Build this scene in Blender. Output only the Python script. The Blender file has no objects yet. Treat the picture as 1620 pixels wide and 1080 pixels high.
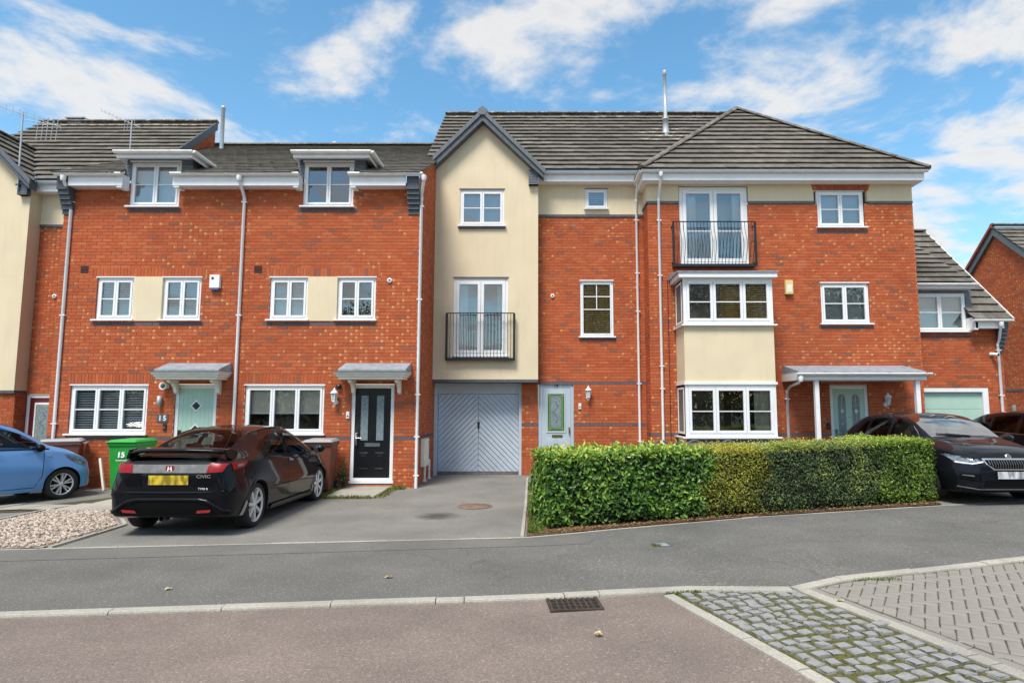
import bpy, bmesh, math, random
from mathutils import Vector, Matrix
from mathutils.bvhtree import BVHTree
from mathutils.noise import noise as pnoise
R = math.radians
rnd = random.Random(7)
SC = bpy.context.scene
COL = SC.collection

# ---------------------------------------------------------------- camera
cam_d = bpy.data.cameras.new('camera'); cam = bpy.data.objects.new('camera', cam_d); COL.objects.link(cam)
CAM = Vector((0, 0, 1.72))
cam.location = CAM
cam.rotation_euler = (R(90 + 5.99), 0, 0)
cam_d.sensor_width = 36; cam_d.lens = 36 * 1010 / 1620
cam_d.shift_x = -45 / 1620; cam_d.clip_end = 3000; cam_d.clip_start = .05
SC.camera = cam

# ---------------------------------------------------------------- sky and sun
SUN_EL, SUN_AZ = 58, 203          # degrees; azimuth: direction the light comes FROM, clockwise from +Y
world = bpy.data.worlds.new('World'); SC.world = world; world.use_nodes = True
def build_world():
    nt = world.node_tree; N = nt.nodes; L = nt.links; N.clear()
    out = N.new('ShaderNodeOutputWorld'); bg = N.new('ShaderNodeBackground')
    sky = N.new('ShaderNodeTexSky'); sky.sky_type = 'NISHITA'; sky.sun_disc = False
    sky.sun_elevation = R(SUN_EL); sky.sun_rotation = R(SUN_AZ)
    sky.air_density = 1.15; sky.dust_density = .5; sky.ozone_density = 1.6; sky.altitude = 100
    hsv = N.new('ShaderNodeHueSaturation'); hsv.inputs['Hue'].default_value = .487; hsv.inputs['Saturation'].default_value = 1.2; hsv.inputs['Value'].default_value = 1.0
    L.new(sky.outputs[0], hsv.inputs['Color'])
    tc = N.new('ShaderNodeTexCoord'); sep = N.new('ShaderNodeSeparateXYZ'); L.new(tc.outputs['Generated'], sep.inputs[0])
    def math_(op, a, b=None, c=None):
        n = N.new('ShaderNodeMath'); n.operation = op
        for i, q in enumerate((a, b, c)):
            if q is None: continue
            if isinstance(q, (int, float)): n.inputs[i].default_value = q
            else: L.new(q, n.inputs[i])
        return n.outputs[0]
    zz = math_('MAXIMUM', math_('ADD', sep.outputs['Z'], .10), .03)
    u = math_('DIVIDE', sep.outputs['X'], zz); v = math_('DIVIDE', sep.outputs['Y'], zz)
    cmb = N.new('ShaderNodeCombineXYZ'); L.new(u, cmb.inputs[0]); L.new(v, cmb.inputs[1])
    def noise(scale, detail, rough, off, dist=0., lac=2.):
        mp = N.new('ShaderNodeMapping'); mp.inputs['Location'].default_value = off
        mp.inputs['Rotation'].default_value = (0, 0, R(-14)); mp.inputs['Scale'].default_value = (1, 1.0, 1)
        L.new(cmb.outputs[0], mp.inputs[0])
        n = N.new('ShaderNodeTexNoise'); n.inputs['Scale'].default_value = scale; n.inputs['Detail'].default_value = detail
        n.inputs['Roughness'].default_value = rough; n.inputs['Distortion'].default_value = dist
        n.inputs['Lacunarity'].default_value = lac
        L.new(mp.outputs[0], n.inputs['Vector']); return n.outputs[0]
    big = noise(CL['s1'], 3, .5, CL['o1']); med = noise(CL['s2'], 9, .6, CL['o2'], .25)
    mix = math_('ADD', math_('MULTIPLY', big, CL['wb']), math_('MULTIPLY', med, 1 - CL['wb']))
    mr = N.new('ShaderNodeMapRange'); mr.interpolation_type = 'SMOOTHSTEP'
    mr.inputs['From Min'].default_value = CL['t0']; mr.inputs['From Max'].default_value = CL['t1']; L.new(mix, mr.inputs['Value'])
    # thick cloud goes grey in the middle, bright at the rim
    mr2 = N.new('ShaderNodeMapRange'); mr2.inputs['From Min'].default_value = CL['t1'] - .01; mr2.inputs['From Max'].default_value = CL['t1'] + .12
    L.new(mix, mr2.inputs['Value'])
    ccol = N.new('ShaderNodeMix'); ccol.data_type = 'RGBA'
    ccol.inputs['A'].default_value = (*CL['rim'], 1); ccol.inputs['B'].default_value = (*CL['core'], 1)
    L.new(mr2.outputs[0], ccol.inputs['Factor'])
    # clear haze low over the horizon
    fade = N.new('ShaderNodeMapRange'); fade.inputs['From Min'].default_value = -.02; fade.inputs['From Max'].default_value = .10
    L.new(sep.outputs['Z'], fade.inputs['Value'])
    fac = math_('MULTIPLY', math_('MULTIPLY', mr.outputs[0], .88), fade.outputs[0])
    m2 = N.new('ShaderNodeMix'); m2.data_type = 'RGBA'
    L.new(fac, m2.inputs['Factor']); L.new(hsv.outputs[0], m2.inputs['A']); L.new(ccol.outputs['Result'], m2.inputs['B'])
    L.new(m2.outputs['Result'], bg.inputs['Color']); bg.inputs['Strength'].default_value = .10
    L.new(bg.outputs[0], out.inputs[0])
CL = dict(s1=.45, o1=(15.1, 21.2, 0), s2=2.1, o2=(29.3, 9.4, 0), wb=.40, t0=.462, t1=.565, rim=(4.25, 4.14, 4.0), core=(2.8, 2.9, 3.15))
build_world()
sun_d = bpy.data.lights.new('sun', 'SUN'); sun = bpy.data.objects.new('sun', sun_d); COL.objects.link(sun)
sun_d.energy = 2.15; sun_d.angle = R(20); sun_d.color = (1, .95, .86)
_a, _e = R(SUN_AZ), R(SUN_EL)
_dir = Vector((math.sin(_a) * math.cos(_e), math.cos(_a) * math.cos(_e), math.sin(_e)))
sun.rotation_euler = _dir.to_track_quat('Z', 'Y').to_euler()
sun.location = (0, -20, 30)
vs = SC.view_settings
vs.view_transform = 'Standard'; vs.look = 'None'; vs.gamma = 1; vs.exposure = 1.13
vs.use_curve_mapping = False

# ---------------------------------------------------------------- helpers
def tag(o, label=None, cat=None, group=None, kind=None):
    if label: o['label'] = label
    if cat: o['category'] = cat
    if group: o['group'] = group
    if kind: o['kind'] = kind
    return o
def empty(name, loc, label, cat, group=None, rz=0):
    o = bpy.data.objects.new(name, None); COL.objects.link(o); o.location = loc; o.rotation_euler = (0, 0, rz)
    o.empty_display_size = .3
    return tag(o, label, cat, group)
def link(name, me, parent=None, loc=None, rot=None):
    o = bpy.data.objects.new(name, me); COL.objects.link(o)
    if parent is not None: o.parent = parent
    if loc is not None: o.location = loc
    if rot is not None: o.rotation_euler = rot
    return o
class MB:
    def __init__(s): s.v = []; s.f = []; s.m = []; s.c = []; s.uv = []; s.sm = []
    def add(s, vs_, fs, mi=0, c=None, uv=None, smooth=False):
        b = len(s.v); s.v.extend([tuple(p) for p in vs_])
        for k, f in enumerate(fs):
            s.f.append([b + i for i in f]); s.m.append(mi); s.c.append(c); s.uv.append(uv[k] if uv else None); s.sm.append(smooth)
        return s
    def box(s, x0, x1, y0, y1, z0, z1, mi=0, c=None):
        if x0 > x1: x0, x1 = x1, x0
        if y0 > y1: y0, y1 = y1, y0
        if z0 > z1: z0, z1 = z1, z0
        return s.add([(x0,y0,z0),(x1,y0,z0),(x1,y1,z0),(x0,y1,z0),(x0,y0,z1),(x1,y0,z1),(x1,y1,z1),(x0,y1,z1)],
              [(0,3,2,1),(4,5,6,7),(0,1,5,4),(1,2,6,5),(2,3,7,6),(3,0,4,7)], mi, c)
    def obox(s, fr, u0, u1, n0, n1, v0, v1, mi=0, c=None):   # box in a frame (O, U, Nrm, V)
        O, U, Nn, V = fr
        P = [O + U*u + Nn*n + V*v for v in (v0, v1) for (u, n) in ((u0,n0),(u1,n0),(u1,n1),(u0,n1))]
        return s.add(P, [(0,3,2,1),(4,5,6,7),(0,1,5,4),(1,2,6,5),(2,3,7,6),(3,0,4,7)], mi, c)
    def prism(s, poly, d0, d1, ax='y', mi=0, smooth=False):   # poly in the two other axes (x,z)/(y,z)/(x,y)
        def P(a, b, d): return {'y': (a, d, b), 'x': (d, a, b), 'z': (a, b, d)}[ax]
        n = len(poly); vv = [P(a, b, d0) for a, b in poly] + [P(a, b, d1) for a, b in poly]
        ff = [list(range(n)), list(range(2*n-1, n-1, -1))] + [(i, i+n, (i+1) % n + n, (i+1) % n) for i in range(n)]
        area = sum(poly[i][0]*poly[(i+1) % n][1] - poly[(i+1) % n][0]*poly[i][1] for i in range(n))
        flip = (area > 0) == (d1 > d0)
        if ax == 'y': flip = not flip
        if flip: ff = [list(reversed(f)) for f in ff]
        return s.add(vv, ff, mi, smooth=smooth)
    def tube(s, pts, r, n=8, mi=0, smooth=True, caps=True, r2=None):
        pts = [Vector(p) for p in pts]; rings = []
        up = Vector((0, 0, 1)) if abs((pts[-1]-pts[0]).normalized().z) < .9 else Vector((0, 1, 0))
        for i, p in enumerate(pts):
            t = ((pts[min(i+1, len(pts)-1)] - pts[max(i-1, 0)])).normalized()
            a = t.cross(up).normalized(); b = a.cross(t).normalized()
            rr = r if r2 is None else r + (r2-r)*i/(len(pts)-1)
            rings.append([p + (a*math.cos(2*math.pi*k/n+.3927) + b*math.sin(2*math.pi*k/n+.3927))*rr for k in range(n)])
        vv = [q for g in rings for q in g]; ff = []
        for i in range(len(pts)-1):
            for k in range(n): ff.append((i*n+k, i*n+(k+1) % n, (i+1)*n+(k+1) % n, (i+1)*n+k))
        s.add(vv, ff, mi, smooth=smooth)
        if caps: s.add(rings[0], [list(range(n-1, -1, -1))], mi); s.add(rings[-1], [list(range(n))], mi)
        return s
    def lathe(s, prof, n=16, c=(0, 0, 0), ax='z', mi=0, smooth=True, a0=0, a1=2*math.pi):
        full = abs(a1-a0-2*math.pi) < 1e-6; m = n if full else n+1; vv = []
        for r, h in prof:
            for k in range(m):
                a = a0 + (a1-a0)*k/n; x, y = r*math.cos(a), r*math.sin(a)
                p = {'z': (x, y, h), 'y': (x, h, y), 'x': (h, x, y)}[ax]
                vv.append((p[0]+c[0], p[1]+c[1], p[2]+c[2]))
        ff = []
        for i in range(len(prof)-1):
            for k in range(n):
                k2 = (k+1) % m
                q = (i*m+k, i*m+k2, (i+1)*m+k2, (i+1)*m+k)
                ff.append(q if ax != 'y' else q[::-1])
        return s.add(vv, ff, mi, smooth=smooth)
    def mesh(s, name, mats):
        me = bpy.data.meshes.new(name); me.from_pydata(s.v, [], s.f)
        for m in (mats if isinstance(mats, (list, tuple)) else [mats]): me.materials.append(m)
        me.polygons.foreach_set('material_index', s.m); me.polygons.foreach_set('use_smooth', s.sm)
        if any(c is not None for c in s.c):
            at = me.attributes.new('bc', 'FLOAT_COLOR', 'FACE'); d = []
            for c in s.c: d.extend(c if c is not None else (.5, 0, 0, 1))
            at.data.foreach_set('color', d)
        if any(u is not None for u in s.uv):
            ul = me.uv_layers.new(name='uv'); d = []
            for f, u in zip(s.f, s.uv):
                if u is None: d.extend([9., 9.]*len(f))
                else:
                    for q in u: d.extend(q)
            ul.data.foreach_set('uv', d)
        me.update(); return me
    def build(s, name, mats, parent=None, loc=None, rot=None, bevel=0, seg=2):
        o = link(name, s.mesh(name, mats), parent, loc, rot)
        if bevel:
            b = o.modifiers.new('b', 'BEVEL'); b.width = bevel; b.segments = seg; b.limit_method = 'ANGLE'; b.angle_limit = R(35)
        return o

# ---------------------------------------------------------------- materials
MATS = {}
def nodes_of(name):
    m = bpy.data.materials.new(name); m.use_nodes = True; nt = m.node_tree
    return m, nt.nodes, nt.links, nt.nodes['Principled BSDF']
def mk_noise(N, L, scale, detail=4, rough=.55, coord='Object', sc=None):
    tc = N.new('ShaderNodeTexCoord'); n = N.new('ShaderNodeTexNoise')
    n.inputs['Scale'].default_value = scale; n.inputs['Detail'].default_value = detail; n.inputs['Roughness'].default_value = rough
    if sc:
        mp = N.new('ShaderNodeMapping'); mp.inputs['Scale'].default_value = sc; L.new(tc.outputs[coord], mp.inputs[0]); L.new(mp.outputs[0], n.inputs['Vector'])
    else: L.new(tc.outputs[coord], n.inputs['Vector'])
    return n.outputs['Fac']
def ramp(N, L, src, stops):
    r = N.new('ShaderNodeValToRGB'); e = r.color_ramp.elements
    while len(e) < len(stops): e.new(.5)
    for q, (p, c) in zip(e, stops): q.position = p; q.color = (*c, 1) if len(c) == 3 else c
    L.new(src, r.inputs[0]); return r.outputs[0]
def mixc(N, L, fac, a, b, mode='MIX'):
    m = N.new('ShaderNodeMix'); m.data_type = 'RGBA'; m.blend_type = mode
    for k, q in (('Factor', fac), ('A', a), ('B', b)):
        if isinstance(q, (int, float)): m.inputs[k].default_value = q
        elif isinstance(q, tuple): m.inputs[k].default_value = (*q, 1)
        else: L.new(q, m.inputs[k])
    return m.outputs['Result']
def mth(N, L, op, a, b=None):
    n = N.new('ShaderNodeMath'); n.operation = op
    for i, q in enumerate((a, b)):
        if q is None: continue
        if isinstance(q, (int, float)): n.inputs[i].default_value = q
        else: L.new(q, n.inputs[i])
    return n.outputs[0]
def add_bump(N, L, b, src, strength, dist=.01):
    n = N.new('ShaderNodeBump'); n.inputs['Strength'].default_value = strength; n.inputs['Distance'].default_value = dist
    L.new(src, n.inputs['Height']); L.new(n.outputs[0], b.inputs['Normal'])
def plain(name, col, rough=.5, metal=0, var=.12, vs_=5., bump=0, bs=80., coat=0, dirt=None, dirt_amt=.5, streak=None, spec=.5, dscale=3.):
    if name in MATS: return MATS[name]
    m, N, L, b = nodes_of(name)
    n1 = mk_noise(N, L, vs_, 5); lo = tuple(c*(1-var) for c in col); hi = tuple(min(1, c*(1+var)) for c in col)
    c = ramp(N, L, n1, [(.3, lo), (.7, hi)])
    if dirt:
        n2 = mk_noise(N, L, dscale, 6, .65, sc=streak)
        f = ramp(N, L, n2, [(.52, (0, 0, 0)), (.75, (dirt_amt,)*3)])
        c = mixc(N, L, f, c, dirt)
    L.new(c, b.inputs['Base Color'])
    b.inputs['Roughness'].default_value = rough; b.inputs['Metallic'].default_value = metal
    b.inputs['Specular IOR Level'].default_value = spec
    if coat: b.inputs['Coat Weight'].default_value = coat; b.inputs['Coat Roughness'].default_value = .03
    if bump: add_bump(N, L, b, mk_noise(N, L, bs, 3), bump, .004)
    MATS[name] = m; return m
def brick_mat():
    m, N, L, b = nodes_of('red_brick')
    at = N.new('ShaderNodeAttribute'); at.attribute_name = 'bc'; sp = N.new('ShaderNodeSeparateColor'); L.new(at.outputs['Color'], sp.inputs[0])
    base = ramp(N, L, sp.outputs[0], [(0, (.385, .082, .031)), (.25, (.42, .094, .035)), (.5, (.44, .106, .040)), (.72, (.47, .126, .049)), (.80, (.37, .098, .044)), (.90, (.30, .094, .052)), (1, (.24, .090, .058))])
    nf = mk_noise(N, L, 26, 4, .6); base = mixc(N, L, .85, base, ramp(N, L, nf, [(.3, (.82, .82, .82)), (.7, (1.14, 1.14, 1.14))]), 'MULTIPLY')
    # pale fired marks near the ends of some bricks
    uv = N.new('ShaderNodeUVMap'); uv.uv_map = 'uv'; su = N.new('ShaderNodeSeparateXYZ'); L.new(uv.outputs[0], su.inputs[0])
    nn = mk_noise(N, L, 45, 2)
    du = mth(N, L, 'ADD', su.outputs[0], .072); du = mth(N, L, 'MULTIPLY', du, du); dv = mth(N, L, 'MULTIPLY', su.outputs[1], su.outputs[1])
    dd = mth(N, L, 'SQRT', mth(N, L, 'ADD', du, dv)); dd = mth(N, L, 'ADD', dd, mth(N, L, 'MULTIPLY', mth(N, L, 'SUBTRACT', nn, .5), .03))
    mr = N.new('ShaderNodeMapRange'); mr.inputs['From Min'].default_value = .038; mr.inputs['From Max'].default_value = .014; L.new(dd, mr.inputs['Value'])
    f = mth(N, L, 'MULTIPLY', mr.outputs[0], sp.outputs[1])
    base = mixc(N, L, f, base, (.60, .33, .13))
    geo = N.new('ShaderNodeNewGeometry'); nl = N.new('ShaderNodeTexNoise'); nl.inputs['Scale'].default_value = .55; nl.inputs['Detail'].default_value = 5; L.new(geo.outputs['Position'], nl.inputs['Vector'])
    base = mixc(N, L, .8, base, ramp(N, L, nl.outputs['Fac'], [(.32, (.87, .86, .85)), (.5, (1, 1, 1)), (.68, (1.10, 1.09, 1.08))]), 'MULTIPLY')
    nb = N.new('ShaderNodeTexNoise'); nb.inputs['Scale'].default_value = 1.3; nb.inputs['Detail'].default_value = 8; nb.inputs['Roughness'].default_value = .7; L.new(geo.outputs['Position'], nb.inputs['Vector'])
    base = mixc(N, L, ramp(N, L, nb.outputs['Fac'], [(.60, (0, 0, 0)), (.80, (.35, .35, .35))]), base, (.55, .36, .27))
    base = mixc(N, L, sp.outputs[2], base, (.085, .10, .125))
    L.new(base, b.inputs['Base Color']); b.inputs['Roughness'].default_value = .82; b.inputs['Specular IOR Level'].default_value = .25
    add_bump(N, L, b, mk_noise(N, L, 120, 3), .35, .004)
    return m
def tile_mat():
    m, N, L, b = nodes_of('concrete_roof_tile')
    at = N.new('ShaderNodeAttribute'); at.attribute_name = 'bc'; sp = N.new('ShaderNodeSeparateColor'); L.new(at.outputs['Color'], sp.inputs[0])
    base = ramp(N, L, sp.outputs[0], [(0, (.105, .096, .085)), (.5, (.14, .129, .114)), (1, (.18, .165, .146))])
    nf = mk_noise(N, L, 9, 6, .7); base = mixc(N, L, .9, base, ramp(N, L, nf, [(.3, (.62, .62, .62)), (.7, (1.35, 1.33, 1.28))]), 'MULTIPLY')
    n2 = mk_noise(N, L, 21, 3, .6); f = ramp(N, L, n2, [(.70, (0, 0, 0)), (.76, (.7, .7, .7))]); base = mixc(N, L, f, base, (.42, .40, .36))
    # lichen, strongest where a tile is flagged (near ridges and flues)
    n3 = mk_noise(N, L, 7, 5, .7); f3 = mth(N, L, 'MULTIPLY', ramp(N, L, n3, [(.50, (0, 0, 0)), (.64, (.85, .85, .85))]), sp.outputs[1])
    n4 = mk_noise(N, L, 3.1, 2); lc = ramp(N, L, n4, [(.50, (.55, .52, .46)), (.60, (.48, .27, .05))])
    base = mixc(N, L, f3, base, lc)
    L.new(base, b.inputs['Base Color']); b.inputs['Roughness'].default_value = .9; b.inputs['Specular IOR Level'].default_value = .2
    add_bump(N, L, b, mk_noise(N, L, 70, 3), .4, .006); return m
def ground_mat(name, c0, c1, speck, speck_amt=.5, fine=150., patch=None, rough=.9, patch_sc=.8, crack=0):
    m, N, L, b = nodes_of(name)
    n1 = mk_noise(N, L, fine, 2, .7, 'Object'); c = ramp(N, L, n1, [(.32, c0), (.68, c1)])
    n2 = mk_noise(N, L, fine*.55, 1, .5); f = ramp(N, L, n2, [(.62, (0, 0, 0)), (.70, (speck_amt,)*3)]); c = mixc(N, L, f, c, speck)
    n3 = mk_noise(N, L, patch_sc, 5, .6); c = mixc(N, L, .8, c, ramp(N, L, n3, [(.3, (.74, .74, .74)), (.7, (1.2, 1.19, 1.17))]), 'MULTIPLY')
    if patch:
        n4 = mk_noise(N, L, 2.3, 6, .7); f4 = ramp(N, L, n4, [(.56, (0, 0, 0)), (.72, (.5, .5, .5))]); c = mixc(N, L, f4, c, patch)
    if crack:
        tc = N.new('ShaderNodeTexCoord'); wn = N.new('ShaderNodeTexNoise'); wn.inputs['Scale'].default_value = 1.7; wn.inputs['Detail'].default_value = 5; L.new(tc.outputs['Object'], wn.inputs['Vector'])
        ad = N.new('ShaderNodeVectorMath'); ad.operation = 'MULTIPLY_ADD'; ad.inputs[1].default_value = (.7, .7, 0); L.new(wn.outputs['Color'], ad.inputs[0]); L.new(tc.outputs['Object'], ad.inputs[2])
        vo = N.new('ShaderNodeTexVoronoi'); vo.feature = 'DISTANCE_TO_EDGE'; vo.inputs['Scale'].default_value = .42; L.new(ad.outputs[0], vo.inputs['Vector'])
        fk = mth(N, L, 'MULTIPLY', ramp(N, L, vo.outputs['Distance'], [(.0, (1, 1, 1)), (.006, (0, 0, 0))]), ramp(N, L, mk_noise(N, L, .5, 3), [(.5, (0, 0, 0)), (.6, (crack,)*3)])); c = mixc(N, L, fk, c, (.02, .02, .018))
    L.new(c, b.inputs['Base Color']); b.inputs['Roughness'].default_value = rough; b.inputs['Specular IOR Level'].default_value = .3
    add_bump(N, L, b, n1, .6, .006); return m
def glass_mat(name, refl=.14, tint=(.86, .9, .9), k=.9):
    m = bpy.data.materials.new(name); m.use_nodes = True; N = m.node_tree.nodes; L = m.node_tree.links; N.clear()
    o = N.new('ShaderNodeOutputMaterial'); mx = N.new('ShaderNodeMixShader'); t = N.new('ShaderNodeBsdfTransparent'); g = N.new('ShaderNodeBsdfGlossy')
    t.inputs[0].default_value = (*tint, 1); g.inputs['Roughness'].default_value = .0
    fr = N.new('ShaderNodeFresnel'); fr.inputs[0].default_value = 1.5
    f = mth(N, L, 'ADD', mth(N, L, 'MULTIPLY', fr.outputs[0], k), refl); L.new(f, mx.inputs[0])
    bmp = N.new('ShaderNodeBump'); bmp.inputs['Strength'].default_value = .08; bmp.inputs['Distance'].default_value = .01
    L.new(mk_noise(N, L, 2.2, 2), bmp.inputs['Height']); L.new(bmp.outputs[0], g.inputs['Normal'])
    L.new(t.outputs[0], mx.inputs[1]); L.new(g.outputs[0], mx.inputs[2]); L.new(mx.outputs[0], o.inputs[0]); return m
M_BRICK = brick_mat(); M_TILE = tile_mat()
M_MORTAR = plain('mortar', (.52, .23, .12), .95, var=.18, vs_=9)
M_CREAM = plain('cream_render', (.71, .60, .42), .92, var=.05, vs_=1.5, bump=.5, bs=140, dirt=(.55, .455, .31), dirt_amt=.32, streak=(4.5, 4.5, .5), dscale=1.8)
M_WHITE = plain('white_plastic', (.80, .81, .83), .34, var=.03, dirt=(.55, .54, .50), dirt_amt=.25, dscale=2.2)
M_GUT = plain('weathered_white_gutter', (.82, .82, .81), .4, var=.05, dirt=(.42, .42, .39), dirt_amt=.5, streak=(2, 6, 9))
M_LEAD = plain('lead_flashing', (.25, .285, .33), .55, var=.2, vs_=7, dirt=(.42, .44, .46), dirt_amt=.5)
M_SLATE = plain('slate_cladding', (.075, .088, .105), .6, var=.25, vs_=12)
M_PLANE = plain('painted_grey_trim', (.11, .125, .145), .5, var=.1)
M_BLACK = plain('black_metal', (.012, .012, .014), .38, var=.2)
M_MOULD = plain('cream_painted_moulding', (.80, .77, .68), .5, var=.06, dirt=(.45, .42, .34), dirt_amt=.4)
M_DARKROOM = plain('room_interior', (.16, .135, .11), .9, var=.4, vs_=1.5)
M_PALEROOM = plain('pale_blind', (.62, .63, .61), .85, var=.08, vs_=2)
M_BLIND = plain('blind_slat', (.72, .73, .73), .55, var=.05)
M_NET = plain('net_curtain', (.78, .78, .76), .9, var=.06)
M_WOOD = plain('wooden_blind', (.50, .33, .12), .6, var=.25, vs_=6)
M_CURT = plain('curtain', (.66, .62, .52), .9, var=.1, vs_=6)
M_GLASS = glass_mat('window_glass', .20); M_GLASSC = glass_mat('clear_window_glass', .03, (.93, .95, .94)); M_GLASSD = glass_mat('dark_reflective_glass', .13, (.9, .9, .86))
M_FROST = plain('obscure_glass', (.20, .25, .27), .12, var=.35, vs_=22, bump=.4, bs=60)
# ---------------------------------------------------------------- ground
def gz(x, y=0): return .02 * min(max(x, 0), 9) + .008 * min(max(y - 9, 0), 9)
def sheet(name, poly, z, mat, kind='structure', step=.75, parent=None, follow=True):
    """flat polygon cut into columns so that it follows the slight rise of the street to the right"""
    bm = bmesh.new(); vs_ = [bm.verts.new((x, y, 0)) for x, y in poly]; bm.faces.new(vs_)
    for cx in (0, 9):
        bmesh.ops.bisect_plane(bm, geom=bm.verts[:] + bm.edges[:] + bm.faces[:], plane_co=(cx, 0, 0), plane_no=(1, 0, 0))
    for cy in (9, 18):
        bmesh.ops.bisect_plane(bm, geom=bm.verts[:] + bm.edges[:] + bm.faces[:], plane_co=(0, cy, 0), plane_no=(0, 1, 0))
    bmesh.ops.triangulate(bm, faces=bm.faces[:])
    for v in bm.verts: v.co.z = z + gz(v.co.x, v.co.y if follow else 0)
    bm.normal_update()
    for f in bm.faces:
        if f.normal.z < 0: f.normal_flip()
    bmesh.ops.triangulate(bm, faces=bm.faces[:])
    me = bpy.data.meshes.new(name); bm.to_mesh(me); bm.free(); me.materials.append(mat)
    o = link(name, me, parent)
    if kind and parent is None: o['kind'] = kind
    return o
M_TARMAC = ground_mat('grey_tarmac', (.088, .087, .083), (.170, .167, .159), (.33, .32, .305), .6, 75, crack=.35)
M_DRIVE = ground_mat('drive_tarmac', (.150, .147, .138), (.235, .229, .214), (.36, .35, .33), .45, 80, patch=(.16, .15, .128))
M_ROAD = ground_mat('reddish_road_chippings', (.135, .107, .094), (.240, .198, .178), (.35, .31, .285), .55, 75)
M_PATCH = ground_mat('tarmac_reinstatement', (.115, .113, .108), (.165, .161, .152), (.27, .265, .25), .4, 95)
M_CONC = ground_mat('concrete_kerb', (.30, .285, .25), (.44, .42, .375), (.52, .5, .46), .4, 70, patch=(.24, .225, .17))
M_SOIL = ground_mat('leaf_litter_soil', (.05, .03, .018), (.20, .11, .06), (.36, .25, .14), .6, 45)
M_LAND = ground_mat('far_ground', (.09, .09, .07), (.14, .14, .11), (.2, .2, .17), .3, 20)
M_SETT = plain('granite_sett', (.255, .255, .255), .8, var=.28, vs_=14, bump=.7, bs=60, dirt=(.13, .13, .12), dirt_amt=.5, dscale=9)
M_PAVE = plain('grey_block_paver', (.245, .228, .205), .9, var=.16, vs_=2.2, bump=.5, bs=120, dirt=(.15, .15, .12), dirt_amt=.5, dscale=1.5)
M_MOSS = ground_mat('moss_and_grit_joint', (.048, .046, .018), (.12, .125, .03), (.17, .14, .08), .5, 26)
M_JOINT = ground_mat('paver_joint_sand', (.05, .047, .03), (.09, .085, .05), (.08, .09, .03), .6, 25)
M_SLAB = ground_mat('paving_slab', (.30, .285, .25), (.40, .385, .34), (.46, .44, .4), .3, 60, patch=(.24, .23, .18))
M_GRAV = ground_mat('gravel_base', (.20, .16, .13), (.40, .34, .29), (.5, .45, .4), .5, 30)

sheet('ground', [(-400, -400), (400, -400), (400, 400), (-400, 400)], -.075, M_LAND, follow=False)
KB = [(-14, 4.58), (-9, 5.14), (-4.59, 5.635), (-.70, 6.07), (.535, 6.216), (1.476, 6.3), (2.339, 6.215), (2.90, 6.52), (5.27, 7.178), (9, 8.22), (14, 9.6)]   # back edge of kerb
BP = [(-14, 7.2), (-6.19, 8.09), (-2.9, 8.465), (-.21, 8.79), (1.31, 9.33), (3.34, 9.98), (6.68, 10.68), (9.0, 10.95), (14, 11.5)]        # back of pavement
def offs(line, d):
    out = []
    for i, (x, y) in enumerate(line):
        a = Vector(line[max(i-1, 0)]); b = Vector(line[min(i+1, len(line)-1)]); t = (b-a).normalized(); n = Vector((-t.y, t.x))
        out.append((x + n.x*d, y + n.y*d))
    return out
KF = offs(KB, -.115); RZ = -.022
sheet('road', [(-30, -30), (30, -30), (30, 6.9)] + [(x, y + .05) for x, y in KF[::-1] if x < 12] + [(-30, 3)], RZ, M_ROAD)
pavement = sheet('pavement', KB + BP[::-1], 0, M_TARMAC)
sheet('driveway', BP[1:] + [(14, 18), (-14, 18), (-14, 7.35)], -.004, M_DRIVE)
sheet('trench_patch', [(-14, 6.55)] + [(-6.1, 7.45), (-2.9, 7.86), (.6, 8.35), (.75, 8.75)] + [(-.21, 8.70), (-2.9, 8.375), (-6.19, 8.0), (-14, 7.1)], .0035, M_PATCH)
# kerb stones, one object each, children of the pavement
def arc_pts(line):
    L = [0]
    for a, b in zip(line, line[1:]): L.append(L[-1] + (Vector(b)-Vector(a)).length)
    return L
def at_len(line, L, s):
    for i in range(len(L)-1):
        if s <= L[i+1] or i == len(L)-2:
            t = (s-L[i])/(L[i+1]-L[i]); a, b = Vector(line[i]), Vector(line[i+1]); return a+(b-a)*t, (b-a).normalized()
def stone_run(line, width, length, z0, z1, name, parent, mat, s0=0, gap=.008, side=-1, bev=.012, s_end=None, jit=.004):
    L = arc_pts(line); s = s0; end = s_end or L[-1]
    nodes = [l for l in L if l > s0]
    while s < end - .05:
        e = min(s + length, end)
        nx = [q for q in nodes if s + .12 < q < e - .0]
        if nx: e = nx[0]
        p, t = at_len(line, L, s + gap/2 + 1e-4); q, _ = at_len(line, L, e - gap/2 - 1e-4); t = (q-p).normalized(); n = Vector((-t.y, t.x))*side
        c = (p+q)/2; h = (q-p).length/2; mb = MB(); b_ = bev
        dz = rnd.uniform(-jit, jit)
        # section: slightly sloping top with a rounded front arris
        prof = [(0, z0), (width, z0), (width, z1-b_*1.6), (width-b_*.5, z1-b_*.45), (width-b_*1.6, z1), (.006, z1), (0, z1-.006)]
        vv = []
        for k in (-1, 1):
            for (d, zz) in prof:
                P = c + t*h*k + n*d; vv.append((P.x, P.y, zz + dz + gz(P.x, P.y)))
        m = len(prof); ff = [list(range(m))[::-1], list(range(m, 2*m))] + [(i, (i+1) % m, (i+1) % m + m, i+m) for i in range(m)]
        if side > 0: ff = [f[::-1] for f in map(list, ff)]
        mb.add(vv, ff); mb.build(name, mat, parent); s = e
stone_run(KB, .115, .915, -.12, .012, 'kerb_stone', pavement, M_CONC, s0=1.2)
stone_run(BP, .034, .915, -.05, .004, 'edging_stone', pavement, M_CONC, s0=4.0, side=1, bev=.003)
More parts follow.
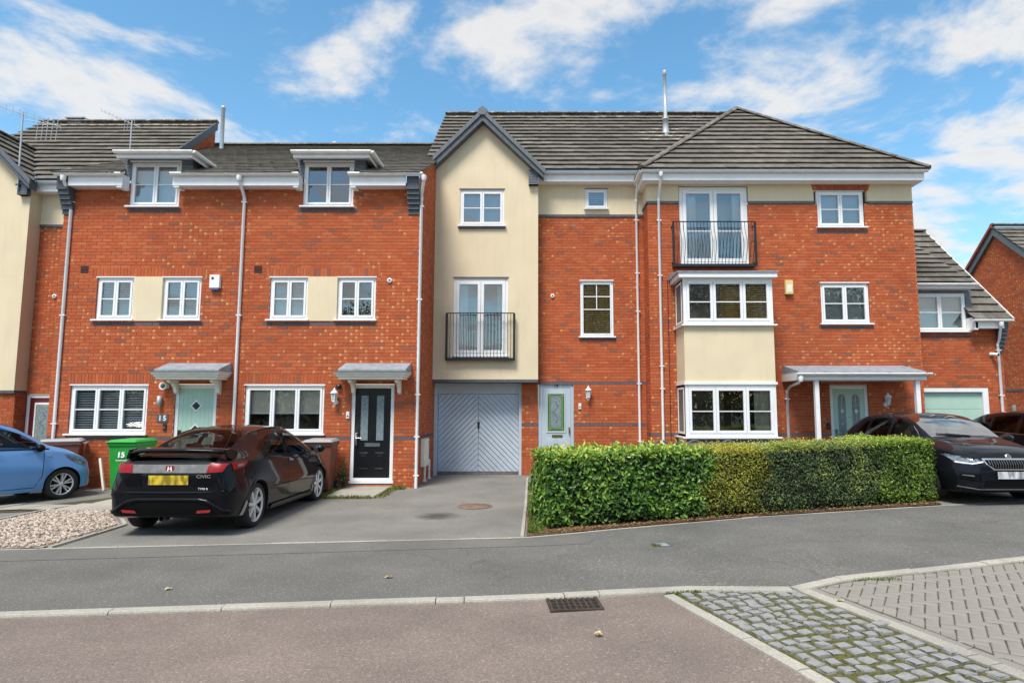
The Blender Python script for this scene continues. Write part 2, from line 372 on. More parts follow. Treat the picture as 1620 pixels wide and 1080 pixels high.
# edging of the right-hand side of the grey garage's drive, planting bed, path
bed = sheet('planting_bed', [(-.19, 8.84), (1.31, 9.38), (3.34, 10.03), (6.62, 10.73), (6.75, 11.6), (5, 12.2), (-.10, 11.2), (-.16, 12.0), (-.27, 15)], .014, M_SOIL)
stone_run([(-.22, 8.80), (-.235, 11.5), (-.29, 15.6)], .05, .915, -.05, .022, 'edging_stone', bed, M_CONC, side=1, bev=.004)
# grass of the bed corner and clumps, built later as stuff
# ---- setts between two rows of edging
SQ = [(1.20, 6.12), (1.75, 4.30), (2.10, 3.1)]; ST = [(2.36, 6.16), (2.93, 4.30), (3.30, 3.1)]
sett_strip = sheet('sett_strip', [(1.2, 6.20), (2.36, 6.20), (2.93, 4.3), (3.3, 3.1), (2.1, 3.1), (1.75, 4.3)], RZ + .008, M_MOSS)
stone_run([(1.13, 6.06), (1.68, 4.30), (2.03, 3.1)], .105, .6, RZ-.05, RZ+.022, 'edging_stone', sett_strip, M_CONC, side=1, bev=.006)
stone_run([(2.37, 6.24), (2.93, 4.36), (3.29, 3.1)], .115, .9, RZ-.05, RZ+.024, 'edging_stone', sett_strip, M_CONC, side=1, bev=.006)
def sett_mesh(seed):
    r = random.Random(seed); bm = bmesh.new(); bmesh.ops.create_cube(bm, size=1)
    bmesh.ops.bevel(bm, geom=bm.edges[:], offset=.085, segments=2, profile=.55, affect='EDGES')
    for v in bm.verts:
        v.co.x *= .094; v.co.y *= .088; v.co.z *= .08
        v.co += Vector((r.uniform(-1, 1)*.0065, r.uniform(-1, 1)*.0065, r.uniform(-1, 1)*.004))
    a = r.uniform(-.10, .10)
    for v in bm.verts: v.co.x += v.co.y*a
    me = bpy.data.meshes.new('sett'); bm.to_mesh(me); bm.free(); me.materials.append(M_SETT)
    return me
SETTS = [sett_mesh(i) for i in range(9)]
tdir = Vector((.55, -1.82)).normalized(); ndir = Vector((-tdir.y, tdir.x))
row = 0; s = .03
while s < 3.0:
    p0 = Vector((1.28, 6.10)) + tdir*s
    wd = 1.07; k = 0; w = .03 + rnd.uniform(0, .05)
    while w < wd:
        P = p0 + ndir*w + tdir*(rnd.uniform(-.016, .016) + .05*math.sin(w*5 + row*.35))
        if P.y < 6.17 and not (P.x - 1.25 < (6.12-P.y)*.302 - .0):
            o = link('sett', rnd.choice(SETTS), sett_strip, (P.x, P.y, RZ - .018 + rnd.uniform(-.005, .008) + gz(P.x)),
                 (rnd.uniform(-.05, .05), rnd.uniform(-.05, .05), math.atan2(ndir.y, ndir.x) + rnd.uniform(-.14, .14) + rnd.choice((0, math.pi))))
            q = rnd.uniform(.86, 1.12); o.scale = (q, rnd.uniform(.88, 1.06), 1)
            w += .098*q + .034
        else: w += .12
    row += 1; s += .134 + rnd.uniform(-.004, .006)
def _clip(poly, a, b):
    out = []; sd = lambda p: (b[0]-a[0])*(p[1]-a[1]) - (b[1]-a[1])*(p[0]-a[0])
    for i in range(len(poly)):
        p, q = poly[i], poly[(i+1) % len(poly)]; d1, d2 = sd(p), sd(q)
        if d1 >= 0: out.append(p)
        if (d1 >= 0) != (d2 >= 0): t = d1/(d1-d2); out.append((p[0]+(q[0]-p[0])*t, p[1]+(q[1]-p[1])*t))
    return out
# ---- herringbone block paving of the lay-by
layby = sheet('parking_bay', [(2.47, 6.26), (2.90, 6.42), (5.27, 7.08), (9, 8.12), (10.5, 8.5), (10.5, 3.1), (3.40, 3.1), (3.04, 4.36)], RZ + .0045, M_JOINT)
bm = bmesh.new(); bmesh.ops.create_cube(bm, size=1)
for v in bm.verts: v.co = Vector((v.co.x*.194, v.co.y*.094, v.co.z*.05))
bmesh.ops.bevel(bm, geom=[e for e in bm.edges if all(v.co.z > 0 for v in e.verts)], offset=.008, segments=1, affect='EDGES')
PAVER = bpy.data.meshes.new('paver'); bm.to_mesh(PAVER); bm.free(); PAVER.materials.append(M_PAVE)
def inpoly(x, y, poly):
    c = False; j = len(poly)-1
    for i in range(len(poly)):
        (xi, yi), (xj, yj) = poly[i], poly[j]
        if (yi > y) != (yj > y) and x < (xj-xi)*(y-yi)/(yj-yi)+xi: c = not c
        j = i
    return c
lay_poly = [(2.60, 6.20), (3.24, 4.10), (3.56, 3.1), (9.6, 3.1), (9.6, 8.22), (5.27, 7.05), (2.98, 6.40)]
lay_cv = [[(2.615, 6.20), (2.98, 6.40), (5.27, 7.05), (9.6, 8.22), (9.6, 3.1), (3.545, 3.1)][::-1]]
def visible(x, y):
    d = y*.9945 + (-1.77)*.1044; px = 855 + 1010*x/d; py = 540 + 1010*(y*.1044 + 1.77*.9945)/d
    return px < 1640 and py < 1095
ang = R(-31); ca, sa = math.cos(ang), math.sin(ang); full_, cut_ = [], []
for i in range(-60, 90):
    for j in range(-60, 90):
        ax = i*.1 + j*.2; ay = i*.1 - j*.2
        for (x0_, x1_, y0_, y1_, q) in ((0, .2, 0, .1, 0), (0, .1, .1, .3, 1)):
            P = [(ax+x0_+.003, ay+y0_+.003), (ax+x1_-.003, ay+y0_+.003), (ax+x1_-.003, ay+y1_-.003), (ax+x0_+.003, ay+y1_-.003)]
            P = [(5 + x*ca - y*sa, 5.6 + x*sa + y*ca) for x, y in P]; cx_, cy_ = sum(p[0] for p in P)/4, sum(p[1] for p in P)/4
            if not (2.3 < cx_ < 9.7 and 3 < cy_ < 8.3) : continue
            C_ = P
            cv = lay_cv[0]
            for k in range(len(cv)):
                C_ = _clip(C_, cv[k], cv[(k+1) % len(cv)]) if C_ else C_
            if not C_ or len(C_) < 3: continue
            ar = abs(sum(C_[k][0]*C_[(k+1) % len(C_)][1]-C_[(k+1) % len(C_)][0]*C_[k][1] for k in range(len(C_))))/2
            if ar > .0172: full_.append((cx_, cy_, ang + (R(90) if q else 0)))
            elif ar > .0008: cut_.append(C_)
bt = (Vector((3.04, 4.36))-Vector((2.47, 6.26))).normalized(); bn = Vector((-bt.y, bt.x)); border = []
for k in range(16):
    P = Vector((2.50, 6.20)) + bt*(.1 + k*.2) + bn*.05; border.append((P.x, P.y, math.atan2(bt.y, bt.x)))
vis = [p for p in full_ if visible(p[0], p[1])]; vis.sort(key=lambda p: p[0]**2 + p[1]**2)
indiv = border + vis[:280]; rest = vis[280:] + [p for p in full_ if not visible(p[0], p[1])]
for (x, y, a) in indiv:
    if visible(x, y): link('paver', PAVER, layby, (x, y, RZ - .013 + gz(x) + rnd.uniform(-.0035, .0035)), (rnd.uniform(-.018, .018), rnd.uniform(-.018, .018), a))
mb = MB()
for (x, y, a) in rest:
    U = Vector((math.cos(a), math.sin(a), 0)); V = Vector((-U.y, U.x, 0)); O = Vector((x, y, RZ + gz(x)))
    mb.obox((O, U, V, Vector((0, 0, 1))), -.097, .097, -.047, .047, -.04, .012 + rnd.uniform(-.003, .003))
for C_ in cut_:
    zt = RZ + gz(C_[0][0]) + .012 + rnd.uniform(-.002, .002); n = len(C_)
    if sum(C_[k][0]*C_[(k+1) % n][1]-C_[(k+1) % n][0]*C_[k][1] for k in range(n)) < 0: C_ = C_[::-1]
    mb.add([(x, y, zt) for x, y in C_] + [(x, y, zt-.04) for x, y in C_], [list(range(n))] + [(k, k+n, (k+1) % n + n, (k+1) % n) for k in range(n)])
tag(mb.build('paver_field', M_PAVE, layby), kind='stuff')
# ---------------------------------------------------------------- brickwork
def brick_col(kind, u, v, seed):
    if kind == 'blue': return (.5, 0, rnd.uniform(.82, 1), 1)
    t = rnd.random()
    tone = rnd.uniform(0, .74) if t < .90 else rnd.uniform(.78, 1)
    dens = pnoise(Vector((u*.45 + seed, v*.45, seed*1.7)))
    spot = 1 if rnd.random() < max(.03, .22 + dens*.6) else 0
    if tone > .78: spot *= .2
    return (tone, spot*rnd.uniform(.35, .95), 0, 1)
class Wall:
    """brick walls of one house: mortar backing with openings, bricks proud of it"""
    def __init__(s, house, limit=300, seed=0):
        s.house = house; s.mb = MB(); s.br = []; s.limit = limit; s.seed = seed
        s.loc = -house.location
    def plane(s, O, U, length, v0, v1, holes=(), blue=(), soldier=(), back=True, depth=.1, vtop=None, mortar=True, skip=()):
        """O 2D start, U 2D unit; holes/blue/soldier/skip rectangles (u0,u1,v0,v1); vtop(u) sloping top"""
        O3 = Vector((O[0], O[1], 0)); U3 = Vector((U[0], U[1], 0)); N3 = Vector((U[1], -U[0], 0)); V3 = Vector((0, 0, 1)); fr = (O3, U3, N3, V3)
        P = lambda u, n, v: O3 + U3*u + N3*n + V3*v
        us = sorted(set([0, length] + [q for h in holes for q in h[:2] if 0 < q < length])); vs_ = sorted(set([v0, v1] + [q for h in holes for q in h[2:] if v0 < q < v1]))
        if mortar:
            for a, b in zip(us, us[1:]):
                for c, d in zip(vs_, vs_[1:]):
                    if any(h[0]-1e-5 <= a and b <= h[1]+1e-5 and h[2]-1e-5 <= c and d <= h[3]+1e-5 for h in holes): continue
                    s.mb.add([P(a,0,c), P(b,0,c), P(b,0,d), P(a,0,d)], [(0,1,2,3)])
            for h in holes:   # reveals
                a, b, c, d = max(h[0],0), min(h[1],length), max(h[2],v0), min(h[3],v1)
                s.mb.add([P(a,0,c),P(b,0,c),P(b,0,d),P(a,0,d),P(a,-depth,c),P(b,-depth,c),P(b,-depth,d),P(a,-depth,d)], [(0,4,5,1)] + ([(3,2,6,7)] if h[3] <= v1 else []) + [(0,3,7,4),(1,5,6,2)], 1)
            if vtop:
                n = 24
                for i in range(n):
                    a, b = length*i/n, length*(i+1)/n
                    s.mb.add([P(a,0,v1),P(b,0,v1),P(b,0,vtop(b)),P(a,0,vtop(a))], [(0,1,2,3)])
        ob = list(holes) + list(soldier) + list(skip)
        top = max([v1] + [vtop(length*q/40) for q in range(41)]) if vtop else v1
        k = int(round(v0/.075)); 
        while k*.075 < top - .02:
            c, d = k*.075 + .005, k*.075 + .070
            cuts = sorted((h[0], h[1]) for h in ob if h[2] < c + .035 and h[3] > d - .035)
            segs = []; cur = 0.
            for a, b in cuts:
                if a > cur: segs.append((cur, a))
                cur = max(cur, b)
            if cur < length: segs.append((cur, length))
            off = -.1125 if k % 2 else 0
            for a, b in segs:
                u = math.floor((a-off)/.225)*.225 + off
                while u < b - .01:
                    x0, x1 = max(u + .005, a + (.002 if a > 0 else 0)), min(u + .220, b - (.002 if b < length else 0))
                    if x1 - x0 > .02:
                        um = (x0+x1)/2
                        if not (vtop and vtop(um) < d):
                            kind = 'blue' if any(h[0]-.02 <= um <= h[1]+.02 and h[2]-.02 < c and h[3]+.02 > d for h in blue) else 'red'
                            s.br.append((fr, x0, x1, c, min(d, top), kind, x1-x0 > .21))
                    u += .225
            k += 1
        for (a, b, c, d) in soldier:
            u = a + .005
            while u < b - .02:
                s.br.append((fr, u, min(u+.065, b-.003), c+.005, d-.005, 'soldier', False)); u += .075
    def flush(s):
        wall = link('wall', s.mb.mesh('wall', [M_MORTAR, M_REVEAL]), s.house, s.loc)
        sc = []
        for i, b in enumerate(s.br):
            fr, x0, x1, c, d, kind, full = b
            if not full or kind == 'soldier': continue
            p = fr[0] + fr[1]*(x0+x1)/2 + Vector((0, 0, (c+d)/2)); dd = p - CAM
            dep = dd.y*.9945 + dd.z*.1044; px = 855 + 1010*dd.x/dep
            if px < 5 or px > 1615 or p.z < 1.15: continue
            fac = abs(dd.normalized().dot(fr[2])) if True else 1
            sc.append((-(fac/dd.length), i))
        sc.sort(); pick = set(i for _, i in sc[:s.limit])
        mb = MB()
        for i, (fr, x0, x1, c, d, kind, full) in enumerate(s.br):
            um, vm = (x0+x1)/2, (c+d)/2
            col = brick_col('blue' if kind == 'blue' else 'red', um + fr[0].x, vm, s.seed)
            if i in pick:
                var = rnd.choice(BRICKS['blue' if kind == 'blue' else ('spot' if col[1] > .35 else ('dark' if col[0] > .78 else 'red'))])
                o = link('brick', var, wall, fr[0] + fr[1]*um + fr[3]*vm, (0, 0, math.atan2(fr[1].y, fr[1].x))); continue
            t = .009 + rnd.uniform(-.0015, .0015); O, U, N_, V = fr
            w, h = (x1-x0)/2, (d-c)/2
            A = [O + U*u + N_*n + V*v for n in (-.004, t) for (u, v) in ((x0,c),(x1,c),(x1,d),(x0,d))]
            uvs = [[(-w,-h),(w,-h),(w,h),(-w,h)]] + [None]*4
            if kind == 'soldier': col = (col[0], 0, 0, 1)
            mb.add(A, [(4,5,6,7),(0,1,5,4),(1,2,6,5),(2,3,7,6),(3,0,4,7)], 0, col, uvs)
        tag(mb.build('brickwork', M_BRICK, wall), kind='stuff')
        return wall
def brick_mesh(col):
    mb = MB(); w, h, t = .1075, .0325, .0095
    A = [(u, -n, v) for n in (-.004, t) for (u, v) in ((-w,-h),(w,-h),(w,h),(-w,h))]
    mb.add(A, [(4,5,6,7),(0,1,5,4),(1,2,6,5),(2,3,7,6),(3,0,4,7)], 0, col, [[(-w,-h),(w,-h),(w,h),(-w,h)]] + [None]*4)
    return mb.mesh('brick', M_BRICK)
BRICKS = {'red': [brick_mesh((i/9*.74, 0, 0, 1)) for i in range(10)], 'spot': [brick_mesh((i/5*.74, .6 + .08*i, 0, 1)) for i in range(6)],
          'dark': [brick_mesh((.8 + i*.06, 0, 0, 1)) for i in range(4)], 'blue': [brick_mesh((.5, 0, .85 + i*.05, 1)) for i in range(3)]}
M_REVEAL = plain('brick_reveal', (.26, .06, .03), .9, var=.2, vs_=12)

# ---------------------------------------------------------------- roof tiling
TILE_M = []
TW, TG = .30, .335
def tile_geo(poly, smax, tone, O, U, S, N_, s_row, lo=False):
    """poly: clipped (u,s) outline; tile tilts so its lower edge stands proud"""
    def hgt(s): return (.040 - .027*(s - s_row)/TG) if lo else (.062 - .047*(s - s_row)/TG)
    top = [O + U*u + S*s + N_*hgt(s) for u, s in poly]; bot = [O + U*u + S*s + N_*(hgt(s)-(.027 if lo else .021)) for u, s in poly]
    n = len(poly)
    return top + bot, [list(range(n)), list(range(2*n-1, n-1, -1))] + [(i, i+n, (i+1) % n + n, (i+1) % n) for i in range(n)]
def clip(poly, a, b):
    out = []; ins = lambda p: (b[0]-a[0])*(p[1]-a[1]) - (b[1]-a[1])*(p[0]-a[0]) >= -1e-7
    for i in range(len(poly)):
        p, q = poly[i], poly[(i+1) % len(poly)]; ip, iq = ins(p), ins(q)
        if ip: out.append(p)
        if ip != iq:
            d1 = (b[0]-a[0])*(p[1]-a[1]) - (b[1]-a[1])*(p[0]-a[0]); d2 = (b[0]-a[0])*(q[1]-a[1]) - (b[1]-a[1])*(q[0]-a[0]); t = d1/(d1-d2)
            out.append((p[0]+(q[0]-p[0])*t, p[1]+(q[1]-p[1])*t))
    return out
def full_tile(tone, lo=False):
    mb = MB(); poly = [(-TW/2+.002, 0), (TW/2-.002, 0), (TW/2-.002, TG+.03), (-TW/2+.002, TG+.03)]
    v, f = tile_geo(poly, 0, tone, Vector((0,0,0)), Vector((1,0,0)), Vector((0,1,0)), Vector((0,0,1)), 0, lo)
    mb.add(v, f, 0, (*tone, 0, 1)); return mb.mesh('tile', M_TILE)
TILES = [[full_tile((i/8, l)) for i in range(9)] for l in (0, .55, 1)]; TILES_LO = [[full_tile((min(1, i/8+.2), l), True) for i in range(9)] for l in (0, .55, 1)]
class Roof:
    def __init__(s, house, limit=300, lo=False):
        s.lo = lo; s.house = house; s.loc = -house.location; s.under = MB(); s.t = []; s.limit = limit; s.extra = []
    def slope(s, O, U, S, outline, lichen=None, hide=None, pref=1., gauge_off=0.):
        """O: 3D origin; U along eave, S up the slope; outline: convex CCW polygon in (u,s)"""
        O = Vector(O); U = Vector(U).normalized(); S = Vector(S).normalized(); N_ = U.cross(S).normalized()
        s.under.add([O + U*u + S*q + N_*.004 for u, q in outline], [list(range(len(outline)))])
        u0 = min(p[0] for p in outline); u1 = max(p[0] for p in outline); s0 = min(p[1] for p in outline) - gauge_off; s1 = max(p[1] for p in outline)
        k = 0
        while s0 + k*TG < s1 - .02:
            sr = s0 + k*TG; u = u0 - (TW/2 if k % 2 else 0)
            while u < u1:
                poly = [(u+.002, sr), (u+TW-.002, sr), (u+TW-.002, min(sr+TG+.03, s1)), (u+.002, min(sr+TG+.03, s1))]
                cl = poly
                for i in range(len(outline)):
                    cl = clip(cl, outline[i], outline[(i+1) % len(outline)])
                    if not cl: break
                if cl and len(cl) >= 3:
                    ar = abs(sum(cl[i][0]*cl[(i+1) % len(cl)][1]-cl[(i+1) % len(cl)][0]*cl[i][1] for i in range(len(cl))))/2
                    cu, cs = u+TW/2, sr+TG/2
                    if ar > .004 and not (hide and hide(cu, cs)):
                        li = lichen(cu, cs) if lichen else 0.
                        s.t.append((O, U, S, N_, u, sr, cl, ar > TW*TG*1.02, li, pref))
                u += TW
            k += 1
    def flush(s):
        roof = link('roof', s.under.mesh('roof', M_SLATE), s.house, s.loc)
        sc = []
        for i, t in enumerate(s.t):
            if not t[7]: continue
            p = t[0] + t[1]*(t[4]+TW/2) + t[2]*(t[5]+TG/2); d = p - CAM; dep = d.y*.9945 + d.z*.1044; px = 855 + 1010*d.x/dep
            f = -d.normalized().dot(t[3])
            if px < 0 or px > 1620 or f < .02: continue
            sc.append((-(f+.05)/d.length*t[9], i))
        sc.sort(); pick = set(i for _, i in sc[:s.limit]); mb = MB()
        for i, (O, U, S, N_, u, sr, cl, full, li, pf) in enumerate(s.t):
            tone = min(1, max(0, .5 + pnoise(Vector((u*.7, sr*1.3, O.x)))*.5 + rnd.uniform(-.28, .28)))
            jit = rnd.uniform(-.004, .004)
            if i in pick:
                M3 = Matrix((U, S, N_)).transposed(); p = O + U*(u+TW/2) + S*sr + N_*jit
                link('tile', (TILES_LO if s.lo else TILES)[2 if li > .75 else (1 if li > .25 else 0)][int(tone*8.99)], roof, p, M3.to_euler())
            else:
                v, f = tile_geo(cl, 0, 0, O + N_*jit, U, S, N_, sr, s.lo); tone = min(1, tone + (.2 if s.lo else 0)); mb.add(v, f, 0, (tone, li, 0, 1))
        if mb.f: tag(mb.build('tile_field', M_TILE, roof), kind='stuff')
        return roof
def ridge_run(roof, a, b, r=.11, n=None, li=.6, name='ridge_tile', mat=None):
    a, b = Vector(a), Vector(b); L = (b-a).length; n = n or max(1, int(L/.42)); t = (b-a)/L
    side = t.cross(Vector((0, 0, 1))).normalized(); up = side.cross(t).normalized()
    for i in range(n):
        mb = MB(); p, q = a + t*(L*i/n + .004), a + t*(L*(i+1)/n - .004); V = []
        for j, c in enumerate((p, q)):
            rr = r*(1 + (.04 if j == 0 else 0))
            for k in range(7):
                an = math.pi*k/6; V.append(c + side*math.cos(an)*rr + up*(math.sin(an)*rr*.62 - .012))
        F = [(k, k+1, k+8, k+7) for k in range(6)] + [list(range(6, -1, -1)), list(range(7, 14))]
        mb.add(V, F, 0, (rnd.random(), li, 0, 1)); mb.build(name, mat or M_TILE, roof)

# ---------------------------------------------------------------- joinery
def part(mb, name, mat, house, bevel=0):
    return mb.build(name, mat, house, -house.location, bevel=bevel)
def window(house, x, y, z, w, h, lights=(1, 1), bars=(.5,), vbars=0, fill='room', rot=0., fw=.05, sw=.045, sill=.05, glass=None, fmat=None, name='window', sill_h=.035, head=True, d=.07):
    """x,y,z: world position of the lower outer corner of the opening's frame; local x runs along the wall, -y is outside"""
    fmat = fmat or M_WHITE; glass = glass or M_GLASS
    f = MB(); f.box(0, w, 0, d, 0, fw); f.box(0, w, 0, d, h-fw, h); f.box(0, fw, 0, d, fw, h-fw); f.box(w-fw, w, 0, d, fw, h-fw)
    if head: f.box(-.02, w+.02, -.052, -.004, h+.004, h+.03)
    tot = sum(lights); cuts = [0]
    for q in lights: cuts.append(cuts[-1] + q/tot)
    iw = w - 2*fw; L = []
    for i in range(len(lights)):
        a = fw + iw*cuts[i]; b = fw + iw*cuts[i+1]; L.append((a, b))
    for (a, b) in L:
        g = .004
        f.box(a+g, b-g, -.014, d-.012, fw+g, fw+g+sw); f.box(a+g, b-g, -.014, d-.012, h-fw-g-sw, h-fw-g)
        f.box(a+g, a+g+sw, -.014, d-.012, fw+g+sw, h-fw-g-sw); f.box(b-g-sw, b-g, -.014, d-.012, fw+g+sw, h-fw-g-sw)
    fo = f.build(name, fmat, house, Vector((x, y, z)) - house.location, (0, 0, rot))
    for (a, b) in L:
        p0, p1, q0, q1 = a+sw, b-sw, fw+sw, h-fw-sw
        p = MB(); p.add([(p0,.02,q0),(p1,.02,q0),(p1,.02,q1),(p0,.02,q1)], [(0,1,2,3)]); p.build('pane', glass, fo)
        bb = MB()
        for t in bars: zz = q0 + (q1-q0)*t; bb.box(p0, p1, .004, .017, zz-.011, zz+.011)
        if vbars:
            for t in range(vbars): xx = p0 + (p1-p0)*(t+1)/(vbars+1); bb.box(xx-.011, xx+.011, .006, .016, q0 + (q1-q0)*(bars[0] if bars else 0), q1)
        if bb.f: bb.build('glazing_bar', fmat, fo)
    if sill:
        sb = MB(); sb.box(-sill, w+sill, -.115, .02, -sill_h, -.002); sb.build('sill', fmat, fo)
    # what stands behind the glass
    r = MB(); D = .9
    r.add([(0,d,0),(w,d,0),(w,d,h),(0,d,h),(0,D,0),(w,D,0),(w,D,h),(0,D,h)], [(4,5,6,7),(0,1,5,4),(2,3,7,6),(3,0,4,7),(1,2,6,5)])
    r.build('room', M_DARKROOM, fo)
    def flat(mat, a, b, c, e, yy=.11, nm='blind', wav=0):
        m = MB(); n = max(2, int((b-a)/.03)) if wav else 1; V = []
        for i in range(n+1):
            xx = a + (b-a)*i/n; yv = yy + (math.sin(i*1.7)*wav if wav else 0); V += [(xx, yv, c), (xx, yv, e)]
        m.add(V, [(2*i, 2*i+2, 2*i+3, 2*i+1) for i in range(n)], smooth=bool(wav)); m.build(nm, mat, fo)
    if fill == 'pale': flat(M_PALEROOM, .02, w-.02, .02, h-.02)
    if fill == 'roller':
        for a, b in L: flat(M_CURT, a+.01, b-.01, h*.44, h-.03); 
        for a, b in L:
            m = MB(); m.box(a+.01, b-.01, .10, .125, h*.44-.035, h*.44); m.build('blind_bar', M_WHITE, fo)
    if fill in ('slats', 'wood'):
        mat = M_BLIND if fill == 'slats' else M_WOOD; pitch = .052 if fill == 'slats' else .05
        zz = h - .06; ME = {}
        while zz > .06:
            for (a, b) in L:
                m = MB(); tl = .013 if fill == 'slats' else .021
                if (a, b) not in ME:
                    m.add([(a+.012, .095, -tl), (b-.012, .095, -tl), (b-.012, .128, tl), (a+.012, .128, tl), (a+.012, .095, .003-tl), (b-.012, .095, .003-tl), (b-.012, .128, .003+tl), (a+.012, .128, .003+tl)], [(0,3,2,1),(4,5,6,7),(0,1,5,4),(2,3,7,6)])
                    ME[(a, b)] = m.mesh('slat', mat)
                link('slat', ME[(a, b)], fo, (0, 0, zz))
            zz -= pitch
    if fill == 'curtains':
        flat(M_CURT, .06, .06 + w*.22, .03, h-.05, .12, 'curtain', .018); flat(M_CURT, w-.06-w*.2, w-.06, .03, h-.05, .12, 'curtain', .018)
    if fill == 'nets':
        flat(M_PALEROOM, .01, w-.01, .01, h-.01, .45, 'pale_backdrop')  # pale sheet added close behind the glass to brighten the room
        flat(M_NET, .05, w*.26, .05, h-.05, .14, 'curtain', .016); flat(M_NET, w*.80, w-.05, .05, h-.05, .14, 'curtain', .016)
    return fo
def downpipe(house, x, y, z0, z1, yg, zg, dx=0., r=.034, name='downpipe', brk=(1.1, 3.3, 5.2), side=1):
    """white pipe up the wall at (x,y) with a swan neck to the gutter outlet (x+dx, yg, zg)"""
    mb = MB(); mb.tube([(x, y, z0), (x, y, z1), (x + dx*.15, y + (yg-y)*.25, z1+.10), (x + dx*.85, y + (yg-y)*.85, zg-.16), (x+dx, yg, zg-.08), (x+dx, yg, zg)], r, 8)
    mb.lathe([(r*1.7, zg-.02), (r*1.7, zg-.09), (r*1.15, zg-.14)], 10, (x+dx, yg, 0)); mb.lathe([(r*1.18, z1-.05), (r*1.18, z1+.02)], 8, (x, y, 0))
    p = part(mb, name, M_WHITE, house)
    for b in brk:
        if z0 < b < z1: m = MB(); m.box(x-.058, x+.058, y-.03, y+.04, b-.012, b+.012); m.build('bracket', M_WHITE, p)
def gutter(house, a, b, r=.058, mat=None, brackets=True):
    mb = MB(); a, b = Vector(a), Vector(b); t = (b-a).normalized(); s = t.cross(Vector((0,0,1))).normalized(); n = 8; V = []
    for c in (a, b):
        for k in range(n+1):
            an = math.pi + math.pi*k/n
            V.append(c + s*math.cos(an)*r + Vector((0,0,1))*(math.sin(an)*r*1.05))
        for k in range(n, -1, -1):
            an = math.pi + math.pi*k/n
            V.append(c + s*math.cos(an)*(r-.006) + Vector((0,0,1))*(math.sin(an)*(r-.006)))
    m = 2*(n+1); F = [(k, (k+1) % m, (k+1) % m + m, k+m) for k in range(m)]
    mb.add(V, F, smooth=True)
    for c, fl in ((a, 1), (b, 0)):
        cap = [c + s*math.cos(math.pi + math.pi*k/n)*r + Vector((0,0,1))*(math.sin(math.pi + math.pi*k/n)*r*1.05) for k in range(n+1)]
        mb.add(cap, [list(range(n+1)) if fl else list(range(n, -1, -1))])
    g = part(mb, 'gutter', mat or M_GUT, house)
    if brackets:
        L = (b-a).length; k = .4
        while k < L:
            c = a + t*k; q = MB(); cap = [c + s*math.cos(math.pi + math.pi*j/n)*(r+.006) + Vector((0,0,1))*(math.sin(math.pi + math.pi*j/n)*(r*1.05+.006)) for j in range(n+1)]
            q.add([p - t*.014 for p in cap] + [p + t*.014 for p in cap], [(j, j+1, j+n+2, j+n+1) for j in range(n)]); q.build('gutter_bracket', M_GUT, g); k += .85
    return g
def fascia(house, x0, x1, y0, y1, z0, z1, ret=None, name='fascia'):
    mb = MB(); mb.box(x0, x1, y0, y0+.02, z0, z1); mb.box(x0, x1, y0+.02, y1, z0, z0+.012)
    part(mb, name, M_WHITE, house)
def balcony(house, x0, x1, y, z0, z1, n, belly=.0, proj=.12):
    """Juliet balcony in front of a door: flat end posts, rails and thin bars"""
    f = MB(); f.box(x0, x1, y-.012, y+.012, z1-.012, z1+.012); f.box(x0, x1, y-.012, y+.012, z0-.008, z0+.012)
    for x in (x0, x1): f.box(x-.028, x+.028, y-.012, y+.012, z0-.05, z1); f.box(x-.012, x+.012, y+.012, y+proj, z0+.05, z0+.09); f.box(x-.012, x+.012, y+.012, y+proj, z1-.10, z1-.06)
    f.box(x0, x1, y+.012, y+proj, z0-.05, z0-.008); f.box(x0, x1, y-.016, y-.0125, z0-.06, z0-.009)
    b = part(f, 'juliet_balcony', M_BLACK, house)
    for k in range(n):
        x = x0 + (x1-x0)*(k+1)/(n+1); m = MB(); H = z1-z0
        if belly: pts = [(x, y - belly*math.sin(math.pi*min(1, max(0, (1-t)*1.25-.2)))**1.3, z0 + H*t) for t in [i/9 for i in range(10)]]
        else: pts = [(x, y, z0), (x, y, z1)]
        m.tube(pts, .0075, 5, caps=False); m.build('baluster', M_BLACK, b)
    return b
def lantern(loc, label, group, rz=0):
    """white half-lantern of a coach light on a curled arm"""
    t = empty('wall_lantern', loc, label, 'wall lamp', group, rz)
    m = MB(); m.lathe([(0, .0), (.055, 0), (.05, -.012), (0, -.012)], 14, (0, 0, 0), 'y'); m.tube([(0, -.012, -.03), (0, -.06, -.075), (0, -.11, -.085), (0, -.135, -.06)], .011, 7); m.build('bracket', M_WHITE, t, (0, 0, -.07))
    m = MB()
    for k in range(6):
        a = math.pi*k/3; m.tube([(math.cos(a)*.044, -.135 + math.sin(a)*.044, -.06), (math.cos(a)*.072, -.135 + math.sin(a)*.072, .115)], .006, 5)
    m.lathe([(.0, -.09), (.02, -.085), (.05, -.06), (.046, -.05), (0, -.05)], 6, (0, -.135, 0), smooth=False); m.build('cage', M_WHITE, t)
    m = MB(); m.lathe([(.042, -.05), (.068, .115)], 6, (0, -.135, 0), smooth=False); m.build('glass', M_LANT, t)
    m = MB(); m.lathe([(0, .115), (.086, .113), (.088, .122), (.05, .165), (.03, .175), (.026, .20), (.008, .21), (.010, .235), (0, .24)], 12, (0, -.135, 0)); m.build('cap', M_WHITE, t)
    return t
M_LANT = plain('lantern_glass', (.55, .56, .56), .15, var=.1)
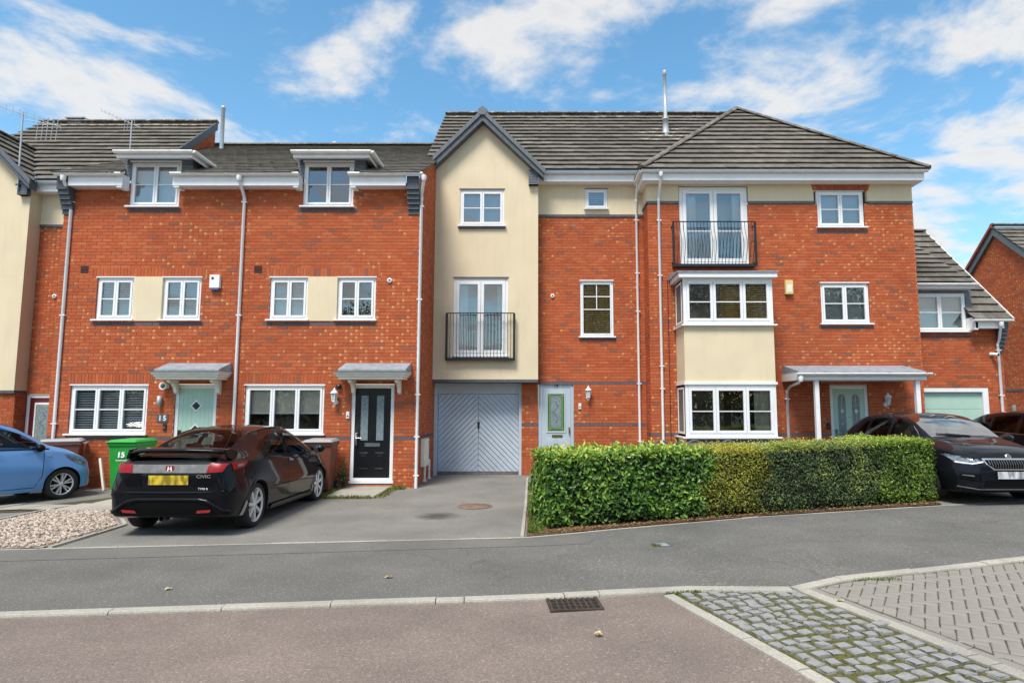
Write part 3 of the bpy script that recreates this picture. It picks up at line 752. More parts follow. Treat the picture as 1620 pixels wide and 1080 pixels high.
def text(name, s, size, loc, rot, mat, parent, depth=.003, align='CENTER', sx=1, bold=0.):
    cu = bpy.data.curves.new(name, 'FONT'); cu.body = s; cu.size = size; cu.extrude = depth; cu.align_x = align; cu.align_y = 'CENTER'; cu.resolution_u = 3; cu.offset = bold
    o = bpy.data.objects.new(name, cu); COL.objects.link(o); dg = bpy.context.evaluated_depsgraph_get()
    me = bpy.data.meshes.new_from_object(o.evaluated_get(dg)); bpy.data.objects.remove(o); bpy.data.curves.remove(cu)
    me.materials.clear(); me.materials.append(mat); me.name = name
    o = link(name, me, parent, loc, rot); o.scale = (sx, 1, 1); return o
# ---------------------------------------------------------------- houses
M_MINT = plain('mint_door_paint', (.40, .58, .49), .4, var=.04)
M_DBLACK = plain('black_door_paint', (.008, .009, .011), .25, var=.1)
M_DGREY = plain('blue_grey_door_paint', (.42, .49, .55), .42, var=.05, vs_=3, dirt=(.32, .37, .42), dirt_amt=.3)
M_GARAGE = plain('blue_grey_garage_paint', (.52, .585, .66), .5, var=.06, vs_=2.5, dirt=(.34, .34, .34), dirt_amt=.35)
M_BURG = plain('burgundy_door_paint', (.12, .012, .018), .35, var=.1)
M_CHROME = plain('satin_chrome', (.62, .62, .63), .25, 1, var=.05)
M_BRASS = plain('brass', (.42, .30, .09), .3, 1, var=.1)
M_GREEN_GL = plain('green_stained_glass', (.045, .16, .07), .15, var=.3, vs_=30)
M_YEL_GL = plain('yellow_leading', (.55, .45, .08), .3, var=.1)
M_WHITETXT = plain('white_marking', (.82, .82, .82), .5, var=.02)
M_ALARM = plain('cream_alarm_plastic', (.72, .56, .25), .45, var=.08)
M_ALWHITE = plain('white_alarm_plastic', (.78, .77, .74), .4, var=.03)
M_BLUEPL = plain('blue_plastic', (.06, .11, .25), .4, var=.05)
M_FLUE = plain('flue_metal', (.42, .45, .48), .4, .2, var=.1)
M_TERRA = plain('air_brick', (.055, .018, .012), .9, var=.2)
PITCH_L = 27.3

def door(house, x, y, z, w, h, style, leafmat, fmat=None, name='door', visw=None):
    fmat = fmat or M_WHITE; fw = .075
    f = MB(); f.box(0, fw, 0, .08, 0, h); f.box(w-fw, w, 0, .08, 0, h); f.box(fw, w-fw, 0, .08, h-fw, h); f.box(-.02, w+.02, -.05, .08, -.06, -.002); f.box(fw, w-fw, .002, .08, 0, .05)
    d = f.build(name, fmat, house, Vector((x, y, z)) - house.location)
    a, b, c, e = fw+.003, w-fw-.003, .053, h-fw-.003; lw = b-a; lh = e-c
    lf = MB(); lf.box(a, b, .012, .07, c, e)
    def panel(u0, u1, v0, v1, t=.012):
        lf.box(a+lw*u0, a+lw*u1, .012-t, .0118, c+lh*v0, c+lh*v1)
    if style == 'diamond': 
        for k in range(1, 8): lf.box(a+lw*k/8-.004, a+lw*k/8-.0015, .0085, .0118, c+.02, e-.02)
    lo = None
    if style in ('twin', 'arched'):
        for (u0, u1) in ((.15, .40), (.60, .85)):
            panel(u0, u1, .09, .27, .01); panel(u0+.05, u1-.05, .115, .245, .016)
    if style == 'grey':
        for (u0, u1) in ((.14, .46), (.54, .86)): panel(u0, u1, .06, .36, .008); panel(u0+.04, u1-.04, .085, .335, .014)
    lo = lf.build('door_leaf', leafmat, d, bevel=.004)
    def pane(poly, mat, yy=.0075, nm='pane'):
        m = MB(); m.prism([(a+lw*u, c+lh*v) for u, v in poly], yy, .0116, 'y'); m.build(nm, mat, d)
    if style == 'twin':
        for u0, u1 in ((.17, .37), (.61, .81)):
            pane([(u0-.02, .40), (u1+.02, .40), (u1+.02, .93), (u0-.02, .93)], M_DBLACK, .004, 'glazing_trim'); 
            m = MB(); m.box(a+lw*u0, a+lw*u1, .0005, .0036, c+lh*.415, c+lh*.915); m.build('pane', M_FROST, d)
        m = MB(); m.box(a+lw*.30, a+lw*.72, -.006, .0118, c+lh*.345, c+lh*.385); m.build('letterbox', M_CHROME, d)
        for u in (.17, .60):
            for v in (.275, .10): m = MB(); m.box(a+lw*u, a+lw*(u+.22), -.003, .0005, c+lh*v, c+lh*v+.012); m.build('panel_edge', M_CHROME, d)
        m = MB(); m.tube([(a+.05, -.05, c+lh*.44), (a+.17, -.05, c+lh*.44)], .01, 6); m.box(a+.03, a+.07, -.045, .0118, c+lh*.36, c+lh*.50); m.build('handle', M_CHROME, d)
    if style == 'diamond':
        for vc in (.80, .535, .27):
            r_, rv = .17, .17*lw/lh
            pane([(.5-r_, vc), (.5, vc-rv), (.5+r_, vc), (.5, vc+rv)], M_WHITE, .002, 'glazing_trim')
            q = r_*.72; qv = rv*.72; m = MB(); m.prism([(a+lw*(.5-q), c+lh*vc), (a+lw*.5, c+lh*(vc-qv)), (a+lw*(.5+q), c+lh*vc), (a+lw*.5, c+lh*(vc+qv))], -.002, .0016, 'y'); m.build('pane', M_FROSTD, d)
        m = MB(); m.tube([(a+.05, -.05, c+lh*.44), (a+.05, -.05, c+lh*.50)], .012, 6); m.box(a+.03, a+.07, -.045, .0118, c+lh*.40, c+lh*.53); m.build('handle', M_BLACK, d)
    if style == 'arched':
        for u0, u1 in ((.16, .40), (.60, .84)):
            arch = [(u0, .42), (u1, .42), (u1, .86)] + [((u0+u1)/2 + (u1-u0)/2*math.cos(t*math.pi/8), .86 + .07*math.sin(t*math.pi/8)) for t in range(1, 8)] + [(u0, .86)]
            pane(arch, M_FROST)
            for vv in (.56, .72):
                m = MB(); um = (u0+u1)/2; m.prism([(a+lw*(um-.06), c+lh*vv), (a+lw*um, c+lh*(vv-.03)), (a+lw*(um+.06), c+lh*vv), (a+lw*um, c+lh*(vv+.03))], .003, .0072, 'y'); m.build('leading', M_CHROME, d)
            m = MB(); um = a+lw*(u0+u1)/2; m.box(um-.003, um+.003, .0035, .0072, c+lh*.43, c+lh*.92); m.build('leading', M_CHROME, d)
        m = MB(); m.lathe([(0, 0), (.028, 0), (.03, .012), (.012, .02), (0, .02)], 12, (a+lw*.5, -.012, c+lh*.66), 'y'); m.build('knocker', M_CHROME, d)
        m = MB(); m.tube([(a+.04, -.05, c+lh*.45), (a+.16, -.05, c+lh*.45)], .009, 6); m.box(a+.025, a+.06, -.045, .0118, c+lh*.36, c+lh*.50); m.build('handle', M_CHROME, d)
    if style in ('grey', 'burg'):
        tr = M_WHITE if style == 'burg' else leafmat
        pane([(.17, .43), (.83, .43), (.83, .94), (.17, .94)], tr, -.002, 'glazing_trim')
        m = MB(); m.box(a+lw*.22, a+lw*.78, -.006, -.0022, c+lh*.455, c+lh*.915); p = m.build('pane', M_GREEN_GL if style == 'grey' else M_FROST, d)
        m = MB(); m.box(a+lw*.32, a+lw*.68, -.0085, -.0062, c+lh*.49, c+lh*.88); m.build('pane', M_FROST, d)
        m = MB()
        for u in (.29, .71): m.box(a+lw*u-.004, a+lw*u+.004, -.010, -.0062, c+lh*.46, c+lh*.91)
        for v in (.48, .89): m.box(a+lw*.22, a+lw*.78, -.0115, -.0102, c+lh*v-.004, c+lh*v+.004)
        m.build('leading', M_YEL_GL, d)
        # swirl ornament etched in the middle
        m = MB()
        for k in range(26):
            t = k/25; xx = a+lw*(.5 + .10*math.sin(t*9.5)*math.sin(math.pi*t)); zz = c+lh*(.55 + .27*t); m.box(xx-.012, xx+.012, -.0105, -.0088, zz-.007, zz+.007)
        m.build('etching', M_SLATE, d)
        m = MB(); m.box(a+lw*.36, a+lw*.72, -.004, .0116, c+lh*.375, c+lh*.405); m.build('letterbox', M_BRASS, d)
        m = MB(); m.box(b-.055, b-.025, -.04, .0116, c+lh*.42, c+lh*.50); m.build('handle', M_BRASS, d)
    return d
M_FROSTD = plain('dark_obscure_glass', (.05, .06, .065), .08, var=.5, vs_=14)

def canopy(house, x0, x1, Y=13.9, zt=2.70):
    """door canopy: lead roof, stepped cream moulding, two curved brackets"""
    yf = Y - .55
    m = MB(); m.prism([(Y-.003, 2.50), (Y-.003, zt), (Y-.06, zt), (yf-.03, 2.535), (yf-.03, 2.50)], x0+.13, x1-.02, 'x'); c = part(m, 'porch_canopy', M_LEAD, house)
    m = MB()
    for i, (ins, za, zb) in enumerate(((0, 2.475, 2.498), (.03, 2.43, 2.474), (.065, 2.385, 2.429), (.10, 2.335, 2.384))): m.box(x0+ins, x1-ins, yf+ins*.8, Y-.003, za, zb)
    m.build('moulding', M_MOULD, c, bevel=.008)
    m = MB(); m.box(x0-.01, x1+.01, yf-.035, Y-.003, 2.4985, 2.5); m.build('lead_edge', M_LEAD, c)
    for xb in (x0+.28, x1-.30):
        m = MB(); pr = [(Y-.003, 2.334), (Y-.40, 2.334), (Y-.36, 2.27), (Y-.22, 2.24), (Y-.13, 2.17), (Y-.09, 2.06), (Y-.003, 2.02)]
        m.prism(pr, xb, xb+.075, 'x'); m.build('bracket', M_MOULD, c, bevel=.006)
    return c
def dormer(house, x0, x1, zt=7.22):
    """box dormer that carries the window up through the eaves"""
    Y = 13.9; slope = math.tan(R(PITCH_L)); yb = 15.0
    m = MB()
    m.box(x0, x0+.14, Y, yb, 6.88, 7.30); m.box(x1-.24, x1, Y, yb, 6.88, 7.30); m.box(x0+.14, x1-.24, Y, Y+.06, 7.235, 7.30)
    c = part(m, 'dormer', M_LEADC, house)
    for i in range(1, 6): # lapped slate courses on the cheek faces
        q = MB(); z = 6.88 + i*.075; q.box(x1-.24+.002, x1+.004, Y-.004, yb, z, z+.006); q.box(x0-.004, x0+.138, Y-.004, yb, z, z+.006); q.build('cladding_lap', M_SLATE, c)
    ov0, ov1 = x0+.04, x1+.16; yf = 13.56
    m = MB(); m.box(ov0, ov1, yf, 15.3, 7.302, 7.325); m.box(ov0, ov1, yf-.018, yf, 7.20, 7.33); m.box(ov1, ov1+.018, yf-.018, 14.72, 7.20, 7.33); m.box(ov0-.018, ov0, yf-.018, 14.72, 7.20, 7.33)
    m.build('dormer_fascia', M_WHITE, c)
    m = MB(); m.box(ov0-.03, ov1+.03, yf-.03, 15.3, 7.3305, 7.365); m.build('dormer_roof', M_LEAD, c)
    gutter(house, (ov0-.04, yf-.075, 7.335), (ov1+.07, yf-.075, 7.335)); gutter(house, (ov1+.075, yf-.1, 7.335), (ov1+.075, 14.75, 7.335))
M_LEADC = plain('lead_cladding', (.13, .155, .19), .6, var=.25, vs_=9)

def left_house(x0, x1, wins, name_lbl, number, end):
    h = empty('terraced_house', ((x0+x1)/2, 13.9, 0), name_lbl, 'house', 'red brick terraced houses')
    Y = 13.9; W = Wall(h, 300, seed=x0)
    D, F1, F2, Gw, Dr = wins['dormer'], wins['f1'], wins['f2'], wins['g'], wins['door']
    U = lambda r: (r[0]-x0, r[1]-x0, r[2], r[3])
    holes = [U((D[0], D[1], 6.20, 6.9)), U((F1[0], F2[1], 3.645, 4.60)), U((Gw[0], Gw[1], 1.15, 2.225)), U((Dr[0], Dr[1], .10, 2.25))]
    blue = [(0, x1-x0, 1.05, 1.125), U((D[0]-.05, D[1]+.05, 6.075, 6.15)), U((F1[0]-.06, F2[1]+.06, 3.525, 3.60)), U((Gw[0]-.1, Gw[1]+.1, 1.05, 1.125))]
    sold = [U((F1[0]-.1, F2[1]+.1, 4.60, 4.825)), U((Gw[0]-.08, Gw[1]+.08, 2.25, 2.475))]
    W.plane((x0, Y), (1, 0), x1-x0, 0, 6.75, holes, blue, sold)
    if end == 'right':
        t = math.tan(R(PITCH_L)); W.plane((x1, Y), (0, 1), 2.62, 0, 6.75, [], [(0, 2.62, 1.05, 1.125)], vtop=lambda u: 6.835 + (u+.40)*t)
    W.flush()
    fw = dict(fw=.05, sw=.042)
    window(h, D[0], Y+.02, 6.215, D[1]-D[0], 1.02, fill=wins['fill'][0], glass=M_GLASS, **fw)
    window(h, F1[0], Y+.03, 3.665, F1[1]-F1[0], .925, fill=wins['fill'][1], **fw); window(h, F2[0], Y+.03, 3.665, F2[1]-F2[0], .925, fill=wins['fill'][2], **fw)
    m = MB(); m.box(F1[1]+.004, F2[0]-.004, Y-.03, Y+.08, 3.63, 4.615); part(m, 'render_panel', M_CREAM, h)
    window(h, Gw[0], Y+.03, 1.185, Gw[1]-Gw[0], 1.03, (1, 1, 1), fill=wins['fill'][3], bars=() if wins['fill'][3] == 'roller' else (.5,), glass=M_GLASSC, **fw)
    m = MB(); m.box(D[0]-.02, D[1]+.02, Y-.02, Y+.1, 6.158, 6.178); part(m, 'sill_course', M_SLATE, h)
    door(h, Dr[0], Y+.03, .19, Dr[1]-Dr[0], 2.05, wins['dstyle'], wins['dmat'])
    canopy(h, *wins['canopy'])
    # eaves, split by the dormer
    for a, b in ((x0 + .0, D[0]-.0), (D[1], x1 - (.27 if end == 'right' else 0))):
        fascia(h, a + (.24 if (end == 'left' and a == x0) else 0), b, 13.62, Y-.002, 6.60, 6.83)
    gl = (x0-.02 if end == 'left' else x0); gr = x1+.12 if end == 'right' else x1
    gutter(h, (gl, 13.555, 6.86), (D[0]+.02, 13.555, 6.86)); gutter(h, (D[1]-.02, 13.555, 6.86), (gr, 13.555, 6.86))
    for a in (D[0]-.13, D[1]+.02): m = MB(); m.box(a, a+.11, 13.63, Y-.003, 6.56, 6.87); part(m, 'fascia_return', M_WHITE, h)
    dormer(h, D[0]-.14, D[1]+.26)
    # roof
    rf = Roof(h, 300, True); S = Vector((0, math.cos(R(PITCH_L)), math.sin(R(PITCH_L)))); sl = (20.0-13.50)/math.cos(R(PITCH_L))
    a0 = x0 - .05; a1 = x1 + (.06 if end == 'right' else 0)
    if end == 'left': a0 = x0 - .06
    db = (D[0]-.14-a0, D[1]+.26-a0)
    for (p, q, s0_) in ((0, db[0]+.02, 0), (db[1]-.02, a1-a0, 0), (db[0]+.02, db[1]-.02, 4*TG)):
        rf.slope((a0, 13.50, 6.835), (1, 0, 0), S, [(p, s0_), (q, s0_), (q, sl), (p, sl)])
    ro = rf.flush(); ridge_run(ro, (a0, 20.0, 6.835 + 6.5*math.tan(R(PITCH_L)) + .05), (a1, 20.0, 6.835 + 6.5*math.tan(R(PITCH_L)) + .05), .12, li=.3)
    # corbelled slate kneeler
    if end in ('left', 'right'):
        k = None
        for i in range(6):
            m = MB(); z1 = 6.82 - .30*(i > 0) - .10*max(0, i-1); z0 = z1 - (.30 if i == 0 else .10); pj = .26 - i*.045
            xx = (x0-.02, x0+.23) if end == 'left' else (x1-.25, x1+.012)
            m.box(xx[0], xx[1], Y - pj, Y-.012, z0+.006, z1)
            if k is None: k = part(m, 'eaves_corbel', M_SLATE, h)
            else: m.build('corbel_course', M_SLATE, k)
    for v in wins.get('vents', ()): m = MB(); m.box(v[0]-.085, v[0]+.085, Y-.016, Y+.0, v[1]-.08, v[1]+.08); m.box(v[0]-.07, v[0]+.07, Y-.02, Y-.016, v[1]-.006, v[1]+.006); part(m, 'air_vent', M_TERRA, h)
    return h
h15 = left_house(-10.65, -6.66, dict(dormer=(-9.21, -8.10), f1=(-9.79, -8.97), f2=(-8.33, -7.49), g=(-10.20, -8.52), door=(-7.93, -7.02), fill=('pale', 'slats', 'slats', 'slats'),
    dstyle='diamond', dmat=M_MINT, canopy=(-8.20, -6.70), vents=[(-10.09, 4.78)]), 'red brick house with pale mint door and slatted blinds, number 15 beside the door', '15', 'left')
h17 = left_house(-6.66, -2.70, dict(dormer=(-5.32, -4.20), f1=(-5.97, -5.13), f2=(-4.475, -3.635), g=(-6.41, -4.69), door=(-4.10, -3.17), fill=('room', 'pale', 'room', 'roller'),
    dstyle='twin', dmat=M_DBLACK, canopy=(-4.36, -2.79), vents=[(-6.25, 4.78)]), 'red brick house with shiny black front door and half-drawn roller blinds', '17', 'right')
downpipe(h15, -10.47, 13.855, .02, 6.38, 13.555, 6.82, brk=(1.4, 3.75, 6.3)); downpipe(h17, -6.61, 13.855, .02, 6.38, 13.555, 6.82, brk=(1.2, 3.75, 6.3)); downpipe(h17, -2.655, 13.85, .02, 6.38, 13.555, 6.82, .10, brk=(.30, 1.12, 2.02, 4.1, 6.2))
# small flue showing over the ridge of the black-door house
m = MB(); m.lathe([(.06, 9.9), (.06, 10.42), (.10, 10.43), (.10, 10.52), (.09, 10.54), (0, 10.54)], 12, (-6.85, 20.5, 0)); part(m, 'flue', M_FLUE, h17)

# ---------------------------------------------------------------- gabled house type (grey garage) and its twin at the left edge
PITCH_G = 40.6
def gable_house(dx, dz, lbl, cut=None, detail=True, doorstyle='grey', dmat=M_DGREY, dfm=None, x_right=2.70, brick_from=None):
    X = lambda x: x + dx
    h = empty('gabled_house', (dx - .2, 16.3, dz), lbl, 'house', 'houses with a cream rendered gable'); Y, G = 16.3, 15.9
    lo = h.location.copy()
    W = Wall(h, 300 if detail else 240, seed=dx+3)
    # the wall right of the gable
    x0 = X(-.06); wid = X(x_right) - x0; V = lambda *a: (X(a[0])-x0, X(a[1])-x0, a[2]+dz, a[3]+dz)
    holes = [V(-.06, .85, .10, 2.345)]; blue = [V(-.06, 9, 2.325, 2.40), V(-.06, 9, 1.275, 1.35)]
    blue = [(0, wid, 2.325+dz, 2.40+dz), (0, wid, 1.275+dz, 1.35+dz)]
    if detail:
        holes += [V(1.02, 1.89, 3.525, 5.01)]; blue += [V(.98, 1.93, 3.45, 3.525)]
    W.plane((x0, Y), (1, 0), wid, 0, 6.70+dz, holes, blue)
    # pier and flank of the garage opening
    px0 = X(-.48)
    W.plane((px0, Y), (1, 0), X(-.06)-px0, 0, 2.43+dz, [], [(0, .42, 1.275+dz, 1.35+dz)])
    if not detail:   # brick return below the overhanging gable
        pass
    W.flush()
    m = MB(); m.box(X(-2.70), X(-.062), G+.002, Y-.001, 2.37+dz, 2.438+dz); part(m, 'gable_soffit', M_SLATE, h)
    # cream upper strip with grey drip band
    m = MB()
    cols = [x0, X(1.17), X(1.76), X(x_right)] if detail else [x0, X(x_right)]
    if detail:
        m.box(cols[0]+.002, cols[1], Y-.02, Y+.1, 6.765, 7.62); m.box(cols[2], cols[3]-.002, Y-.02, Y+.1, 6.765, 7.62); m.box(cols[1], cols[2], Y-.02, Y+.1, 6.765, 6.91); m.box(cols[1], cols[2], Y-.02, Y+.1, 7.455, 7.62)
    else: m.box(x0+.002, X(x_right)-.002, Y-.02, Y+.1, 6.765+dz, 7.62+dz)
    part(m, 'render_strip', M_CREAM, h)
    m = MB(); m.box(x0+.002, X(x_right)-.002, Y-.035, Y+.05, 6.70+dz, 6.764+dz); part(m, 'drip_band', M_SLATE, h)
    # rendered gable standing forward
    gx0, gx1, cx = X(-2.69), X(-.06), X(-1.48); zb = 2.44+dz
    topz = lambda x: 9.12+dz - abs(x-cx)*1.0
    m = MB(); hs = [(X(-2.19), X(-.82), 3.02, 5.0), (X(-2.06), X(-.93), 6.345, 7.31)] if detail else []
    us = sorted(set([gx0, gx1, cx] + [q for a in hs for q in a[:2]])); vs_ = sorted(set([zb, 7.35+dz] + [q for a in hs for q in a[2:]]))
    for a, b in zip(us, us[1:]):
        for c, d in zip(vs_, vs_[1:]):
            if any(q[0]-1e-5 <= a and b <= q[1]+1e-5 and q[2]-1e-5 <= c and d <= q[3]+1e-5 for q in hs): continue
            m.add([(a,G,c),(b,G,c),(b,G,d),(a,G,d)], [(0,1,2,3)])
        m.add([(a,G,7.35+dz),(b,G,7.35+dz),(b,G,topz(b)),(a,G,topz(a))], [(0,1,2,3)])
    for (a, b, c, d) in hs: m.add([(a,G,c),(b,G,c),(b,G,d),(a,G,d),(a,G+.1,c),(b,G+.1,c),(b,G+.1,d),(a,G+.1,d)], [(0,4,5,1),(3,2,6,7),(0,3,7,4),(1,5,6,2)])
    m.add([(gx1,G,zb),(gx1,Y,zb),(gx1,Y,7.72+dz),(gx1,G,7.72+dz)], [(0,1,2,3)]); m.add([(gx0,G,zb),(gx0,Y+.3,zb),(gx0,Y+.3,7.9+dz),(gx0,G,7.9+dz)], [(3,2,1,0)])
    m.add([(gx0,G,zb),(gx1,G,zb),(gx1,Y,zb),(gx0,Y,zb)], [(3,2,1,0)])
    part(m, 'rendered_gable', M_CREAM, h)
    if detail:
        window(h, X(-2.19), G+.03, 3.03, 1.37, 1.96, (1, 1), bars=(), fill='nets', fw=.065, sw=.075, sill=.02, name='french_door', head=False)
        window(h, X(-2.06), G+.03, 6.36, 1.13, .94, fill='pale', sill=.05, head=False)
        m = MB(); m.box(X(-2.09), X(-.90), G-.02, G+.05, 6.27, 6.318); m.box(X(-2.21), X(-.80), G-.012, G+.03, 5.004, 5.03); m.box(X(-2.08), X(-.91), G-.012, G+.03, 7.312, 7.335); part(m, 'window_trim', M_PLANE, h)
        balcony(h, X(-2.335), X(-.655), G-.13, 2.955, 4.085, 19, proj=.13)
        window(h, X(1.03), Y+.03, 3.56, .85, 1.44, (1,), bars=(.49, .75), vbars=1, fill='wood', fw=.05, sw=.025, glass=M_GLASSC)
        # the crossing bar of the upper half and the little etched emblem
        window(h, X(1.175), Y+.0, 6.915, .58, .535, (1,), bars=(), fill='slats', fw=.045, sw=.04, sill=.03, sill_h=.025, head=False)
        m = MB(); m.box(X(1.16), X(1.77), Y-.03, Y+.03, 7.456, 7.478); part(m, 'window_trim', M_PLANE, h)
    dd = door(h, X(-.055), Y+.03, .19+dz, .90, 2.15, doorstyle, dmat, dfm or dmat)
    # garage
    gy = 16.5
    if detail:
        m = MB(); m.box(X(-2.69), X(-2.625), gy-.25, gy+.06, .02, 2.36); m.box(X(-.545), X(-.481), Y+.05, gy+.06, .02, 2.36); m.box(X(-2.625), X(-.545), gy-.06, gy+.06, 2.10, 2.366); m.box(X(-2.69), X(-.48), gy-.05, gy+.1, .0, .045)
        gd = part(m, 'garage_door', M_GARAGE, h)
        m = MB(); m.box(X(-2.62), X(-.55), gy+.012, gy+.05, .06, 2.095); m.build('door_panel', M_GARAGE, gd)
        m = MB(); m.box(X(-2.62), X(-.55), gy-.03, gy+.011, .062, .13); m.build('bottom_rail', M_WEATH, gd)
        # chevron boards: clip 45-degree strips to each half
        xa, xm, xb, z0, z1 = X(-2.615), X(-1.585), X(-.555), .135, 2.09
        for (ua, ub, sg) in ((xa, xm-.004, -1), (xm+.004, xb, 1)):
            k = -3.
            while k < 3.:
                # strip between lines z = z1 + sg*(x-xm)*(-1) ... sloping up towards the outside on both halves
                o = 1.9 + k
                lo_, hi_ = o, o + .118
                f = lambda x, c: c - sg*(x-xm)*1.0
                P = [(ua, f(ua, lo_)), (ub, f(ub, lo_)), (ub, f(ub, hi_)), (ua, f(ua, hi_))]
                rect = [(ua, z0), (ub, z0), (ub, z1), (ua, z1)]
                for i in range(4): 
                    P = clip(P, rect[i], rect[(i+1) % 4]) if P else P
                if P and len(P) >= 3:
                    ar = abs(sum(P[i][0]*P[(i+1) % len(P)][1]-P[(i+1) % len(P)][0]*P[i][1] for i in range(len(P))))/2
                    if ar > .002: m = MB(); m.prism(P, gy-.022 + rnd.uniform(-.002, .002), gy+.0118, 'y'); m.build('board', M_GARAGE, gd)
                k += .142
        m = MB(); m.lathe([(0, 0), (.035, 0), (.035, .012), (0, .012)], 12, (X(-1.585), gy-.04, 1.35), 'y'); m.tube([(X(-1.585), gy-.07, 1.36), (X(-1.585), gy-.07, 1.20)], .022, 8); m.build('handle', M_BLACK, gd)
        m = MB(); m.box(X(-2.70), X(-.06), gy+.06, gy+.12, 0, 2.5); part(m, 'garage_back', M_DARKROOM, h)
    else:
        m = MB(); m.box(X(-2.69), X(-.48), gy, gy+.06, dz, 2.4+dz); part(m, 'garage_door', M_GARAGE, h)
    # eaves
    ex1 = X(x_right) - .02
    fascia(h, X(-.05), ex1, Y-.30, Y-.022, 7.56+dz, 7.77+dz); gutter(h, (X(.06), Y-.365, 7.80+dz), (ex1+.0, Y-.365, 7.80+dz))
    m = MB()
    m.box(X(-.30), X(-.055), G-.14, G-.002, 7.40+dz, 7.78+dz); kn = part(m, 'gable_kneeler', M_SLATE, h)
    for i in range(5): q = MB(); q.box(X(-.302), X(-.053), G-.143, G-.0015, 7.40+dz+i*.075, 7.406+dz+i*.075); q.build('kneeler_joint', M_LEAD, kn)
    # roofs
    rf = Roof(h, 300); tg = math.tan(R(PITCH_G)); S = Vector((0, math.cos(R(PITCH_G)), math.sin(R(PITCH_G)))); ye, ze = 15.86, 7.80+dz; yr = 19.72; sl = (yr-ye)/math.cos(R(PITCH_G))
    rx0, rx1 = X(-3.06), (X(6.2) if detail else X(2.62)); rlen = rx1-rx0
    zr = ze + (yr-ye)*tg
    zz_g = 9.30+dz; vy = lambda z: ye + (z-ze)/tg           # main-roof Y at height z
    gu0 = X(-.0)-rx0
    def lich(u, s):
        if s > sl - .4: return .95 if rnd.random() < .5 else .3
        if detail and abs(u+rx0-3.75) < .75 and 2.2 < s < 3.7 and rnd.random() < .8: return 1.
        return 0
    def hid(u, s):
        x = u + rx0; y = ye + s*math.cos(R(PITCH_G)); z = ze + s*math.sin(R(PITCH_G)); return z < zz_g - abs(x-cx)*1.0 - .05 and y < 18.4
    gu = X(.02) - rx0
    rf.slope((rx0, ye, ze), (1, 0, 0), S, [(gu, 0), (rlen, 0), (rlen, sl), (gu, sl)], lich, hid); rf.slope((rx0, ye, ze), (1, 0, 0), S, [(0, TG), (gu, TG), (gu, sl), (0, sl)], lich, hid)
    # gable roof: right slope (faces +x) and left slope, running back into the main roof
    yv = vy(zz_g); yf = 15.70; r2 = math.sqrt(.5); Lr = 1.58/r2
    zb_ = zz_g - 1.58
    rf.slope((cx+1.58, yf, zb_), (0, 1, 0), (-1, 0, 1), [(0, 0), (max(.1, vy(zb_)-yf), 0), (yv-yf, Lr), (0, Lr)], None, pref=.9)
    lw_ = 1.20; zl = zz_g - lw_
    rf.slope((cx-lw_, yf, zl), (0, -1, 0), (1, 0, 1), [(0, 0), (0, lw_/r2), (-(yv-yf), lw_/r2), (-(vy(zl)-yf), 0)][::-1])
    ro = rf.flush()
    ridge_run(ro, (rx0, yr, zr+.06), (rx1, yr, zr+.06), .12, li=.9); ridge_run(ro, (cx, yf+.04, zz_g+.05), (cx, yv, zz_g+.05), .11, li=.4)
    m = MB(); vb = [(cx, zz_g+.0), (X(.10), zz_g - (X(.10)-cx)), (X(.10)-.02, zz_g-(X(.10)-cx)-.20), (cx, zz_g-.26)]
    m.prism(vb, yf-.05, G-.003, 'y'); vo = part(m, 'verge', M_SLATE, h)
    m = MB(); e = X(-2.72); m.prism([(cx, zz_g), (cx, zz_g-.26), (e, zz_g-.26-(cx-e)), (e, zz_g-(cx-e))], yf-.05, G-.003, 'y'); m.build('verge_board', M_SLATE, vo)
    for (xa_, xb_) in ((cx, X(.12)), (cx, X(-2.73))):     # capping pieces along both verges
        n = 6
        for i in range(n):
            a = xa_ + (xb_-xa_)*i/n; b = xa_ + (xb_-xa_)*(i+1)/n; za, zc = zz_g - abs(a-cx), zz_g - abs(b-cx); sg = 1 if xb_ > xa_ else -1
            P = [(a+sg*.002, za+.05), (b-sg*.002, zc+.05), (b-sg*.002, zc-.085), (a+sg*.002, za-.085)]
            q = MB(); q.prism(P, yf-.09, yf-.052, 'y'); q.build('verge_cap', M_PLANE, vo)
    q = MB(); q.prism([(cx-.12, zz_g+.02), (cx, zz_g+.11), (cx+.12, zz_g+.02), (cx+.09, zz_g-.12), (cx-.09, zz_g-.12)], yf-.10, yf+.12, 'y'); q.build('apex_cap', M_PLANE, vo)
    return h, ro, (ye, ze, tg, yr, zr)
M_WEATH = plain('peeling_grey_paint', (.16, .13, .12), .8, var=.4, vs_=14, dirt=(.30, .32, .35), dirt_amt=.7)
h19, roof19, RG = gable_house(0, 0, 'house with cream gable, grey chevron garage door and blue-grey front door 19')
downpipe(h19, 2.51, 16.255, .02, 7.15, 15.935, 7.76, brk=(.9, 2.35, 4.2, 5.2, 6.6))
text('number', '19', .115, Vector((.40, 16.322, 2.295)) - h19.location, (R(90), 0, 0), M_BLACK, h19, bold=.002)
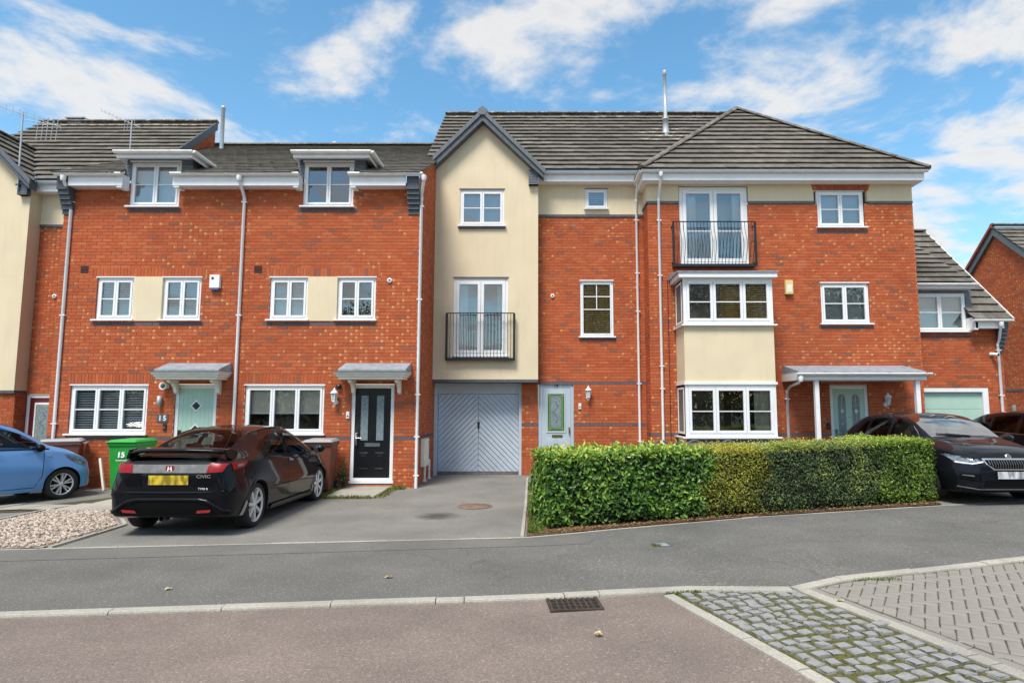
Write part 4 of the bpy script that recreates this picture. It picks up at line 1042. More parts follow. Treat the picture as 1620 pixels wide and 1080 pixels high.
# tall flue on the slope
fy = 18.25; fz = RG[1] + (fy-RG[0])*RG[2]
m = MB(); m.lathe([(.14, fz-.16), (.13, fz-.02), (.09, fz+.12), (.085, fz+.42), (.10, fz+.425), (.10, fz+.47), (.050, fz+.48), (.050, 11.66), (.062, 11.67), (.062, 11.78), (.05, 11.82), (0, 11.83)], 14, (3.73, fy, 0)); part(m, 'flue', M_FLUE, h19)
h13, roof13, _r = gable_house(-13.02, -.27, 'cream gabled house cut off by the left edge, burgundy door', detail=False, doorstyle='burg', dmat=M_BURG, dfm=M_WHITE, x_right=2.36)
m = MB(); m.lathe([(.058, 9.6), (.058, 10.98), (.068, 10.99), (.068, 11.06), (0, 11.07)], 12, (-9.86, 19.0, 0)); part(m, 'flue', M_FLUE, h13)
# gable-end wall of the left house above the neighbour's roof
t_ = math.tan(R(PITCH_G)); W = Wall(h13, 60, 4); W.plane((-10.45, 16.0), (0, 1), 3.7, 6.2, 7.5, vtop=lambda u: 7.50 + max(0, u-.0)*t_, mortar=True); W.flush()
m = MB(); m.prism([(15.9, 7.62), (19.72, 7.62+3.82*t_), (19.72, 7.34+3.82*t_), (15.9, 7.34)], -10.44, -10.38, 'x'); part(m, 'verge', M_SLATE, h13)
# brick front beneath the left gable
W = Wall(h13, 60, 9); W.plane((-14.6, 15.98), (1, 0), 1.50, 0, 2.17, [], [(0, 2, 1.05, 1.125)]); W.plane((-13.10, 15.98), (0, 1), .32, 0, 2.17); W.flush()

# ---------------------------------------------------------------- hipped house on the right with bay, porch and garage wing
h21 = empty('hipped_house', (6, 15.63, 0), 'hipped-roof red brick house with two-storey white bay window and mint front door', 'house')
YR = 15.63; W = Wall(h21, 300, seed=21); x0, x1 = 2.70, 9.36
U = lambda a, b, c, d: (a-x0, b-x0, c, d)
W.plane((x0, YR), (1, 0), x1-x0, 0, 6.84, [U(3.49, 5.22, 5.25, 7), U(6.965, 8.145, 6.225, 7), U(6.95, 8.15, 3.785, 4.82), U(7.06, 8.0, .1, 2.291), U(3.62, 5.20, .95, 2.30), U(3.62, 5.2, 3.6, 4.8)],
    [(0, x1-x0, 1.05, 1.125), U(6.93, 8.2, 6.075, 6.15), U(6.92, 8.2, 3.675, 3.75)])
W.plane((x0, 16.30), (0, -1), .67, 0, 6.84, [], [(0, .67, 1.05, 1.125)])
W.plane((x1, YR), (0, 1), 3, 0, 6.84)
# garage wing
xw0, xw1, YW = 9.36, 11.83, 16.3
V = lambda a, b, c, d: (a-xw0, b-xw0, c, d)
W.plane((xw0, YW), (1, 0), xw1-xw0, 0, 3.83, [V(9.55, 10.97, 3.66, 3.9), V(9.30, 11.40, .0, 2.24)], [V(9.5, 11.0, 3.525, 3.60)])
W.plane((xw1, YW), (0, 1), 4, 0, 3.83, vtop=lambda u: 3.85 + u*.94)
W.flush()
# cream upper band with brick panel over the small window
for i, (a, b) in enumerate(((x0, 3.48), (5.23, 6.88), (8.23, x1))):
    m = MB(); m.box(a+.002, b-.002, YR-.02, YR+.1, 6.905, 7.36); 
    if i == 1: m.prism([(6.878, 7.17), (6.96, 7.17), (6.88, 7.36), (6.878, 7.36)], YR-.019, YR+.1, 'y')
    if i == 0: m.box(x0-.02, x0+.001, YR-.02, 16.28, 6.905, 7.36)
    part(m, 'render_strip', M_CREAM, h21)
    m = MB(); m.box(a + (-.03 if i == 0 else .002), b-.002, YR-.035, YR+.05, 6.842, 6.904); 
    if i == 0: m.box(x0-.035, x0+.0, YR-.03, 16.28, 6.842, 6.904)
    part(m, 'drip_band', M_SLATE, h21)
m = MB(); m.box(3.481, 5.229, YR-.02, YR+.1, 7.30, 7.36); part(m, 'render_strip', M_CREAM, h21)
m = MB(); m.box(6.84, 8.27, YR-.012, YR+.09, 7.175, 7.36); arch = part(m, 'brick_arch', M_MORTAR, h21)
for k in range(19):
    m = MB(); a = 6.86 + k*.0745; mid = 7.55; m.add([(a + (mid-a)*-.0, YR-.022, 7.18), (a+.065, YR-.022, 7.18), (a+.065 + (a-mid)*.05, YR-.022, 7.355), (a + (a-mid)*.05, YR-.022, 7.355),
        (a, YR-.01, 7.18), (a+.065, YR-.01, 7.18), (a+.065+(a-mid)*.05, YR-.01, 7.355), (a+(a-mid)*.05, YR-.01, 7.355)], [(0,1,2,3),(0,4,5,1),(1,5,6,2),(2,6,7,3),(3,7,4,0)], 0, (rnd.uniform(.2, .7), 0, 0, 1)); m.build('brick', M_BRICK, arch)
window(h21, 3.50, YR+.03, 5.28, 1.71, 2.0, (1, 1), bars=(.42,), fill='nets', fw=.08, sw=.085, sill=.03, name='french_door', head=False)
window(h21, 6.97, YR+.03, 6.245, 1.165, .925, fill='pale', sill=.05); window(h21, 6.955, YR+.03, 3.81, 1.19, 1.0, fill='pale', sill=.06)
balcony(h21, 3.28, 5.30, YR-.24, 5.24, 6.31, 23, belly=.16, proj=.24)
door(h21, 7.065, YR+.03, .19, .93, 2.10, 'arched', M_MINT)
# bay: two storeys of glazing, rendered spandrel between, lead roof
YB = 14.75; bx0, bx1 = 3.34, 5.43
m = MB(); m.box(bx0, bx1, YB, YR-.012, 2.33, 3.63); bay = part(m, 'bay', M_CREAM, h21)
m = MB(); m.box(bx0-.07, bx1+.06, YB-.09, YR-.012, 3.632, 3.668); m.build('bay_sill', M_WHITE, bay); m = MB(); m.box(bx0-.03, bx1+.03, YB-.04, YR-.012, 2.27, 2.328); m.build('bay_head', M_WHITE, bay)
m = MB(); m.box(bx0-.12, bx1+.08, YB-.14, YR-.012, 4.76, 4.87); m.build('bay_fascia', M_WHITE, bay)
m = MB(); m.prism([(YR-.003, 4.872), (YB-.17, 4.872), (YB-.17, 4.90), (YR-.003, 5.02)], bx0-.16, bx1+.11, 'x'); m.build('bay_roof', M_LEAD, bay)
m = MB(); m.box(bx0, bx1, YB+.02, YR-.012, .0, 1.02); m.build('bay_base', M_PALEB, bay) if 'M_PALEB' in globals() else m.build('bay_base', M_CREAM, bay)
m = MB(); m.box(bx0-.005, bx1+.005, YB+.01, YR-.012, 1.02, 1.045); m.box(bx0-.09, bx1+.08, YB-.1, YR-.012, 1.045, 1.075); m.build('bay_sill', M_WHITE, bay)
for k in range(9):
    m = MB(); a = bx0 + k*.235; m.box(a+.003, min(a+.23, bx1), YB-.0, YB+.019, .955, 1.018); m.build('blue_brick', M_SLATE, bay)
for (z, hh, fl) in ((1.08, 1.19, 'curtains'), (3.67, 1.09, 'wood')):
    window(h21, bx0+.0, YB+.0, z, bx1-bx0, hh, (1, 1.12, 1), bars=(.48,), fill=fl, fw=.075, sw=.06, sill=0, glass=M_GLASSD if fl == 'curtains' else M_GLASSC, head=False)
    window(h21, bx0, YR-.03, z, YR-YB-.12, hh, (1,), bars=(.48,), fill='room', rot=R(-90), fw=.05, sw=.05, sill=0, head=False)
    m = MB(); m.box(bx1-.06, bx1, YB+.075, YR-.012, z, z+hh); m.build('bay_side', M_WHITE, bay)
# eaves
Ye = YR-.36
fascia(h21, x0-.15, x1+.12, Ye+.02, YR-.022, 7.335, 7.54); gutter(h21, (x0-.22, Ye-.045, 7.57), (x1+.19, Ye-.045, 7.57))
m = MB(); m.box(x0-.17, x0-.15, Ye+.02, 16.29, 7.335, 7.54); m.box(x0-.15, x0, YR-.022, 16.29, 7.335, 7.347); part(m, 'fascia_return', M_WHITE, h21); m = MB(); m.box(x1+.12, x1+.14, Ye+.02, 18, 7.335, 7.54); m.box(x1, x1+.12, YR-.02, 18, 7.335, 7.347); part(m, 'fascia_return', M_WHITE, h21)
gutter(h21, (x0-.215, 16.25, 7.57), (x0-.215, Ye-.05, 7.57), brackets=False)
downpipe(h21, 2.97, YR-.045, .02, 6.95, Ye-.045, 7.54, brk=(.9, 2.2, 2.75, 5.0, 6.4))
# hipped roof
ax, ay, az = 5.95, 18.62, 10.76
ex0, ex1, ze = x0-.24, x1+.22, 7.56; eY = Ye-.10
S = Vector((0, ay-eY, az-ze)); sl = S.length
rf = Roof(h21, 300); rf.slope((ex0, eY, ze), (1, 0, 0), S, [(0, 0), (ex1-ex0, 0), (ax-ex0, sl)], None)
S2 = Vector((ax-ex1, 0, az-ze)); rf.slope((ex1, eY, ze), (0, 1, 0), S2, [(0, 0), (5, 0), (5, S2.length), (ay-eY, S2.length)])
S3 = Vector((ax-ex0, 0, az-ze)); rf.slope((ex0, 19.6, ze), (0, -1, 0), S3, [(0, 0), (19.6-eY, 0), (19.6-ay, S3.length), (0, S3.length)])
# wing roof with its verge, dormer roof above the small window
wp = math.atan2(3.04, 3.2); SW = Vector((0, math.cos(wp), math.sin(wp)))
wsl = (19.3-15.92)/math.cos(wp)
rf.slope((10.93, 15.92, 3.92), (1, 0, 0), SW, [(0, 0), (.96, 0), (.96, wsl), (0, wsl)], pref=1.3)
S4 = Vector((0, 19.3-15.98, 3.92+wsl*math.sin(wp)-4.88)); rf.slope((9.36, 15.98, 4.88), (1, 0, 0), S4, [(0, 0), (1.66, 0), (1.66, 1.3), (1.60, S4.length), (0, S4.length)], pref=1.3)
ro = rf.flush()
ridge_run(ro, (ex0, eY, ze+.05), (ax, ay, az+.06), .11, li=.35, name='hip_tile'); ridge_run(ro, (ex1, eY, ze+.05), (ax, ay, az+.06), .11, li=.2, name='hip_tile')
ridge_run(ro, (9.3, 19.3, 3.92+wsl*math.sin(wp)+.05), (11.9, 19.3, 3.92+wsl*math.sin(wp)+.05), .11, li=0)
m = MB(); zt = 3.92+wsl*math.sin(wp); m.prism([(15.9, 3.90), (15.9, 3.99), (19.3, zt+.06), (19.3, zt-.06)], 11.885, 11.91, 'x'); part(m, 'verge', M_GUT, h21)
# wing dormer and eaves
window(h21, 9.62, YW+.0, 3.69, 1.34, .985, (1, 1), fill='pale', sill=.05, sill_h=.03, fw=.045, sw=.045, head=False)
m = MB(); m.box(9.37, 9.60, YW-.0, YW+.4, 3.66, 4.80); m.box(10.975, 11.13, YW+.0, 17.2, 3.95, 4.80); m.box(9.60, 10.975, YW-.002, YW+.1, 4.68, 4.80); dm = part(m, 'dormer', M_LEADC, h21)
for k in range(9): m = MB(); m.box(10.977, 11.134, YW-.004, 17.2, 4.0+k*.085, 4.006+k*.085); m.build('cladding_lap', M_SLATE, dm)
m = MB(); m.box(9.37, 11.06, YW-.26, YW+.02, 4.765, 4.835); m.build('dormer_fascia', M_WHITE, dm)
gutter(h21, (9.37, YW-.31, 4.88), (11.12, YW-.31, 4.88))
fascia(h21, 11.0, 11.72, YW-.30, YW-.002, 3.74, 3.90); gutter(h21, (10.90, YW-.36, 3.95), (11.90, YW-.36, 3.95)); m = MB(); m.box(10.965, 11.06, YW-.30, YW-.003, 3.70, 4.02); part(m, 'fascia_return', M_WHITE, h21)
k = None
for i in range(6):
    m = MB(); z1 = 3.90 - .10*i - (.12 if i else 0); m.box(11.70, 11.845-.0, YW-.27+i*.04, YW-.012, z1-(.22 if i == 0 else .10)+.006, z1)
    if k is None: k = part(m, 'eaves_corbel', M_SLATE, h21)
    else: m.build('corbel_course', M_SLATE, k)
downpipe(h21, 11.70, YW-.05, .02, 3.35, YW-.36, 3.91, -.10, brk=(2.05, 3.2))
# sectional garage door in white frame
m = MB(); m.box(9.36, 11.52, YW+.0, YW+.14, 2.14, 2.238); m.box(11.26, 11.40, YW+.0, YW+.14, .02, 2.14); gd = part(m, 'garage_door', M_WHITE, h21)
for i in range(5): m = MB(); m.box(9.37, 11.258, YW+.08, YW+.12, .03+i*.42, .03+i*.42+.415); m.build('door_section', M_MINTG, gd, bevel=.004) if 'M_MINTG' in globals() else m.build('door_section', M_MINT, gd, bevel=.004)
# porch: lead roof, gutter, two white posts
py = YR-1.0
m = MB(); m.prism([(YR-.003, 2.54), (YR-.003, 2.76), (YR-.07, 2.76), (py, 2.57), (py, 2.54)], 5.92, 8.84, 'x'); pc = part(m, 'porch', M_LEAD, h21)
m = MB(); m.box(5.90, 8.85, py, py+.03, 2.37, 2.538); m.box(5.90, 5.93, py+.03, YR-.003, 2.37, 2.538); m.box(8.82, 8.85, py+.03, YR-.003, 2.37, 2.538); m.box(5.93, 8.82, py+.03, YR-.003, 2.372, 2.39); m.build('porch_fascia', M_WHITE, pc)
for xx in (6.30, 8.62): m = MB(); m.box(xx, xx+.095, py+.05, py+.145, .02, 2.37); m.build('post', M_WHITE, pc)
gutter(h21, (5.84, py-.06, 2.53), (8.93, py-.06, 2.53))
downpipe(h21, 6.0, YR-.05, .02, 2.15, py-.06, 2.47, -.06, brk=(1.95,))

# ---------------------------------------------------------------- house beyond, gable end towards us
hf = empty('brick_house', (19, 24, 0), 'red brick gable end of the house beyond the right-hand garage', 'house')
gx = 17.95; ya, za = 24.6, 8.72; half = 5.2; tp = math.tan(R(40)); W = Wall(hf, 300, 33)
W.plane((gx, ya+half), (0, -1), 2*half, 0, za-half*tp, [], [], vtop=lambda u: za - abs(half-u)*tp)
W.flush()
rf = Roof(hf, 300); S = Vector((0, math.cos(R(40)), math.sin(R(40)))); ls = (half+.4)/math.cos(R(40))
rf.slope((gx-.14, ya-half-.4, za-(half+.4)*tp+.10), (1, 0, 0), S, [(0, 0), (6, 0), (6, ls), (0, ls)]); ro = rf.flush(); ridge_run(ro, (gx-.14, ya, za+.20), (gx+6, ya, za+.20), .13, li=.2)
m = MB(); m.prism([(ya-half-.4, za-(half+.4)*tp+.06), (ya, za+.06), (ya, za-.22), (ya-half-.4, za-(half+.4)*tp-.22)], gx-.12, gx-.02, 'x'); vo = part(m, 'verge', M_PLANE, hf)
m = MB(); m.prism([(ya, za+.06), (ya+half+.4, za-(half+.4)*tp+.06), (ya+half+.4, za-(half+.4)*tp-.22), (ya, za-.22)], gx-.12, gx-.02, 'x'); m.build('verge_board', M_PLANE, vo)
m = MB(); m.prism([(ya, za+.20), (ya+half+.4, za-(half+.4)*tp+.20), (ya+half+.4, za-(half+.4)*tp+.07), (ya, za+.07)], gx-.2, gx-.02, 'x'); m.build('verge_tile', M_TERRA2, vo) if 'M_TERRA2' in globals() else m.build('verge_tile', M_REVEAL, vo)
m = MB(); m.box(gx-.03, gx-.011, ya-half, ya+half, 2.38, 2.45); part(m, 'drip_band', M_SLATE, hf)
# ---------------------------------------------------------------- ground details
M_IRON = plain('rusty_cast_iron', (.055, .040, .032), .8, .2, var=.35, vs_=12, bump=.5, bs=90)
M_PITDARK = plain('drain_dark', (.012, .011, .010), .9)
M_COVER = plain('rusty_cover', (.20, .125, .10), .85, var=.25, vs_=16, bump=.6, bs=120)
gravel_bed = sheet('gravel_bed', [(-8.26, 9.99), (-8.22, 10.88), (-7.15, 10.88), (-6.2, 9.65), (-6.17, 8.12), (-9.6, 7.75)], .012, M_GRAV)
stone_run([(-9.7, 7.85), (-8.30, 9.99), (-8.26, 10.92), (-7.13, 10.93)], .05, .9, -.05, .035, 'edging_stone', gravel_bed, M_CONC, side=1, bev=.004)
stone_run([(-6.10, 8.12), (-6.16, 9.66), (-7.10, 10.88)], .05, .9, -.05, .025, 'edging_stone', gravel_bed, M_CONC, side=-1, bev=.004)
def stones_mesh():
    r = random.Random(5); poly = [(-8.20, 10.0), (-8.18, 10.85), (-7.17, 10.85), (-6.24, 9.63), (-6.2, 8.15), (-9.4, 7.8)]
    base = bmesh.new(); bmesh.ops.create_icosphere(base, subdivisions=1, radius=1); bv = [v.co.copy() for v in base.verts]; bf = [[v.index for v in f.verts] for f in base.faces]; base.free()
    mb = MB(); n = 0
    while n < 5200:
        x = r.uniform(-9.4, -6.2); y = r.uniform(7.8, 10.85)
        if not inpoly(x, y, poly): continue
        n += 1; q = r.uniform(.011, .024); sx, sy, sz = q*r.uniform(.8, 1.5), q*r.uniform(.7, 1.2), q*r.uniform(.5, .9); a = r.uniform(0, 6.28); c, s_ = math.cos(a), math.sin(a)
        P = []
        for v in bv:
            X, Y_, Z_ = v.x*sx*r.uniform(.8, 1.15), v.y*sy*r.uniform(.8, 1.15), v.z*sz
            P.append((x + X*c - Y_*s_, y + X*s_ + Y_*c, .02 + gz(x, y) + Z_ + r.uniform(0, .012)))
        mb.add(P, bf, 0, (r.random(), r.random(), 0, 1))
    return mb
def stone_mat():
    m, N, L, b = nodes_of('pink_white_gravel'); at = N.new('ShaderNodeAttribute'); at.attribute_name = 'bc'; sp = N.new('ShaderNodeSeparateColor'); L.new(at.outputs['Color'], sp.inputs[0])
    c = ramp(N, L, sp.outputs[0], [(0, (.20, .14, .11)), (.25, (.36, .28, .23)), (.6, (.47, .41, .35)), (.9, (.58, .53, .47)), (1, (.32, .16, .10))]); L.new(c, b.inputs['Base Color']); b.inputs['Roughness'].default_value = .85; return m
tag(stones_mesh().build('gravel_stone_layer', stone_mat(), gravel_bed), kind='stuff')
# paths of slabs
path15 = sheet('garden_path', [(-9.9, 10.4), (-8.85, 11.48), (-7.9, 12.9), (-6.9, 12.9), (-7.15, 10.98), (-8.20, 10.98)], .004, M_JOINT)
for i, (a, b) in enumerate(((-8.16, -7.2), (-7.98, -7.06), (-7.85, -7.0))):
    m = MB(); y0 = 11.0 + i*.62; m.box(a, b, y0, y0+.61, .0, .03 + gz(0, y0)); m.build('slab', M_SLAB, path15, bevel=.006)
for i in range(3):
    m = MB(); m.add([(-8.30-.5*i, 10.98-.0*i, .035), (-8.20-.5*i, 11.5+.1*i, .035), (-8.68-.5*i, 11.55-.1*i, .035), (-8.78-.5*i, 11.0-.15*i, .035)], [(0,1,2,3)]); m.build('slab', M_SLAB, path15)
path17 = sheet('door_path', [(-4.14, 12.4), (-3.16, 12.4), (-3.12, 13.88), (-4.12, 13.88)], .004, M_JOINT)
for i in range(3):
    m = MB(); y0 = 12.42 + i*.485; m.box(-4.12, -3.17, y0, y0+.475, .0, .035 + gz(0, y0)); m.build('slab', M_SLAB, path17, bevel=.006)
# gully grate
g = empty('drain_grate', (.30, 5.92, RZ + .010), 'rusty square road gully grate against the kerb', 'drain', rz=R(6))
m = MB(); m.box(-.235, .235, -.21, .21, -.1, .0015); m.build('pit', M_PITDARK, g)  # near-black block, its colour stands in for the darkness of an open pit
m = MB(); w, d = .235, .21
for (a, b, c, e) in ((-w, w, -d, -d+.03), (-w, w, d-.03, d), (-w, -w+.03, -d+.03, d-.03), (w-.03, w, -d+.03, d-.03)): m.box(a, b, c, e, 0, .012)
m.build('frame', M_IRON, g)
for k in range(7): m = MB(); x = -w+.03 + (2*w-.06)*(k+1)/8; m.box(x-.009, x+.009, -d+.03, d-.03, .0018, .010); m.build('bar', M_IRON, g)
for k in range(3): m = MB(); y = -d+.03 + (2*d-.06)*(k+1)/4; m.box(-w+.03, w-.03, y-.008, y+.008, .0017, .011); m.build('bar', M_IRON, g)
# covers
c = empty('manhole_cover', (-1.15, 11.43, gz(0, 11.43)), 'rusty round manhole cover in the drive before the grey garage', 'manhole cover')
m = MB(); m.lathe([(0, .006), (.26, .006), (.262, 0)], 28); m.build('lid', M_COVER, c); m = MB(); m.lathe([(.27, .0), (.272, .008), (.305, .008), (.307, 0)], 28); m.build('ring', M_COVER, c)
for k in range(6):
    m = MB(); a = k*math.pi/3; m.obox((Vector((math.cos(a)*.14, math.sin(a)*.14, .006)), Vector((math.cos(a), math.sin(a), 0)), Vector((-math.sin(a), math.cos(a), 0)), Vector((0, 0, 1))), -.07, .07, -.012, .012, 0, .004); m.build('rib', M_COVER, c)
wc = empty('stop_tap_cover', (1.52, 8.2, gz(1.5, 8.2)), 'small square water cover sunk in the pavement, grass on one side', 'cover', rz=R(10))
m = MB(); m.box(-.075, .075, -.075, .075, 0, .006); m.build('lid', M_LEAD, wc, bevel=.003); m = MB(); m.box(-.10, .10, -.10, .10, -.02, .004); m.build('frame', M_SLATE, wc)
# oil stain is colour of the tarmac itself: thin patch
def stain_mat():
    m, N, L, b = nodes_of('oil_stain'); tc = N.new('ShaderNodeTexCoord'); 
    vl = N.new('ShaderNodeVectorMath'); vl.operation = 'LENGTH'; L.new(tc.outputs['Object'], vl.inputs[0])
    n = mk_noise(N, L, 6, 6, .7); d = mth(N, L, 'ADD', vl.outputs['Value'], mth(N, L, 'MULTIPLY', mth(N, L, 'SUBTRACT', n, .5), .5))
    a = ramp(N, L, d, [(.10, (.5, .5, .5)), (.40, (0, 0, 0))]); L.new(a, b.inputs['Alpha']); b.inputs['Base Color'].default_value = (.040, .036, .026, 1); b.inputs['Roughness'].default_value = .6; return m
m = MB(); m.lathe([(0, 0), (.55, 0)], 24); s_ = m.build('oil_stain', stain_mat(), None, (-1.66, 10.45, gz(0, 10.45) + .0005)); s_['kind'] = 'structure'

# ---------------------------------------------------------------- plants
def leaf_mat(name, cols, rough=.42, trans=.25):
    m, N, L, b = nodes_of(name); at = N.new('ShaderNodeAttribute'); at.attribute_name = 'bc'; sp = N.new('ShaderNodeSeparateColor'); L.new(at.outputs['Color'], sp.inputs[0])
    c = ramp(N, L, sp.outputs[0], [(i/(len(cols)-1), q) for i, q in enumerate(cols)]); L.new(c, b.inputs['Base Color']); b.inputs['Roughness'].default_value = rough
    b.inputs['Specular IOR Level'].default_value = .5
    t = N.new('ShaderNodeBsdfTranslucent'); L.new(c, t.inputs[0]); mx = N.new('ShaderNodeMixShader'); mx.inputs[0].default_value = trans
    L.new(b.outputs[0], mx.inputs[1]); L.new(t.outputs[0], mx.inputs[2]); L.new(mx.outputs[0], N['Material Output'].inputs[0]); return m
def leaf_geo(l, w, fold=.25, curl=.2):
    """folded pointed leaf lying along +x from its base"""
    return [(0, 0, 0), (l*.35, w*.5, w*fold), (l*.7, w*.42, w*fold - l*curl*.3), (l, 0, -l*curl), (l*.7, -w*.42, w*fold - l*curl*.3), (l*.35, -w*.5, w*fold), (l*.35, 0, 0), (l*.7, 0, -l*curl*.35)], [(0,6,1),(1,6,7,2),(2,7,3),(0,5,6),(5,4,7,6),(4,3,7)]
def place_leaf(mb, p, nrm, l, w, tone, r, fold=.25, curl=.2, tilt=.7):
    n = Vector(nrm).normalized(); n = (n + Vector((r.gauss(0, 1), r.gauss(0, 1), r.gauss(0, 1)))*tilt*.5).normalized()
    t = Vector((r.gauss(0, 1), r.gauss(0, 1), r.gauss(0, 1) + .5)); t = (t - n*t.dot(n)).normalized(); b = n.cross(t)
    V, F = leaf_geo(l*r.uniform(.7, 1.25), w*r.uniform(.75, 1.2), fold, curl)
    mb.add([p + t*v[0] + b*v[1] + n*v[2] for v in V], F, 0, (tone, 0, 0, 1))
HA, HB = Vector((.11, 9.25, 0)), Vector((6.67, 10.91, 0)); HU = (HB-HA).normalized(); HN = Vector((HU.y, -HU.x, 0)); HLen = (HB-HA).length
def hedge(name, u0, u1, hgt, depth, nleaf, l, w, cols, label, cat='hedge', topcols=None, seed=1, pick=0, first=False, last=False):
    r = random.Random(seed); base = HA + HU*(u0+u1)/2; bz = gz(base.x, 9.5)
    e = empty(name, (base.x, base.y, bz), label, cat, 'hedge sections along the pavement')
    lo = -Vector((base.x, base.y, bz))
    def bulge(u, v): return .06*pnoise(Vector((u*1.4, v*1.4, 1))) + .045*pnoise(Vector((u*5, v*5, 4)))
    core = MB(); nseg = 10; a0, a1 = u0 - (0 if first else .03), u1 + (0 if last else .03)
    a0c, a1c = a0 + (.10 if first else 0), a1 - (.10 if last else 0)
    def pt(u, n, z): p = HA + HU*u + HN*n; return Vector((p.x, p.y, z + gz(p.x, 9.5)))
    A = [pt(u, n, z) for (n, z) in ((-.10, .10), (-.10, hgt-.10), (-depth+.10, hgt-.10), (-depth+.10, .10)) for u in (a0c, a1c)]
    core.add(A, [(0,1,3,2),(2,3,5,4),(4,5,7,6),(0,2,4,6),(1,7,5,3)]); core.build('shade_core', M_CORE, e, lo)  # dark box within the leaves, its colour stands in for the inner shade
    for k in range(int((u1-u0)/.18)):   # stems showing at the foot
        st = MB(); u = u0 + .08 + k*.18 + r.uniform(-.05, .05); n = -r.uniform(.12, .3)
        st.tube([pt(u, n, -.02), pt(u + r.uniform(-.06, .06), n + r.uniform(-.03, .05), .35)], .012, 5, r2=.006); st.build('stem', M_STEM, e, lo)
    areas = [('front', (u1-u0)*hgt), ('top', (u1-u0)*depth*.9)] + ([('left', depth*hgt*.8)] if first else []) + ([('right', depth*hgt*.25)] if last else [])
    tot = sum(q for _, q in areas); field = MB(); singles = []
    M_ = leaf_mat(name + '_leaf', cols)
    for nm, ar in areas:
        for i in range(int(nleaf*ar/tot)):
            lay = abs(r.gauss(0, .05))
            if nm == 'front':
                u = r.uniform(u0 - (0 if first else .10), u1 + (0 if last else .10)) + .10*math.sin(r.random()*6.28)*(0 if first or last else 1); z = .05 + (hgt-.05)*r.random()**.93;
                if not first and u < u0 + .14*math.sin(7*z + seed): continue
                if not last and u > u1 + .05 + .14*math.sin(7*z + seed + 1): continue
                if first and u < u0: continue
                if last and u > u1: continue
                n = -lay + bulge(u, z) - (max(0, z-hgt+.07)**2)*8 - (.06 if z < .16 else 0)*r.random()*2
                if first and u < u0+.08: n -= (u0+.08-u)*.8
                if last and u > u1-.08: n -= (u-u1+.08)*.8
                p = pt(u, n, z); no = HN + Vector((0, 0, .45))
                ton = .34 + .34*pnoise(p*2.2) + r.uniform(-.26, .30) - lay*2.2 + (.26 if z > hgt-.10 else 0)  # tone rises at the top edge, falls inward: shading put into leaf colour
            elif nm == 'top':
                u = r.uniform(u0, u1); n = -r.uniform(0, depth); z = hgt - lay*.7 + bulge(u, n*2); 
                if n > -.06: z -= (.06+n)*.5
                p = pt(u, n, z); no = Vector((0, 0, 1)); ton = .74 + r.uniform(-.18, .26) - lay*2  # top leaves get a lighter colour in place of brighter light
            elif nm == 'left':
                n = -r.uniform(0, depth); z = .05 + (hgt-.05)*r.random(); p = pt(u0 + lay + bulge(n, z), n, z); no = -HU + Vector((0, 0, .4)); ton = .4 + r.uniform(-.3, .3)
            else:
                n = -r.uniform(0, depth*.3); z = .05 + (hgt-.05)*r.random(); p = pt(u1 - lay + bulge(n, z), n, z); no = HU + Vector((0, 0, .4)); ton = .4 + r.uniform(-.3, .3)
            ton = min(1, max(0, ton))
            if nm == 'front' and pick > len(singles) and lay < .03 and r.random() < .5: singles.append((p, no, ton)); continue
            place_leaf(field, p, no, l*r.choice((.6, .85, 1, 1, 1.25)), w, ton, r, tilt=1.0)
            if nm == 'top' and r.random() < .02: place_leaf(field, p + Vector((0, 0, r.uniform(.02, .07))), HN, l*1.1, w, min(1, ton+.1), r, tilt=.8)
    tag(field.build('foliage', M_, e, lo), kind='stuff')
    if singles:
        var = []
        for k in range(6):
            q = MB(); V, F = leaf_geo(l*(1.0+.06*k), w*1.1, .25, .1 + .05*k); q.add(V, F, 0, (.12 + .16*k, 0, 0, 1)); var.append(q.mesh('leaf', M_))
        for (p, no, ton) in singles:
            n = (no.normalized() + Vector((r.gauss(0, .35), r.gauss(0, .35), r.gauss(0, .35)))).normalized(); t = Vector((r.gauss(0, 1), r.gauss(0, .4), r.gauss(0, 1) + .3)); t = (t - n*t.dot(n)).normalized()
            link('leaf', var[int(ton*5.99)], e, p + lo, Matrix((t, n.cross(t), n)).transposed().to_euler())
    return e
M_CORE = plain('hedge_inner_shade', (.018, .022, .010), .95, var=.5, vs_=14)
M_STEM = plain('woody_stem', (.07, .05, .035), .9, var=.3)
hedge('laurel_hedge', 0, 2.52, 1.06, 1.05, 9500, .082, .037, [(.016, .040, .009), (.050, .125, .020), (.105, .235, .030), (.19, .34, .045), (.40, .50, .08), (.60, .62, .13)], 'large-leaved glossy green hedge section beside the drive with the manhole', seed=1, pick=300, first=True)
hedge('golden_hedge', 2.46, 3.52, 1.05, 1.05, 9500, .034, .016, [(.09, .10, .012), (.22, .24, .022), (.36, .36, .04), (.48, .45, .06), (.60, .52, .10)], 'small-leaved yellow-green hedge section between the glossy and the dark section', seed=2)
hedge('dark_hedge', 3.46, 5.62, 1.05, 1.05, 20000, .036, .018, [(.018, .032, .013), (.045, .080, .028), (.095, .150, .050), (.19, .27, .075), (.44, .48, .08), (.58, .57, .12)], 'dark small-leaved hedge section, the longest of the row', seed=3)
hedge('bright_hedge', 5.56, 6.76, 1.07, 1.05, 11000, .042, .022, [(.020, .042, .009), (.08, .15, .02), (.18, .30, .035), (.33, .46, .055), (.54, .58, .11)], 'fresh green hedge section at the end next to the dark car', seed=4, last=True)
